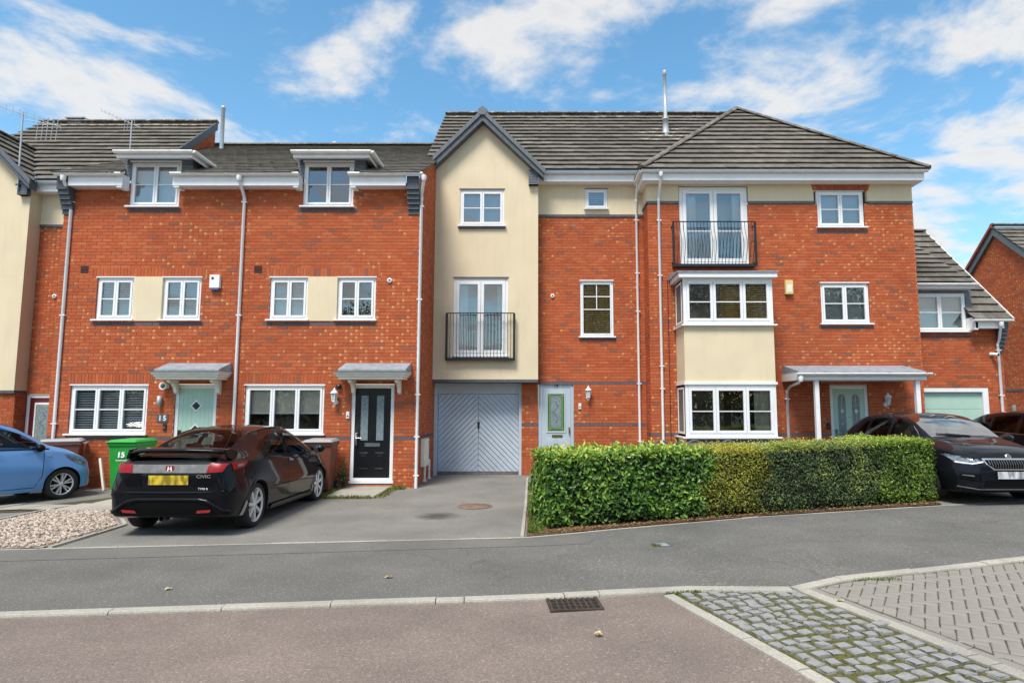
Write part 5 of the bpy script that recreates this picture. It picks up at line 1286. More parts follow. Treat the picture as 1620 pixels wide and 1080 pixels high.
def grass(name, areas, n, h, label, parent=None, cols=((.03, .06, .01), (.10, .17, .02), (.22, .28, .05)), seed=3, cat='grass'):
    r = random.Random(seed); mb = MB()
    for k in range(n):
        (x0, x1, y0, y1, zf) = r.choice(areas); x, y = r.uniform(x0, x1), r.uniform(y0, y1); z = zf + gz(x, y); hh = h*r.uniform(.4, 1.2); a = r.uniform(0, 6.28); w = .004 + h*.03
        dx, dy = math.cos(a), math.sin(a); lx, ly = r.gauss(0, .4)*hh, r.gauss(0, .4)*hh
        mb.add([(x-dx*w, y-dy*w, z), (x+dx*w, y+dy*w, z), (x+lx*.5+dx*w*.7, y+ly*.5+dy*w*.7, z+hh*.6), (x+lx, y+ly, z+hh), (x+lx*.5-dx*w*.7, y+ly*.5-dy*w*.7, z+hh*.6)], [(0,1,2,4),(4,2,3)], 0, (r.random(), 0, 0, 1))
    o = mb.build(name, leaf_mat(name, list(cols), .6), parent); o['kind'] = 'stuff'
    if label: tag(o, label, cat)
    return o
grass('lawn_grass', [(-.17, .05, 9.0, 10.3, .01)]*3 + [(-.22, .0, 10.3, 12.6, .01), (-.26, -.08, 13.4, 14.6, .01)], 3200, .055, 'short grass strip between drive edging and the glossy hedge')
grass('weed_growth', [(1.24, 2.32, 6.165, 6.23, RZ)]*5 + [(1.15, 1.4, 6.10, 6.2, RZ), (3.05, 3.5, 6.42, 6.50, RZ), (4.9, 6.2, 6.95, 7.1, RZ)], 1500, .035, 'green weeds and moss along the kerb by the granite setts', seed=4)
grass('tap_cover_grass', [(1.38, 1.50, 8.08, 8.2, 0)], 160, .022, 'tuft of grass beside the small water cover', seed=5)
grass('path_weeds', [(-4.25, -4.12, 12.35, 13.8, 0), (-3.17, -2.98, 12.35, 13.85, 0), (-4.8, -4.15, 12.28, 12.42, 0), (-4.1, -3.2, 12.30, 12.38, 0), (-3.1, -2.85, 13.55, 13.85, 0)], 1500, .075, 'weeds along both edges of the slab path to the black door', seed=6, cols=((.05, .07, .012), (.16, .19, .03), (.30, .27, .07)))
def bush(name, loc, rx, rz, n, l, w, cols, label, seed=1, stems=5):
    r = random.Random(seed); e = empty(name, loc, label, 'shrub'); mb = MB()
    for k in range(n):
        d = Vector((r.gauss(0, 1), r.gauss(0, 1), r.gauss(0, 1))).normalized(); q = r.random()**.4
        p = Vector((d.x*rx*q, d.y*rx*q, rz + d.z*rz*q)); p *= 1 + .25*pnoise(p*4)
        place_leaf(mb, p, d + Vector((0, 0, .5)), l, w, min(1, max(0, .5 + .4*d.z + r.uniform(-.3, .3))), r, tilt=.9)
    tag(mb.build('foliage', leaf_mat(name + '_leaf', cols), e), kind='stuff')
    for k in range(stems): m = MB(); a = r.uniform(0, 6.28); m.tube([(0, 0, 0), (math.cos(a)*rx*.4, math.sin(a)*rx*.4, rz*1.3)], .008, 5); m.build('stem', M_STEM, e)
    return e
VAR = [(.03, .05, .01), (.10, .16, .02), (.30, .33, .06), (.5, .47, .15)]
bush('variegated_shrub', (-11.75, 15.6, .03), .33, .42, 700, .06, .03, VAR, 'yellow-green variegated shrub before the burgundy door', 2)
bush('dark_weed_shrub', (-4.12, 13.55, .03), .13, .30, 220, .05, .028, [(.012, .02, .006), (.04, .07, .015), (.12, .15, .04)], 'small dark shrub squeezed between brown bin and black door', 3)
# fallen leaves
LV = leaf_mat('fallen_leaf', [(.42, .20, .06), (.55, .40, .14), (.50, .47, .22), (.62, .58, .42)], .7, .1)
spots = [(2.62, 5.80, 'crisp brown leaf on the block paving beside the edging strip'), (.46, 5.10, 'pale curled leaf on the reddish road below the gully'), (-3.55, 6.32, 'pale leaf on the pavement near the left kerb stones'), (-1.55, 6.75, 'small green leaf in the middle of the pavement'), (-.42, 8.66, 'yellow leaf just in front of the grey garage drive'), (5.9, 7.6, 'white scrap of leaf on the right-hand pavement')]
for i, (x, y, lb) in enumerate(spots):
    m = MB(); q = rnd.uniform(.8, 1.3); a = rnd.uniform(0, 6.28)
    for k in range(5):
        b = a + (k-2)*.7; V, F = leaf_geo(.05*q*(1 - abs(k-2)*.18), .022*q, .2, rnd.uniform(-.3, .2)); m.add([(v[0]*math.cos(b)-v[1]*math.sin(b), v[0]*math.sin(b)+v[1]*math.cos(b), v[2]+.012) for v in V], F, 0, (rnd.random(), 0, 0, 1))
    inroad = y < 6.05 + .1*x and x < 2.4 or (x > 2.4 and y < 6.3)
    o = m.build('fallen_leaf', LV, None, (x, y, gz(x, y) + (RZ+.012 if inroad else .002)))
    tag(o, lb, 'leaf', 'fallen leaves on the street')
def litter():
    r = random.Random(11); mb = MB()
    for k in range(1500):
        u = r.random(); 
        x = -.1 + u*6.7; yb = 8.9 + (x*.33 if x < 3.4 else 1.12 + (x-3.4)*.21); y = yb + .05 + abs(r.gauss(0, .13)); q = r.uniform(.6, 1.2); a = r.uniform(0, 6.28); V, F = leaf_geo(.042*q, .022*q, r.uniform(-.2, .4), r.uniform(-.3, .3))
        mb.add([(x + v[0]*math.cos(a)-v[1]*math.sin(a), y + v[0]*math.sin(a)+v[1]*math.cos(a), v[2]+.024+gz(x, y)+r.uniform(0, .012)) for v in V], F, 0, (r.random(), 0, 0, 1))
    return mb
tag(litter().build('leaf_litter', leaf_mat('litter_leaf', [(.05, .022, .012), (.16, .065, .03), (.28, .13, .05), (.36, .24, .11), (.2, .22, .05)], .8, .05), bed), kind='stuff')

M_NAVY = plain('navy_paint', (.02, .03, .07), .35, var=.1); M_FENCE = plain('dark_fence_wood', (.020, .018, .016), .8, var=.3); M_GREYW = plain('grey_wood', (.25, .26, .24), .85, var=.2)
# ---------------------------------------------------------------- bins and wall fittings
def bin_(loc, col, label, rz=0, lidcol=None, number=None, seed=0):
    t = empty('wheelie_bin', loc, label, 'bin', 'wheelie bins', rz)
    mat = plain('bin_' + label[:5], col, .5, var=.08, vs_=4, dirt=tuple(c*.6 for c in col), dirt_amt=.4); lid = plain('binlid_' + label[:5], lidcol or col, .42, var=.06)
    b = MB(); V = []
    for (z, w0, w1, d0, d1) in ((.06, -.235, .235, -.27, .25), (.93, -.275, .275, -.345, .33), (.935, -.295, .295, -.37, .35), (1.0, -.298, .298, -.375, .352)):
        V += [(w0, d0, z), (w1, d0, z), (w1, d1, z), (w0, d1, z)]
    F = [(0,3,2,1)] + [(4*i+k, 4*i+(k+1) % 4, 4*i+4+(k+1) % 4, 4*i+4+k) for i in range(3) for k in range(4)] + [(12,13,14,15)]
    b.add(V, F); b.build('body', mat, t, bevel=.014)
    m = MB(); m.box(-.305, .305, -.405, .36, 1.002, 1.03); m.add([(-.28, -.36, 1.03), (.28, -.36, 1.03), (.28, .34, 1.03), (-.28, .34, 1.03), (-.25, -.32, 1.058), (.25, -.32, 1.058), (.25, .30, 1.068), (-.25, .30, 1.068)], [(0,1,5,4),(1,2,6,5),(2,3,7,6),(3,0,4,7),(4,5,6,7)]); m.build('lid', lid, t, bevel=.012)
    for sx in (-1, 1):
        m = MB(); m.box(sx*.15-.022, sx*.15+.022, .352, .43, .96, .99); m.build('grip', lid, t)
        w = MB(); w.lathe([(.035, -.03), (.098, -.03), (.1, -.02), (.1, .02), (.098, .03), (.035, .03)], 18, (sx*.262, .27, .10), 'x'); w.build('wheel', M_TYRE, t)
        w = MB(); w.lathe([(0, -.033), (.036, -.033), (.04, 0), (.036, .033), (0, .033)], 14, (sx*.262, .27, .10), 'x'); w.build('hub', M_HUB, t)
    m = MB(); m.tube([(-.26, .27, .10), (.26, .27, .10)], .014, 6); m.build('axle', M_BLACK, t); m = MB(); m.tube([(-.15, .425, .975), (.15, .425, .975)], .016, 8); m.build('handle', lid, t)
    if number:
        text('number', number, .16, (-.02, -.338, .76), (R(85), 0, 0), M_WHITETXT, t, .002, bold=.006); q = MB(); q.box(-.13, .10, -.326, -.3215, .642, .655); q.build('street_name', M_WHITETXT, t)
    return t
M_TYRE = plain('black_rubber', (.018, .018, .018), .85, var=.2); M_HUB = plain('grey_hub', (.42, .42, .42), .6)
bin_((-8.40, 13.32, .035), (.018, .30, .035), 'green wheelie bin with white number 15 on its front', 0, (.03, .36, .05), '15')
bin_((-9.93, 13.42, .035), (.16, .050, .028), 'brown wheelie bin behind the blue car', R(-62), (.34, .32, .32))
bin_((-4.52, 13.32, .035), (.17, .052, .028), 'brown wheelie bin left of the black front door', R(6), (.34, .32, .32))
m = MB(); m.box(-.022, .022, -.022, .022, 0, .68); o = m.build('wooden_post', M_MOULD, None, (-9.06, 13.50, .035), (R(-8), R(-16), 0)); tag(o, 'short white post leaning against the wall beside the green bin', 'post')
lantern((-4.43, 13.895, 1.93), 'white coach lantern left of the black front door', 'white wall lanterns')
lantern((1.21, 16.295, 2.06), 'white coach lantern right of the blue-grey door', 'white wall lanterns')
lantern((8.40, 15.62, 1.88), 'white coach lantern right of the mint door under the lead porch', 'white wall lanterns')
def fit(name, loc, label, cat, boxes, mats=None, group=None):
    t = empty(name, loc, label, cat, group)
    for (pn, bx_, mt) in boxes: m = MB(); m.box(*bx_); m.build(pn, mt, t, bevel=.006)
    return t
fit('alarm_box', (-7.16, 13.89, 4.47), 'white alarm box with blue base high on the brickwork', 'alarm box', [('case', (-.11, .11, -.09, 0, -.12, .17), M_ALWHITE), ('base', (-.095, .095, -.085, 0, -.165, -.121), M_BLUEPL), ('lens', (-.065, -.015, -.097, -.0905, .07, .12), M_BLACK)], None)
fit('alarm_box', (6.145, 15.62, 4.70), 'cream yellow alarm box beside the upper bay window', 'alarm box', [('case', (-.095, .095, -.09, 0, -.175, .175), M_ALARM), ('panel', (-.06, .06, -.096, -.0905, -.13, .06), M_MOULD)], None)
pl = fit('number_plaque', (-8.16, 13.89, 1.51), 'dark number plaque reading 15 beside the pale mint door', 'house number', [('plate', (-.12, .12, -.016, 0, -.085, .085), M_SLATE)], None)
text('digit', '1', .15, (-.05, -.018, 0), (R(90), 0, 0), M_WHITETXT, pl, .001, bold=.003); text('digit', '5', .15, (.05, -.018, 0), (R(90), 0, 0), M_WHITETXT, pl, .001, bold=.003)
pl = fit('number_plaque', (8.36, 15.62, 1.44), 'black slate number plaque 21 below the lantern', 'house number', [('plate', (-.10, .10, -.016, 0, -.10, .10), M_BLACK), ('line', (-.06, .06, -.0185, -.0165, -.065, -.045), M_WHITETXT)], None)
text('digit', '21', .10, (0, -.018, .035), (R(90), 0, 0), M_WHITETXT, pl, .001, bold=.002)
def floodlight(loc, label):
    t = empty('floodlight', loc, label, 'light'); m = MB(); m.lathe([(0, .0), (.05, 0), (.05, -.03), (0, -.03)], 12, (0, 0, 0), 'y'); m.build('mount', M_WHITE, t)
    m = MB(); m.lathe([(.03, -.03), (.055, -.05), (.085, -.12), (.085, -.13), (.07, -.128), (0, -.11)], 14, (0, 0, 0), 'y'); m.build('shade', M_WHITE, t, (-.03, 0, 0)); m = MB(); m.lathe([(0, -.115), (.06, -.118), (.05, -.125), (0, -.135)], 12, (0, 0, 0), 'y'); m.build('lamp', M_SLATE, t, (-.03, 0, 0))
floodlight((-8.10, 13.89, 2.20), 'white round floodlight left of the pale mint door canopy')
t = empty('wall_lamp', (-8.22, 13.89, 1.88), 'grey up-and-down wall light above the number plaque 15', 'wall lamp'); m = MB(); m.lathe([(.0, -.11), (.045, -.11), (.045, .11), (0, .11)], 14, (0, -.07, 0)); m.build('body', M_FLUE, t); m = MB(); m.box(-.03, .03, -.03, 0, -.05, .05); m.build('mount', M_FLUE, t)
t = empty('wall_speaker', (-4.37, 13.89, 2.19), 'small round black sensor beside the canopy of the black door', 'sensor'); m = MB(); m.lathe([(0, 0), (.055, 0), (.06, -.05), (.045, -.075), (0, -.08)], 14, (0, 0, 0), 'y'); m.build('case', M_BLACK, t)
for (x, y, z, lb, mt) in ((-4.16, 13.89, 1.58, 'small white doorbell left of the black front door', M_WHITE), (1.0, 16.29, 1.78, 'white meter-shaped doorbell right of the blue-grey door', M_WHITE), (-8.10, 13.89, 1.33, 'black key safe and bell below plaque 15', M_BLACK), (6.98, 15.62, 1.30, 'black doorbell beside the mint front door under the porch', M_BLACK)):
    fit('doorbell', (x, y, z), lb, 'doorbell', [('case', (-.035, .035, -.03, 0, -.075, .075), mt), ('button', (-.018, .018, -.036, -.0305, -.04, -.005), M_SLATE)], None, 'doorbells')
for (x, y, z, lb) in ((.31, 16.29, 4.61, 'round white outlet cap on the bricks left of the tall window'), (-3.33, 13.89, 4.53, 'round outlet on the bricks right of the upper window above the black door'), (-12.55, 16.29, 4.6, 'round white outlet on the bricks beside the left cream gable')):
    t = empty('wall_outlet', (x, y, z), lb, 'outlet', 'outlets'); m = MB(); m.lathe([(.025, -.03), (.05, -.035), (.055, 0)], 14, (0, 0, 0), 'y'); m.build('ring', M_WHITE, t); m = MB(); m.lathe([(0, -.02), (.03, -.02)], 12, (0, 0, 0), 'y'); m.build('hole', M_SLATE, t)
t = empty('security_camera', (11.53, 16.29, 3.10), 'white security camera high on the garage wing', 'camera'); m = MB(); m.lathe([(0, 0), (.05, 0), (.05, -.03), (0, -.03)], 12, (0, 0, 0), 'y'); m.build('mount', M_WHITE, t); m = MB(); m.tube([(0, -.04, .0), (.05, -.2, -.03)], .045, 12); m.build('body', M_WHITE, t); m = MB(); m.tube([(.05, -.2, -.03), (.052, -.206, -.031)], .034, 12); m.build('lens', M_BLACK, t)
# meter box and pipes on the flank wall
t = empty('meter_box', (-2.69, 14.75, .42), 'off-white meter box on the side wall beside the downpipe', 'meter box'); m = MB(); m.box(0, .10, -.26, .26, 0, .62); m.build('case', M_MOULD, t, bevel=.01); m = MB(); m.box(.1005, .108, -.23, .23, .03, .59); m.build('door', M_MOULD, t); m = MB(); m.lathe([(0, .109), (.03, .109)], 10, (0, .17, .53), 'x'); m.build('lock', M_BLACK, t)
for (yy, zt, zb, lb) in ((14.86, .42, .04, 'white pipe under the meter box'), (15.45, .52, .04, 'cream pipe low on the side wall near the grey garage')):
    t = empty('service_pipe', (-2.66, yy, zb), lb, 'pipe'); m = MB(); m.tube([(0, 0, 0), (0, 0, zt-zb)], .032, 10); m.build('pipe', M_MOULD, t); m = MB(); m.box(-.04, .05, -.05, .05, .02, .05); m.build('clip', M_MOULD, t)
# TV aerials on the left house
def yagi(t, o, dirv, n, L, el):
    d = Vector(dirv).normalized(); s = d.cross(Vector((0, 0, 1))).normalized(); m = MB(); m.tube([o - d*L*.3, o + d*L*.7], .010, 5); m.build('boom', M_FLUE, t)
    for k in range(n):
        p = o - d*L*.3 + d*L*k/(n-1); m = MB(); m.tube([p - Vector((0, 0, el)), p + Vector((0, 0, el))] if True else [p - s*el, p + s*el], .006, 4); m.build('element', M_FLUE, t)
t = empty('tv_aerial', (-13.28, 15.72, 7.25), 'television aerial mast fixed to the left cream gable', 'aerial'); m = MB(); m.tube([(0, 0, 0), (-.03, 0, 2.05)], .022, 7); m.build('mast', M_FLUE, t); [MB().box(-.05, .05, -.02, .20, q, q+.04).build('bracket', M_IRON, t) for q in (.1, .35)]
yagi(t, Vector((.3, .1, 1.9)), (-1, -.35, .28), 12, 1.7, .11)
m = MB(); m.tube([(0, 0, 1.85), (.7, .2, 1.78)], .010, 5); m.build('arm', M_FLUE, t)
for k in range(5): m = MB(); x = .28 + k*.11; m.tube([(x, .1 + .02*k, 1.35), (x+.03, .1 + .02*k, 1.98)], .008, 4); m.build('element', M_FLUE, t)
for k in range(3): m = MB(); m.tube([(.25, .12, 1.6+k*.1), (.75, .2, 1.63+k*.1)], .006, 4); m.build('element', M_FLUE, t)
t = empty('tv_aerial', (-11.68, 17.5, 8.85), 'television aerial standing on the tiled slope of the left house', 'aerial'); m = MB(); m.tube([(0, 0, 0), (0, 0, 1.05)], .018, 7); m.build('mast', M_FLUE, t); yagi(t, Vector((-.1, 0, 1.0)), (-1, -.2, .42), 11, 1.1, .05)
for k in range(4): m = MB(); m.tube([(-.25+k*.09, .05, .75), (-.22+k*.09, .05, 1.15)], .007, 4); m.build('element', M_FLUE, t)
# cream vent on the left ridge
fit('ridge_vent', (-14.95, 19.72, 10.84), 'low metal vent on the ridge of the left house', 'vent', [('cap', (-.3, .3, -.12, .12, .14, .19), M_FLUE), ('base', (-.22, .22, -.09, .09, -.05, .139), M_SLATE)])
# wall cable beside the bay, dark trough planters with hooped rims behind the hedge
m = MB(); m.tube([(3.16, 15.605, .9), (3.155, 15.605, 4.9)], .008, 5); part(m, 'cable', M_BLACK, h21)
bk = empty('cycle_rack', (3.05, 13.4, .06), 'black hooped rack seen just above the hedge before the bay window', 'rack')
for k, x in enumerate((-.55, .15, .85)):
    m = MB(); m.tube([(x-.16, 0, 0), (x-.16, 0, .80)] + [(x + .16*math.cos(math.pi - a*math.pi/8), 0, .84 + .16*math.sin(a*math.pi/8)) for a in range(1, 8)] + [(x+.16, 0, .80), (x+.16, 0, 0)], .024, 8); m.build('hoop', M_SLATE, bk)
for k, x in enumerate((-.85, -.20, .50)):
    m = MB(); m.box(x-.05, x+.05, -.05, .05, 0, .93); m.build('post', M_NAVY, bk, bevel=.006); m = MB(); m.box(x-.09, x+.09, -.08, .08, .9305, .965); m.build('post_cap', M_SLATE, bk, bevel=.006)
# dark fence at the far right
fe = empty('fence', (14.0, 17.6, 0), 'dark timber fence between garage wing and the house beyond', 'fence')
for k in range(16): m = MB(); x = -1.7 + k*.22; m.box(x, x+.205, -.012, .012, .02, 1.52 + rnd.uniform(-.01, .01)); m.build('board', M_FENCE, fe)
for z in (.4, 1.2): m = MB(); m.box(-1.7, 1.8, -.05, -.0125, z, z+.07); m.build('rail', M_FENCE, fe)
for k in range(3): m = MB(); x = -1.62 + k*.30; m.box(x, x+.1, .05, .09, .02, 1.82); m.build('pale', M_GREYW, fe)
# ---------------------------------------------------------------- cars
def paint(name, col, flake=.0, rough=.4):
    m, N, L, b = nodes_of(name); b.inputs['Base Color'].default_value = (*col, 1); b.inputs['Roughness'].default_value = rough; b.inputs['Metallic'].default_value = flake; b.inputs['Specular IOR Level'].default_value = .08
    b.inputs['Coat Weight'].default_value = 1; b.inputs['Coat Roughness'].default_value = .015; b.inputs['Coat IOR'].default_value = 1.28
    n = mk_noise(N, L, 7, 5, .65); r_ = ramp(N, L, n, [(.4, (.008,)*3), (.75, (.035,)*3)]); L.new(r_, b.inputs['Coat Roughness'])
    return m
M_CARBLK = paint('black_car_paint', (.003, .0035, .006)); M_CARBLK2 = paint('dark_car_paint', (.005, .006, .010)); M_CARBLUE = paint('light_blue_car_paint', (.13, .30, .60), .15, .3)
M_CGLASS = glass_mat('car_glass', .015, (.52, .56, .56), .45)
M_CGLASSL = glass_mat('car_windscreen', .48, (.66, .72, .70)); M_SEAT = plain('seat_fabric', (.045, .045, .05), .9, var=.2); M_CABIN = plain('cabin_trim', (.02, .02, .022), .7, var=.2)
M_TRIM = plain('black_car_trim', (.004, .004, .005), .35, var=.1, spec=.12); M_GAP = plain('panel_gap', (.002, .002, .002), .9)
M_ALLOY = plain('alloy_wheel', (.66, .66, .66), .3, .35, var=.06); M_WELL = plain('wheel_well', (.006, .006, .006), .95)
M_REDL = plain('red_tail_light', (.26, .008, .012), .3, var=.3, vs_=24, spec=.3); M_CLEARL = plain('clear_tail_light', (.17, .165, .165), .3, var=.35, vs_=(9), spec=.3)
M_HEADL = plain('headlight_glass', (.16, .19, .24), .22, .2, var=.7, vs_=16, coat=.3); M_REFL = plain('red_reflector', (.35, .01, .015), .2, coat=1)
M_MUD = plain('grey_mudflap', (.32, .32, .32), .6, var=.1); M_DISC = plain('brake_disc', (.035, .033, .032), .6, .3)
def plate_mat(name, col):
    m, N, L, b = nodes_of(name); n = mk_noise(N, L, 12, 2, .4, sc=(1.3, 1, .5)); c = ramp(N, L, n, [(.38, tuple(q*.35 for q in col)), (.6, col)]); L.new(c, b.inputs['Base Color']); b.inputs['Roughness'].default_value = .45; return m
M_PLY = plate_mat('yellow_plate', (.66, .48, .03)); M_PLW = plate_mat('white_plate', (.60, .63, .68))
def curve(pts):
    xs = [p[0] for p in pts]; ys = [p[1] for p in pts]; n = len(xs); d = [(ys[i+1]-ys[i])/(xs[i+1]-xs[i]) for i in range(n-1)]
    m = [d[0]] + [0 if d[i-1]*d[i] <= 0 else 2*d[i-1]*d[i]/(d[i-1]+d[i]) for i in range(1, n-1)] + [d[-1]]
    def f(x):
        if x <= xs[0]: return ys[0]
        if x >= xs[-1]: return ys[-1]
        i = max(k for k in range(n-1) if xs[k] <= x); h = xs[i+1]-xs[i]; t = (x-xs[i])/h
        return ys[i]*(1+2*t)*(1-t)**2 + h*m[i]*t*(1-t)**2 + ys[i+1]*t*t*(3-2*t) + h*m[i+1]*t*t*(t-1)
    return f
def crom(P, n):
    out = []
    for i in range(len(P)-1):
        a, b, c, d = P[max(i-1, 0)], P[i], P[i+1], P[min(i+2, len(P)-1)]
        for k in range(n):
            t = k/n; out.append(tuple(.5*((2*b[j]) + (-a[j]+c[j])*t + (2*a[j]-5*b[j]+4*c[j]-d[j])*t*t + (-a[j]+3*b[j]-3*c[j]+d[j])*t**3) for j in (0, 1)))
    out.append(P[-1]); return out
class Car:
    def __init__(s, name, label, cat, loc, rz, C, body_mat, wheel_r=.315, tyre_w=.2, group=None):
        s.root = empty(name, loc, label, cat, group, rz); s.C = C; s.mat = body_mat; s.wr = wheel_r
        f = {k: curve(v) for k, v in C.items() if isinstance(v, list)}; s.f = f
        y0, y1 = C['y0'], C['y1']; st = []; n = 74
        for i in range(n+1):
            t = i/n; t = .5 - .5*math.cos(math.pi*t)*.35/.35 if False else t
            # denser near both ends
            q = t + .055*math.sin(2*math.pi*t)*-1; st.append(y0 + (y1-y0)*q)
        rings = []
        for y in st:
            zb, wl, wm, zs, ws, zr, wr, ze = (f[k](y) for k in ('zb', 'wl', 'wm', 'zs', 'ws', 'zr', 'wr', 'ze'))
            zm = zb + (zs-zb)*.55
            P = [(0, zb), (wl*.6, zb), (wl*.93, zb+.004), (wl, zb+.05), (wm*.985, zb+(zm-zb)*.55), (wm, zm), (ws+.012, zs-(zs-zm)*.22), (ws-.012, zs), (ws*.5+wr*.5+.012, zs*.5+ze*.5), (wr, ze), (wr*.86, ze+(zr-ze)*.45), (wr*.5, ze+(zr-ze)*.86), (0, zr)]
            rings.append(crom(P, 3))
        m = len(rings[0]); V = []; F = []
        for y, rg in zip(st, rings):
            for (x, z) in rg: V.append((x, y, z))
            for (x, z) in rg[-2:0:-1]: V.append((-x, y, z))
        k = 2*m-2
        for i in range(len(st)-1):
            for j in range(k): F.append((i*k+j, i*k+(j+1) % k, (i+1)*k+(j+1) % k, (i+1)*k+j))
        F.append(list(range(k))); F.append([len(V)-1-i for i in range(k)])
        me = bpy.data.meshes.new('body'); me.from_pydata(V, [], [f_[::-1] for f_ in F]); me.materials.append(body_mat); me.materials.append(M_WELL)
        bm = bmesh.new(); bm.from_mesh(me); bmesh.ops.recalc_face_normals(bm, faces=bm.faces[:])
        s.bvh = BVHTree.FromBMesh(bm); bm.to_mesh(me); bm.free()
        ob = link('body', me, s.root)
        cuts = []
        for ya in (C['ra'], C['fa']):
            for sx in (-1, 1):
                mb = MB(); r_ = wheel_r + C.get('arch', .045); hw = C['half']
                mb.lathe([(0, sx*(hw-.27)), (r_, sx*(hw-.27)), (r_, sx*(hw+.2)), (0, sx*(hw+.2))][::(1 if sx > 0 else -1)], 40, (0, ya, wheel_r+C.get('archz', .0)), 'x', 0, False)
                cm = mb.mesh('cut', M_WELL); bm = bmesh.new(); bm.from_mesh(cm); bmesh.ops.remove_doubles(bm, verts=bm.verts, dist=1e-5); bmesh.ops.recalc_face_normals(bm, faces=bm.faces[:]); bm.to_mesh(cm); bm.free()
                co = bpy.data.objects.new('cut', cm); COL.objects.link(co); co.parent = s.root; cuts.append(co)
                bo = ob.modifiers.new('b', 'BOOLEAN'); bo.operation = 'DIFFERENCE'; bo.object = co; bo.solver = 'EXACT'; bo.material_mode = 'TRANSFER'
        bpy.context.view_layer.update(); dg = bpy.context.evaluated_depsgraph_get(); nm = bpy.data.meshes.new_from_object(ob.evaluated_get(dg)); ob.modifiers.clear(); ob.data = nm
        for p in nm.polygons: p.use_smooth = True
        for co in cuts: bpy.data.objects.remove(co)
        s.body = ob; s.wins = []
        try:
            nm.set_sharp_from_angle(angle=R(32))
        except Exception: pass
    def ray(s, o, d):
        h = s.bvh.ray_cast(Vector(o), Vector(d)); return h
    def patch(s, name, poly, view, mat, off=.004, cell=.05, parent=None, thick=0., vd=None, flat=False):
        """outline drawn in a view ('right','left','rear','front','top' or own frame) and laid onto the body"""
        fr = {'right': (Vector((3, 0, 0)), Vector((0, 1, 0)), Vector((0, 0, 1)), Vector((-1, 0, 0))), 'left': (Vector((-3, 0, 0)), Vector((0, 1, 0)), Vector((0, 0, 1)), Vector((1, 0, 0))),
              'rear': (Vector((0, -4, 0)), Vector((1, 0, 0)), Vector((0, 0, 1)), Vector((0, 1, 0))), 'front': (Vector((0, 4, 0)), Vector((1, 0, 0)), Vector((0, 0, 1)), Vector((0, -1, 0))),
              'top': (Vector((0, 0, 3)), Vector((1, 0, 0)), Vector((0, 1, 0)), Vector((0, 0, -1)))}[view]
        O, A, B, D = fr; D = Vector(vd).normalized() if vd else D
        if mat in (M_CGLASS, M_CGLASSL): s.wins.append((poly, A, B, D))
        x0, x1 = min(p[0] for p in poly), max(p[0] for p in poly); z0, z1 = min(p[1] for p in poly), max(p[1] for p in poly)
        if sum(poly[i][0]*poly[(i+1) % len(poly)][1]-poly[(i+1) % len(poly)][0]*poly[i][1] for i in range(len(poly))) < 0: poly = poly[::-1]
        mb = MB(); cache = {}; nx, nz = max(1, math.ceil((x1-x0)/cell)), max(1, math.ceil((z1-z0)/cell)); V = []; F = []
        def pt(u, v):
            kk = (round(u, 5), round(v, 5))
            if kk in cache: return cache[kk]
            h = s.bvh.ray_cast(O + A*u + B*v, D)
            if h[0] is None: cache[kk] = None
            else: cache[kk] = len(V); V.append(h[0] - D*off*.4 + h[1]*off*.6)
            return cache[kk]
        for i in range(nx):
            for j in range(nz):
                a, b, c, d = x0+(x1-x0)*i/nx, x0+(x1-x0)*(i+1)/nx, z0+(z1-z0)*j/nz, z0+(z1-z0)*(j+1)/nz
                P = poly
                for (p, q) in (((a, c), (b, c)), ((b, c), (b, d)), ((b, d), (a, d)), ((a, d), (a, c))):
                    P = clip(P, p, q)
                    if not P: break
                if not P or len(P) < 3: continue
                I = [pt(u, v) for u, v in P]
                if None in I: continue
                J = [I[k] for k in range(len(I)) if I[k] != I[k-1]]
                if len(J) >= 3 and len(set(J)) == len(J): F.append(J)
        if not F: return None
        if (A.cross(B)).dot(D) > 0: F = [f[::-1] for f in F]
        mb.add(V, F, 0, smooth=not flat); o = mb.build(name, mat, parent or s.root)
        if thick:
            md = o.modifiers.new('s', 'SOLIDIFY'); md.thickness = thick; md.offset = 1
        return o
    def open_cabin(s, sy=(.05, -.80), sw=.27, dash=.95, wheel_side=1, zs=.0, parts=True):
        """cut the body away behind the glass and furnish the cabin"""
        bm = bmesh.new(); bm.from_mesh(s.body.data); kill = []
        for fc in bm.faces:
            for (poly, A, B, D) in s.wins:
                if fc.normal.dot(D) < -.12 and all(inpoly(v.co.dot(A), v.co.dot(B), poly) for v in fc.verts): kill.append(fc); break
        bmesh.ops.delete(bm, geom=kill, context='FACES'); bm.to_mesh(s.body.data); bm.free()
        for y in sy:
            for x in (-.36, .36):
                m = MB(); m.prism([(y-.10, .42), (y+.02, .40), (y-.10, .98), (y-.20, .98)], x-sw, x+sw, 'x'); q = m.build('seat', M_SEAT, s.root, (0, 0, zs), bevel=.03)
                m = MB(); m.prism([(y-.17, 1.0), (y-.10, 1.0), (y-.13, 1.17), (y-.19, 1.17)], x-.12, x+.12, 'x'); m.build('headrest', M_SEAT, q, bevel=.025)
        m = MB(); m.prism([(dash-.28, .55), (dash+.25, .55), (dash+.25, .86), (dash-.10, .89), (dash-.28, .80)], -.66, .66, 'x'); m.build('dashboard', M_CABIN, s.root, bevel=.03)
        m = MB(); m.box(-.68, .68, -1.5, dash, .36, .40); m.build('cabin_floor', M_CABIN, s.root)
        m = MB(); ring = [(wheel_side*.36 + .175*math.cos(a*math.pi/10), dash-.42 + .07*math.sin(a*math.pi/10), .84 + .16*math.sin(a*math.pi/10)) for a in range(21)]; m.tube(ring, .015, 6); m.build('steering_wheel', M_CABIN, s.root)
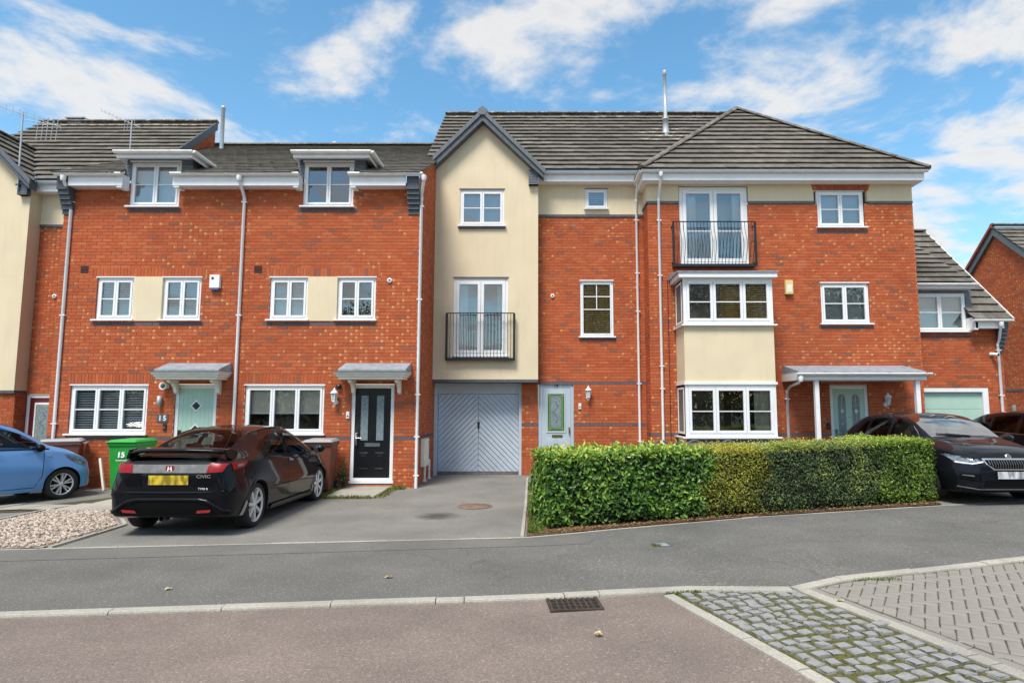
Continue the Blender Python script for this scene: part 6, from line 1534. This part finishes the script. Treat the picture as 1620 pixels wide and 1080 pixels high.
    def strip(s, name, line, view, mat, w=.009, off=.002, closed=False, parent=None):
        """thin line (panel gap, trim) along a polyline in a view"""
        P = [Vector(p) for p in line]; out_l, out_r = [], []
        for i, p in enumerate(P):
            a = P[i-1] if (i > 0 or closed) else p; b = P[(i+1) % len(P)] if (i < len(P)-1 or closed) else p; t = (b-a).normalized(); n = Vector((-t.y, t.x))*w/2
            out_l.append(p+n); out_r.append(p-n)
        fr = {'right': (Vector((3, 0, 0)), Vector((0, 1, 0)), Vector((0, 0, 1)), Vector((-1, 0, 0))), 'left': (Vector((-3, 0, 0)), Vector((0, 1, 0)), Vector((0, 0, 1)), Vector((1, 0, 0))), 'rear': (Vector((0, -4, 0)), Vector((1, 0, 0)), Vector((0, 0, 1)), Vector((0, 1, 0))), 'front': (Vector((0, 4, 0)), Vector((1, 0, 0)), Vector((0, 0, 1)), Vector((0, -1, 0))), 'top': (Vector((0, 0, 3)), Vector((1, 0, 0)), Vector((0, 1, 0)), Vector((0, 0, -1)))}[view]
        O, A, B, D = fr; V = []; F = []; prev = None; n = len(P)
        for i in range(n - (0 if closed else 1)):
            j = (i+1) % n; seg = max(1, int((P[j]-P[i]).length/.05))
            for k in range(seg + (1 if (i == n-2 and not closed) else 0)):
                t = k/seg; l = out_l[i].lerp(out_l[j], t); r_ = out_r[i].lerp(out_r[j], t)
                h1 = s.bvh.ray_cast(O + A*l.x + B*l.y, D); h2 = s.bvh.ray_cast(O + A*r_.x + B*r_.y, D)
                if h1[0] is None or h2[0] is None: prev = None; continue
                V += [h1[0] - D*off + h1[1]*off*.3, h2[0] - D*off + h2[1]*off*.3]; c = len(V)-2
                if prev is not None: F.append((prev, prev+1, c+1, c))
                prev = c
        if not F: return
        mb = MB(); mb.add(V, F); return mb.build(name, mat, parent or s.root)
    def wheel(s, y, sx, spokes, style='seven', tw=.205, hub=None, rim_r=None, steer=0.):
        r = s.wr; rr = rim_r or r*.765; x0 = s.C['half'] - .035 - tw
        t = empty_part('wheel', s.root)
        W = MB(); W.lathe([(rr, 0), (rr+.012, -.004), (r*.93, .0), (r*.985, .02), (r, .05), (r, tw-.05), (r*.985, tw-.02), (r*.93, tw), (rr+.012, tw+.004), (rr, tw), (rr, 0)], 40, ax='x')
        wo = W.build('wheel', M_TYRE, s.root, (sx*(x0+tw) - sx*0, y, r), (0, 0, (0 if sx > 0 else math.pi) + steer)); wo.location.x = sx*(s.C['half']-.035) ; 
        for v in wo.data.vertices: v.co.x -= tw
        RM = MB(); RM.lathe([(rr+.001, -tw+.01), (rr*.93, -tw+.03), (rr*.90, -.06), (rr*.915, -.03)], 40, ax='x'); RM.build('rim_barrel', M_DISC, wo); RM = MB(); RM.lathe([(rr*.915, -.03), (rr*.93, -.014), (rr+.004, -.002), (rr+.006, -.012), (rr+.001, -.02)], 40, ax='x'); RM.build('rim', M_ALLOY, wo)
        D_ = MB(); D_.lathe([(0, -.10), (rr*.62, -.10), (rr*.62, -.115), (0, -.115)], 24, ax='x'); D_.build('brake_disc', M_DISC, wo)
        B_ = MB(); B_.lathe([(0, -.135), (rr*.92, -.135)], 24, ax='x'); B_.build('wheel_back', M_WELL, wo)
        H = MB(); H.lathe([(0, -.012), (rr*.16, -.014), (rr*.20, -.025), (rr*.22, -.06)], 16, ax='x'); H.build('hub', M_ALLOY, wo)
        def spoke(a, w0, w1, nm='spoke', skew=0.):
            S = MB(); c, s_ = math.cos(a), math.sin(a); tn = (-s_, c)
            def q(rad, w, xx, sk=0): return (xx, c*rad + tn[0]*(w+sk), s_*rad + tn[1]*(w+sk))
            r0, r1 = rr*.16, rr*.95
            V = [q(r0, -w0, -.022), q(r0, w0, -.022), q(r1, w1, -.016, skew), q(r1, -w1, -.016, skew), q(r0, -w0*1.3, -.065), q(r0, w0*1.3, -.065), q(r1, w1*1.4, -.06, skew), q(r1, -w1*1.4, -.06, skew)]
            F = [(0,1,2,3),(1,5,6,2),(2,6,7,3),(3,7,4,0),(0,4,5,1)]
            S.add(V, F if True else F); o = S.build(nm, M_ALLOY, wo)
            bm = bmesh.new(); bm.from_mesh(o.data); bmesh.ops.recalc_face_normals(bm, faces=bm.faces[:]); bm.to_mesh(o.data); bm.free()
        for k in range(spokes):
            a = 2*math.pi*k/spokes + .3
            if style == 'seven': spoke(a, rr*.085, rr*.095)
            else: spoke(a-.07, rr*.05, rr*.055, skew=-rr*.10); spoke(a+.07, rr*.05, rr*.055, skew=rr*.10)
        return wo
    def arch(s, y, sx, w=.018, mat=None, extra=.0):
        r = s.wr + s.C.get('arch', .045) + extra; L = []
        for k in range(25):
            a = R(-8) + R(196)*k/24; L.append((y + r*math.cos(a), s.wr + r*math.sin(a)))
        s.strip('wheel_arch', L, 'right' if sx > 0 else 'left', mat or s.mat, .02, .008)
def empty_part(*a): return None
def mirror(car, y, z, half, mat, sx=1, glass=True, sz=1.):
    m = MB(); V = []; n = 12
    for (dx, ww, hh, yo) in ((.0, .015, .02, 0), (.05, .035, .045, -.005), (.10, .06, .062, -.01), (.17, .075, .07, -.02), (.23, .065, .055, -.03), (.26, .02, .02, -.035)):
        for k in range(n): a = 2*math.pi*k/n; V.append((sx*(half-.03+dx*sz), y + yo + math.cos(a)*ww*sz, z + math.sin(a)*hh*sz))
    F = [(i*n+k, i*n+(k+1) % n, (i+1)*n+(k+1) % n, (i+1)*n+k) for i in range(5) for k in range(n)] + [list(range(5*n, 6*n))]
    if sx < 0: F = [f[::-1] for f in map(list, F)]
    m.add(V, F, smooth=True); o = m.build('mirror', mat, car.root)
    if glass:
        g = MB(); g.lathe([(0, 0), (.055*sz, .004)], 14, (sx*(half+.10*sz), y-.078*sz-.006, z), 'y'); g.build('mirror_glass', M_MIRR, o)
M_MIRR = plain('mirror_glass', (.7, .74, .78), .03, 1, var=.02)
# ------- black three-door hatchback, tail towards us
CV = dict(y0=-2.135, y1=2.135, half=.8925, ra=-1.36, fa=1.275, arch=.05,
  zb=[(-2.135, .34), (-2.10, .27), (-1.9, .22), (-1.5, .19), (1.6, .17), (2.0, .20), (2.135, .30)],
  wl=[(-2.135, .66), (-2.09, .76), (-1.95, .82), (-1.4, .86), (1.3, .86), (1.8, .80), (2.05, .66), (2.135, .45)],
  wm=[(-2.135, .70), (-2.10, .78), (-1.98, .845), (-1.7, .885), (-1.0, .892), (.8, .885), (1.4, .885), (1.8, .83), (2.05, .68), (2.135, .46)],
  zs=[(-2.135, .78), (-2.09, .90), (-1.98, .965), (-1.6, .985), (-1.0, .965), (0, .925), (.9, .895), (1.3, .87), (1.7, .80), (2.0, .68), (2.135, .55)],
  ws=[(-2.135, .60), (-2.09, .70), (-1.98, .765), (-1.6, .80), (-1.0, .825), (.6, .825), (1.3, .80), (1.8, .72), (2.05, .56), (2.135, .40)],
  zr=[(-2.135, .84), (-2.10, .955), (-2.03, 1.03), (-1.9, 1.075), (-1.6, 1.19), (-1.2, 1.325), (-.75, 1.42), (-.2, 1.45), (.25, 1.425), (.65, 1.325), (1.0, 1.17), (1.32, .99), (1.5, .945), (1.8, .865), (2.03, .74), (2.135, .60)],
  wr=[(-2.135, .52), (-2.08, .60), (-1.9, .62), (-1.5, .575), (-1.0, .555), (0, .565), (.6, .58), (1.1, .62), (1.35, .64), (1.8, .56), (2.05, .42), (2.135, .30)],
  ze=[(-2.135, .82), (-2.10, .935), (-2.03, 1.0), (-1.9, 1.04), (-1.6, 1.12), (-1.2, 1.245), (-.75, 1.34), (-.2, 1.375), (.25, 1.345), (.65, 1.245), (1.0, 1.10), (1.32, .95), (1.5, .915), (1.8, .835), (2.03, .71), (2.135, .58)])
c = Car('hatchback_car', 'glossy black hatchback with rear spoiler parked tail-first before the mint door', 'car', (-5.01, 10.89, gz(0, 10.2)), R(0), CV, M_CARBLK, .318)
for y in (CV['ra'], CV['fa']):
    for sx in (1, -1): c.wheel(y, sx, 7, 'seven'); c.arch(y, sx)
SIDE = [(1.10, .945), (.55, .955), (-.12, .975), (-.02, 1.30), (.22, 1.325), (.55, 1.245), (.85, 1.115)]
QTR = [(-.20, .985), (-1.02, 1.035), (-1.13, 1.10), (-.86, 1.215), (-.50, 1.30), (-.10, 1.325)]
for vw in ('right', 'left'):
    c.patch('side_window', SIDE, vw, M_CGLASS, .005); c.patch('quarter_window', QTR, vw, M_CGLASS, .005)
    c.strip('door_gap', [(-.16, .965), (-.20, .80), (-.28, .60), (-.24, .36), (-.10, .27), (.95, .27), (1.02, .50), (1.08, .93)], vw, M_GAP, .009)
    c.strip('window_trim', [(-1.05, 1.022), (-.12, .965), (1.12, .932)], vw, M_TRIM, .022, .006)
    c.patch('sill', [(-.92, .20), (.90, .19), (.88, .255), (-.90, .262)], vw, M_CARBLK, .03)
    c.strip('body_crease', [(-1.0, .545), (-.2, .52), (.85, .50)], vw, M_GAP, .006)
    c.patch('rear_mudflap', [(-1.80, .14), (-1.69, .40), (-1.74, .44), (-1.88, .17)], vw, M_MUD, .012); c.patch('front_mudflap', [(.86, .15), (.93, .34), (.885, .36), (.80, .17)], vw, M_MUD, .012)
    c.patch('door_handle', [(-.16, .86), (.02, .845), (.03, .875), (-.13, .905)], vw, M_CHROME, .012)
    c.patch('fuel_flap', [(-.02, .0), (.0, .0), (.0, .001)], vw, M_GAP) if False else None
# rear glass in two panes, split by the spoiler
c.patch('rear_window', [(-.56, -1.86), (.56, -1.86), (.54, -1.5), (.49, -1.12), (.40, -.95), (-.40, -.95), (-.49, -1.12), (-.54, -1.5)], 'top', M_CGLASSR if 'M_CGLASSR' in globals() else M_CGLASS, .005)
c.patch('lower_rear_window', [(-.60, .985), (.60, .985), (.56, 1.065), (-.56, 1.065)], 'rear', M_CGLASS, .004)
sp = MB(); V = []
for i in range(13):
    t = -1 + 2*i/12; x = t*.655; zz = 1.135 - .03*abs(t)**3; yy = -2.05 + .10*t*t
    for (dy, dz) in ((-.03, 0), (-.02, .022), (.10, .045), (.13, .03), (.10, .0), (.0, -.022)): V.append((x, yy+dy, zz+dz))
F = [(i*6+k, (i+1)*6+k, (i+1)*6+(k+1) % 6, i*6+(k+1) % 6) for i in range(12) for k in range(6)] + [list(range(6)), list(range(77, 71, -1))]
sp.add(V, F, smooth=True); spo = sp.build('rear_spoiler', M_CARBLK, c.root)
for sx in (-1, 1):
    m = MB(); m.add([(sx*.665, -1.98, 1.15), (sx*.68, -1.83, 1.16), (sx*.72, -1.70, 1.10), (sx*.74, -1.80, 1.00), (sx*.72, -1.95, 1.02), (sx*.64, -1.98, 1.15), (sx*.64, -1.83, 1.16), (sx*.66, -1.70, 1.10), (sx*.68, -1.80, 1.00), (sx*.66, -1.95, 1.02)],
        [(0,1,2,3,4), (9,8,7,6,5), (0,5,6,1), (1,6,7,2), (2,7,8,3), (3,8,9,4), (4,9,5,0)] if sx > 0 else [(4,3,2,1,0), (5,6,7,8,9), (1,6,5,0), (2,7,6,1), (3,8,7,2), (4,9,8,3), (0,5,9,4)]); m.build('spoiler_end', M_CARBLK, spo, bevel=.01)
band = c.patch('light_band', [(-.52, .845), (.50, .845), (.52, .955), (-.52, .955)], 'rear', M_CLEARL, .006)
for sx in (-1, 1):
    c.patch('tail_light', [(sx*.50, .845), (sx*.70, .855), (sx*.74, .96), (sx*.52, .965)], 'rear', M_REDL, .014)
    vw = 'right' if sx > 0 else 'left'
    c.patch('tail_light_wing', [(-1.98, .87), (-1.70, .89), (-1.58, .955), (-1.64, .975), (-1.98, .965)], vw, M_REDL, .010); c.patch('tail_light_lens', [(-1.88, .905), (-1.75, .908), (-1.66, .945), (-1.88, .938)], vw, M_CLEARL, .016)
    c.patch('dark_insert', [(sx*.36, .66), (sx*.56, .67), (sx*.70, .84), (sx*.38, .84)], 'rear', M_TRIM, .005)
    c.patch('bumper_reflector', [(sx*.40, .325), (sx*.58, .335), (sx*.60, .365), (sx*.42, .355)], 'rear', M_REFL, .03)
    c.strip('bumper_fin', [(sx*.40, .49), (sx*.58, .44), (sx*.70, .33), (sx*.80, .30)], 'rear', M_TRIM, .03, .02)
    c.strip('bumper_slot', [(sx*.62, .55), (sx*.82, .56)], 'rear', M_CARBLK, .018, .012)
c.patch('number_plate', [(-.27, .69), (.27, .69), (.27, .815), (-.27, .815)], 'rear', M_PLY, .016, flat=True)
c.strip('boot_gap', [(-.78, .86), (-.70, .66), (-.62, .60), (.62, .60), (.70, .66), (.78, .86)], 'rear', M_GAP, .010, .003)
def hug(car, pts, lift): return [tuple(car.bvh.ray_cast(Vector((x, -4, z)), Vector((0, 1, 0)))[0] + Vector((0, -lift, 0))) for x, z in pts]
m = MB(); m.tube(hug(c, [(-.80, .325), (-.72, .35), (-.60, .43), (-.52, .475), (-.42, .492), (-.2, .495), (0, .495), (.2, .495), (.42, .492), (.52, .475), (.60, .43), (.72, .35), (.80, .325)], .004), .024, 8); m.build('bumper_edge', M_CARBLK, c.root)
m = MB(); m.tube(hug(c, [(-.74, .60), (-.5, .585), (0, .58), (.5, .585), (.74, .60)], -.004), .016, 8); m.build('boot_lip', M_CARBLK, c.root)
c.patch('lower_grille', [(-.66, .285), (.66, .285), (.58, .40), (.46, .465), (-.46, .465), (-.58, .40)], 'rear', M_TRIM, .008)
# badge: red tile with a white letter shape in a chromed rim
def on_rear(car, x, z, lift): 
    h = car.bvh.ray_cast(Vector((x, -4, z)), Vector((0, 1, 0))); return h[0].y - lift
yb_ = on_rear(c, 0, .90, .012)
m = MB(); m.prism([(-.058, -.043), (.058, -.043), (.062, .0), (.052, .045), (-.052, .045), (-.062, 0)], 0, .008, 'y'); bd = m.build('badge', M_CHROME, c.root, (0, yb_, .90)); m = MB(); m.prism([(-.05, -.036), (.05, -.036), (.053, 0), (.045, .038), (-.045, .038), (-.053, 0)], -.003, -.0005, 'y'); m.build('badge_field', M_REDL, bd)
m = MB(); m.prism([(-.034, -.03), (-.016, -.03), (-.013, -.006), (.013, -.006), (.016, -.03), (.034, -.03), (.024, .032), (.010, .032), (.011, .006), (-.011, .006), (-.010, .032), (-.024, .032)], -.006, -.0035, 'y'); m.build('badge_letter', M_WHITETXT, bd)
text('model_name', 'CIVIC', .062, (.47, on_rear(c, .47, .80, .012), .80), (R(90), 0, 0), M_CHROME, c.root, .002, sx=1.25, bold=.0015)
text('model_name', 'TYPE R', .036, (.47, on_rear(c, .45, .635, .008), .635), (R(90), 0, 0), M_WHITETXT, c.root, .002, sx=1.2)
mirror(c, .80, 1.0, .88, M_CARBLK, 1, sz=1.05); mirror(c, .80, 1.0, .88, M_CARBLK, -1)
m = MB(); m.lathe([(.03, -.02), (.042, -.02), (.042, .12), (.03, .12)], 14, (-.10, -2.06, .235), 'y'); m.build('exhaust', M_DISC, c.root)
c.patch('windscreen', [(-.54, 1.27), (.54, 1.27), (.54, .95), (.50, .55), (.47, .40), (-.47, .40), (-.50, .55), (-.54, .95)], 'top', M_CGLASS, .005, .06); c.open_cabin((.10, -.72), dash=1.02)
for sx in (-1, 1): m = MB(); m.tube([(sx*.50, .40, 1.375), (sx*.545, .1, 1.40), (sx*.545, -.5, 1.40), (sx*.52, -1.0, 1.335)], .008, 5); m.build('roof_seam', M_CARBLK, c.root)
# ------- dark hatchback facing us behind the hedge end
CS = dict(y0=-2.18, y1=2.18, half=.8965, ra=-1.34, fa=1.31, arch=.045,
  zb=[(-2.18, .36), (-2.1, .26), (-1.5, .19), (1.6, .17), (2.05, .19), (2.18, .26)],
  wl=[(-2.18, .62), (-2.09, .76), (-1.4, .86), (1.35, .86), (1.85, .80), (2.08, .70), (2.18, .55)],
  wm=[(-2.18, .68), (-2.08, .80), (-1.7, .88), (0, .896), (1.4, .89), (1.8, .86), (2.03, .77), (2.18, .56)],
  zs=[(-2.18, .80), (-2.08, .95), (-1.6, .985), (-.5, .955), (.8, .925), (1.25, .90), (1.8, .83), (2.08, .72), (2.18, .60)],
  ws=[(-2.18, .58), (-2.08, .70), (-1.6, .80), (0, .835), (1.2, .815), (1.75, .77), (2.03, .66), (2.18, .50)],
  zr=[(-2.18, .88), (-2.10, 1.03), (-1.95, 1.15), (-1.6, 1.33), (-1.1, 1.44), (-.4, 1.475), (.1, 1.455), (.5, 1.36), (.85, 1.20), (1.12, 1.045), (1.3, 1.01), (1.75, .935), (2.05, .83), (2.18, .66)],
  wr=[(-2.18, .50), (-2.08, .60), (-1.6, .60), (-1.0, .60), (0, .62), (.6, .64), (1.12, .66), (1.7, .58), (2.05, .46), (2.18, .32)],
  ze=[(-2.18, .84), (-2.10, .99), (-1.95, 1.09), (-1.6, 1.25), (-1.1, 1.365), (-.4, 1.40), (.1, 1.375), (.5, 1.28), (.85, 1.13), (1.12, 1.0), (1.3, .975), (1.75, .90), (2.05, .795), (2.18, .64)])
M_CHROME2 = plain('dim_chrome', (.25, .25, .26), .3, .8)
def scala(loc, label, full=True, mat=None):
    c = Car('family_car', label, 'car', loc, R(180), CS, mat or M_CARBLK2, .325)
    for y in (CS['ra'], CS['fa']):
        for sx in (1, -1): c.wheel(y, sx, 5, 'double'); c.arch(y, sx)
    for vw in ('right', 'left'):
        c.patch('side_window', [(.88, .965), (.05, .985), (.05, 1.36), (.18, 1.355), (.52, 1.245), (.78, 1.10)], vw, M_CGLASS, .005); c.patch('side_window', [(-.03, .987), (-.82, 1.01), (-.82, 1.33), (-.45, 1.37), (-.03, 1.365)], vw, M_CGLASS, .005)
        c.patch('quarter_window', [(-.90, 1.012), (-1.30, 1.03), (-1.10, 1.25), (-.90, 1.315)], vw, M_CGLASS, .005); c.strip('window_trim', [(-1.33, 1.02), (0, .972), (.95, .945)], vw, M_CHROME, .014, .007)
        c.strip('door_gap', [(0, .97), (-.02, .5), (0, .25), (.9, .25), (1.0, .92)], vw, M_GAP, .008)
    c.patch('windscreen', [(-.60, 1.08), (.60, 1.08), (.60, .80), (.575, .45), (.54, .22), (-.54, .22), (-.575, .45), (-.60, .80)], 'top', M_CGLASSL, .005, .06)
    c.strip('bonnet_gap', [(-.80, .86), (-.55, .835), (-.40, .80), (.40, .80), (.55, .835), (.80, .86)], 'front', M_GAP, .008)
    for sx in (-1, 1):
        c.strip('bonnet_crease', [(sx*.40, 1.9), (sx*.52, 1.4), (sx*.58, 1.1)], 'top', M_GAP, .005, .001)
        hl = c.patch('headlight', [(sx*.40, .70), (sx*.60, .715), (sx*.80, .785), (sx*.76, .655), (sx*.60, .635)], 'front', M_HEADL, .008); c.patch('headlight_wing', [(2.00, .66), (1.72, .76), (1.72, .80), (1.98, .765)], 'right' if sx > 0 else 'left', M_HEADL, .008)
        c.strip('running_light', [(sx*.44, .685), (sx*.60, .655), (sx*.76, .675)], 'front', M_WHITETXT, .018, .012)
        for k in range(3): hx = sx*(.52 + .08*k); c.patch('lamp', [(hx-.025, .675), (hx+.025, .68), (hx+.025, .73), (hx-.025, .725)], 'front', M_HEADL, .013)
        c.patch('fog_light', [(sx*.60, .452), (sx*.74, .468), (sx*.74, .482), (sx*.60, .472)], 'front', M_CHROME2, .008)
        c.patch('bumper_vent', [(sx*.50, .36), (sx*.76, .41), (sx*.78, .52), (sx*.52, .50)], 'front', M_TRIM, .004)
        mirror(c, .72, 1.0, .88, M_CARBLK2, sx, glass=False, sz=1.1)
    c.patch('grille_surround', [(-.44, .74), (.44, .74), (.41, .65), (.30, .555), (-.30, .555), (-.41, .65)], 'front', M_CHROME, .008); g = c.patch('grille', [(-.405, .715), (.405, .715), (.38, .65), (.28, .58), (-.28, .58), (-.38, .65)], 'front', M_TRIM, .016)
    for k in range(19):
        x = -.36 + k*.04; zl = .59 + max(0, abs(x)-.26)*.5; c.strip('grille_bar', [(x, zl), (x, .71)], 'front', M_CHROME2, .008, .022)
    c.patch('number_plate', [(-.26, .42), (.26, .42), (.26, .535), (-.26, .535)], 'front', M_PLW, .03, flat=True)
    c.patch('air_intake', [(-.48, .30), (.48, .30), (.44, .40), (-.44, .40)], 'front', M_TRIM, .006); c.strip('chrome_lip', [(-.78, .29), (-.55, .255), (.55, .255), (.78, .29)], 'front', M_CHROME, .014, .014)
    h = c.bvh.ray_cast(Vector((0, 4, .775)), Vector((0, -1, 0))); m = MB(); m.lathe([(0, 0), (.042, .0), (.048, -.008), (.05, -.014)], 18, (0, 0, 0), 'y'); bd = m.build('badge', M_CHROME, c.root, (0, h[0].y + .012, .775), (0, 0, math.pi)); bd.rotation_euler = (R(28), 0, 0); m = MB(); m.lathe([(0, .0), (.036, .0)], 16, (0, .002, 0), 'y'); m.build('badge_field', M_SLATE, bd)
    c.open_cabin((.0, -.85), dash=.80)
    for sx in (-1, 1): m = MB(); m.tube([(sx*.08, 1.10, 1.062), (sx*.08 + .40, 1.02, 1.098)], .010, 5); m.build('wiper', M_BLACK, c.root)
    return c
M_CHROME2 = plain('dim_chrome', (.25, .25, .26), .3, .8)
s1 = scala((7.60, 12.62, gz(7.6, 12)), 'dark family car facing the street beside the hedge end')
s2 = scala((10.95, 13.75, gz(10.9, 13)), 'black car mostly cut off by the right edge', mat=M_CARBLK)
# ------- light blue small car at the left edge
CP = dict(y0=-1.80, y1=1.80, half=.80, ra=-1.22, fa=1.18, arch=.045,
  zb=[(-1.8, .34), (-1.7, .24), (-1.2, .19), (1.3, .18), (1.7, .20), (1.8, .28)],
  wl=[(-1.8, .58), (-1.70, .70), (-1.2, .77), (1.2, .77), (1.6, .70), (1.74, .58), (1.8, .42)],
  wm=[(-1.8, .64), (-1.70, .75), (-1.2, .79), (0, .797), (1.1, .795), (1.45, .765), (1.68, .66), (1.8, .46)],
  zs=[(-1.8, .85), (-1.7, .98), (-1.2, 1.0), (0, .955), (.8, .925), (1.2, .875), (1.5, .79), (1.72, .68), (1.8, .56)],
  ws=[(-1.8, .56), (-1.7, .66), (-1.2, .715), (0, .745), (.9, .735), (1.25, .70), (1.55, .62), (1.72, .52), (1.8, .38)],
  zr=[(-1.8, .98), (-1.72, 1.18), (-1.55, 1.36), (-1.2, 1.455), (-.5, 1.49), (0, 1.485), (.35, 1.42), (.7, 1.25), (1.0, 1.045), (1.12, 1.0), (1.4, .92), (1.65, .80), (1.76, .69), (1.8, .60)],
  wr=[(-1.8, .48), (-1.7, .54), (-1.2, .55), (0, .56), (.6, .57), (1.0, .60), (1.3, .54), (1.6, .42), (1.8, .26)],
  ze=[(-1.8, .93), (-1.72, 1.12), (-1.55, 1.29), (-1.2, 1.385), (-.5, 1.415), (0, 1.41), (.35, 1.345), (.7, 1.175), (1.0, .995), (1.12, .965), (1.4, .885), (1.65, .765), (1.76, .66), (1.8, .58)])
bl_h = R(-27); dv = Vector((-math.sin(bl_h), math.cos(bl_h), 0)); rv = Vector((dv.y, -dv.x, 0))
ctr = Vector((-9.02, 12.25, 0)) - dv*1.18 - rv*.76
b = Car('city_car', 'light blue small hatchback cut off by the left edge', 'car', (ctr.x, ctr.y, .02), bl_h, CP, M_CARBLUE, .288)
for y in (CP['ra'], CP['fa']):
    for sx in (1, -1): b.wheel(y, sx, 6, 'double', tw=.17, rim_r=.20); b.arch(y, sx)
for vw in ('right', 'left'):
    b.patch('side_window', [(.86, .97), (.02, .985), (.02, 1.385), (.20, 1.365), (.50, 1.245), (.74, 1.10)], vw, M_SGLASS if 'M_SGLASS' in globals() else M_CGLASS, .005); b.patch('side_window', [(-.06, .99), (-.86, 1.02), (-.82, 1.30), (-.70, 1.38), (-.06, 1.39)], vw, M_CGLASS, .005)
    b.strip('window_trim', [(-.9, 1.0), (0, .972), (.95, .955)], vw, M_TRIM, .02, .005); b.strip('door_gap', [(-.04, .97), (-.05, .5), (-.02, .27), (.72, .27), (.82, .45), (.86, .93)], vw, M_GAP, .010)
    b.strip('body_crease', [(-.9, .40), (.1, .37), (.78, .36)], vw, M_CARBLUE, .03, .006); b.patch('door_handle', [(.06, .84), (.22, .835), (.23, .865), (.07, .87)], vw, M_CARBLUE, .02)
    b.patch('indicator', [(.92, .80), (.99, .795), (.99, .815), (.92, .82)], vw, M_CLEARL, .006)
    b.patch('headlight', [(1.22, .835), (1.46, .765), (1.66, .64), (1.60, .60), (1.42, .665), (1.24, .78)], vw, M_HEADL, .008)
b.patch('windscreen', [(-.56, .98), (.56, .98), (.54, .6), (.50, .32), (-.50, .32), (-.54, .6)], 'top', M_CGLASSL, .005, .06)
b.open_cabin((-.05, -.85), sw=.24, dash=.72); mirror(b, .72, .985, .77, M_TRIM, 1, glass=False, sz=1.05); m = MB(); m.box(.73, .80, .66, .80, .955, .985); m.build('mirror_foot', M_TRIM, b.root)
mirror(b, .72, .985, .77, M_CARBLUE, -1, glass=False)
# ---------------------------------------------------------------- the other side of the street (behind the camera, mirrored in the windows)
M_LAWN = ground_mat('lawn', (.045, .085, .015), (.10, .17, .03), (.16, .22, .05), .5, 14)
sheet('green', [(-40, -40), (40, -40), (40, -10), (-40, -12)], -.045, M_LAWN, follow=False)
M_BARK = plain('bark', (.09, .07, .05), .9, var=.3, vs_=8, bump=.8, bs=20)
def tree(loc, hgt, cr, cols, label, seed, n=9000):
    r = random.Random(seed); t = empty('broadleaf_tree', loc, label, 'tree', 'trees across the street'); tr = MB()
    tr.tube([(0, 0, 0), (.05, .03, hgt*.2), (-.05, .05, hgt*.45), (0, 0, hgt*.8)], hgt*.025, 9, r2=hgt*.008); limbs = []
    for k in range(9):
        a = r.uniform(0, 6.28); z0 = hgt*r.uniform(.25, .6); e_ = Vector((math.cos(a)*cr*.75, math.sin(a)*cr*.75, z0 + hgt*r.uniform(.12, .3))); tr.tube([(0, 0, z0), tuple(e_*.5 + Vector((0, 0, z0*.5 + .2))), tuple(e_)], hgt*.010, 6, r2=.02); limbs.append(e_)
    tr.build('trunk', M_BARK, t); mb = MB(); cl = limbs + [Vector((r.uniform(-.5, .5)*cr, r.uniform(-.5, .5)*cr, hgt*r.uniform(.45, .92))) for _ in range(16)]
    for k in range(n):
        c_ = r.choice(cl); d = Vector((r.gauss(0, 1), r.gauss(0, 1), r.gauss(0, .8)))*cr*.24; p = c_ + d
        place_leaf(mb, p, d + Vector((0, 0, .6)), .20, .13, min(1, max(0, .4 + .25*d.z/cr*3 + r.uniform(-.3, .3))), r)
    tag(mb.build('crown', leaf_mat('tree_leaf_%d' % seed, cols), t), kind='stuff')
GR = [(.02, .035, .008), (.06, .10, .015), (.14, .19, .03), (.26, .28, .06)]; YG = [(.05, .05, .01), (.14, .13, .02), (.28, .23, .04), (.40, .32, .08)]
tree((13.5, -17, 0), 13, 4.2, YG, 'tall yellowing tree across the street mirrored in the bay window', 1)
tree((5.0, -19, 0), 12, 3.8, GR, 'green tree across the street mirrored in the tall window', 2)
tree((21, -15, 0), 11, 4, GR, 'wide green tree across the street, far right', 3)
tree((-14, -20, 0), 10, 3.6, GR, 'green tree across the street, far left', 4)

for k, x in enumerate((-38, -31, -25, -19.5, -14, -9, -4, 1, 6, 11, 16.5, 22, 29, 36)):  # unseen row, added so the windows mirror leaves instead of bare horizon
    bush('added_bush', (x, -15 - (k % 3)*.8, 0), 3.3, 2.3 + .3*(k % 2), 2600, .30, .18, GR if k % 3 else YG, 'leafy bush of the unseen row added for reflections, number %s from the left' % ('first second third fourth fifth sixth seventh eighth ninth tenth eleventh twelfth thirteenth fourteenth'.split()[k]), seed=k+20)['group'] = 'unseen bushes added for reflections'
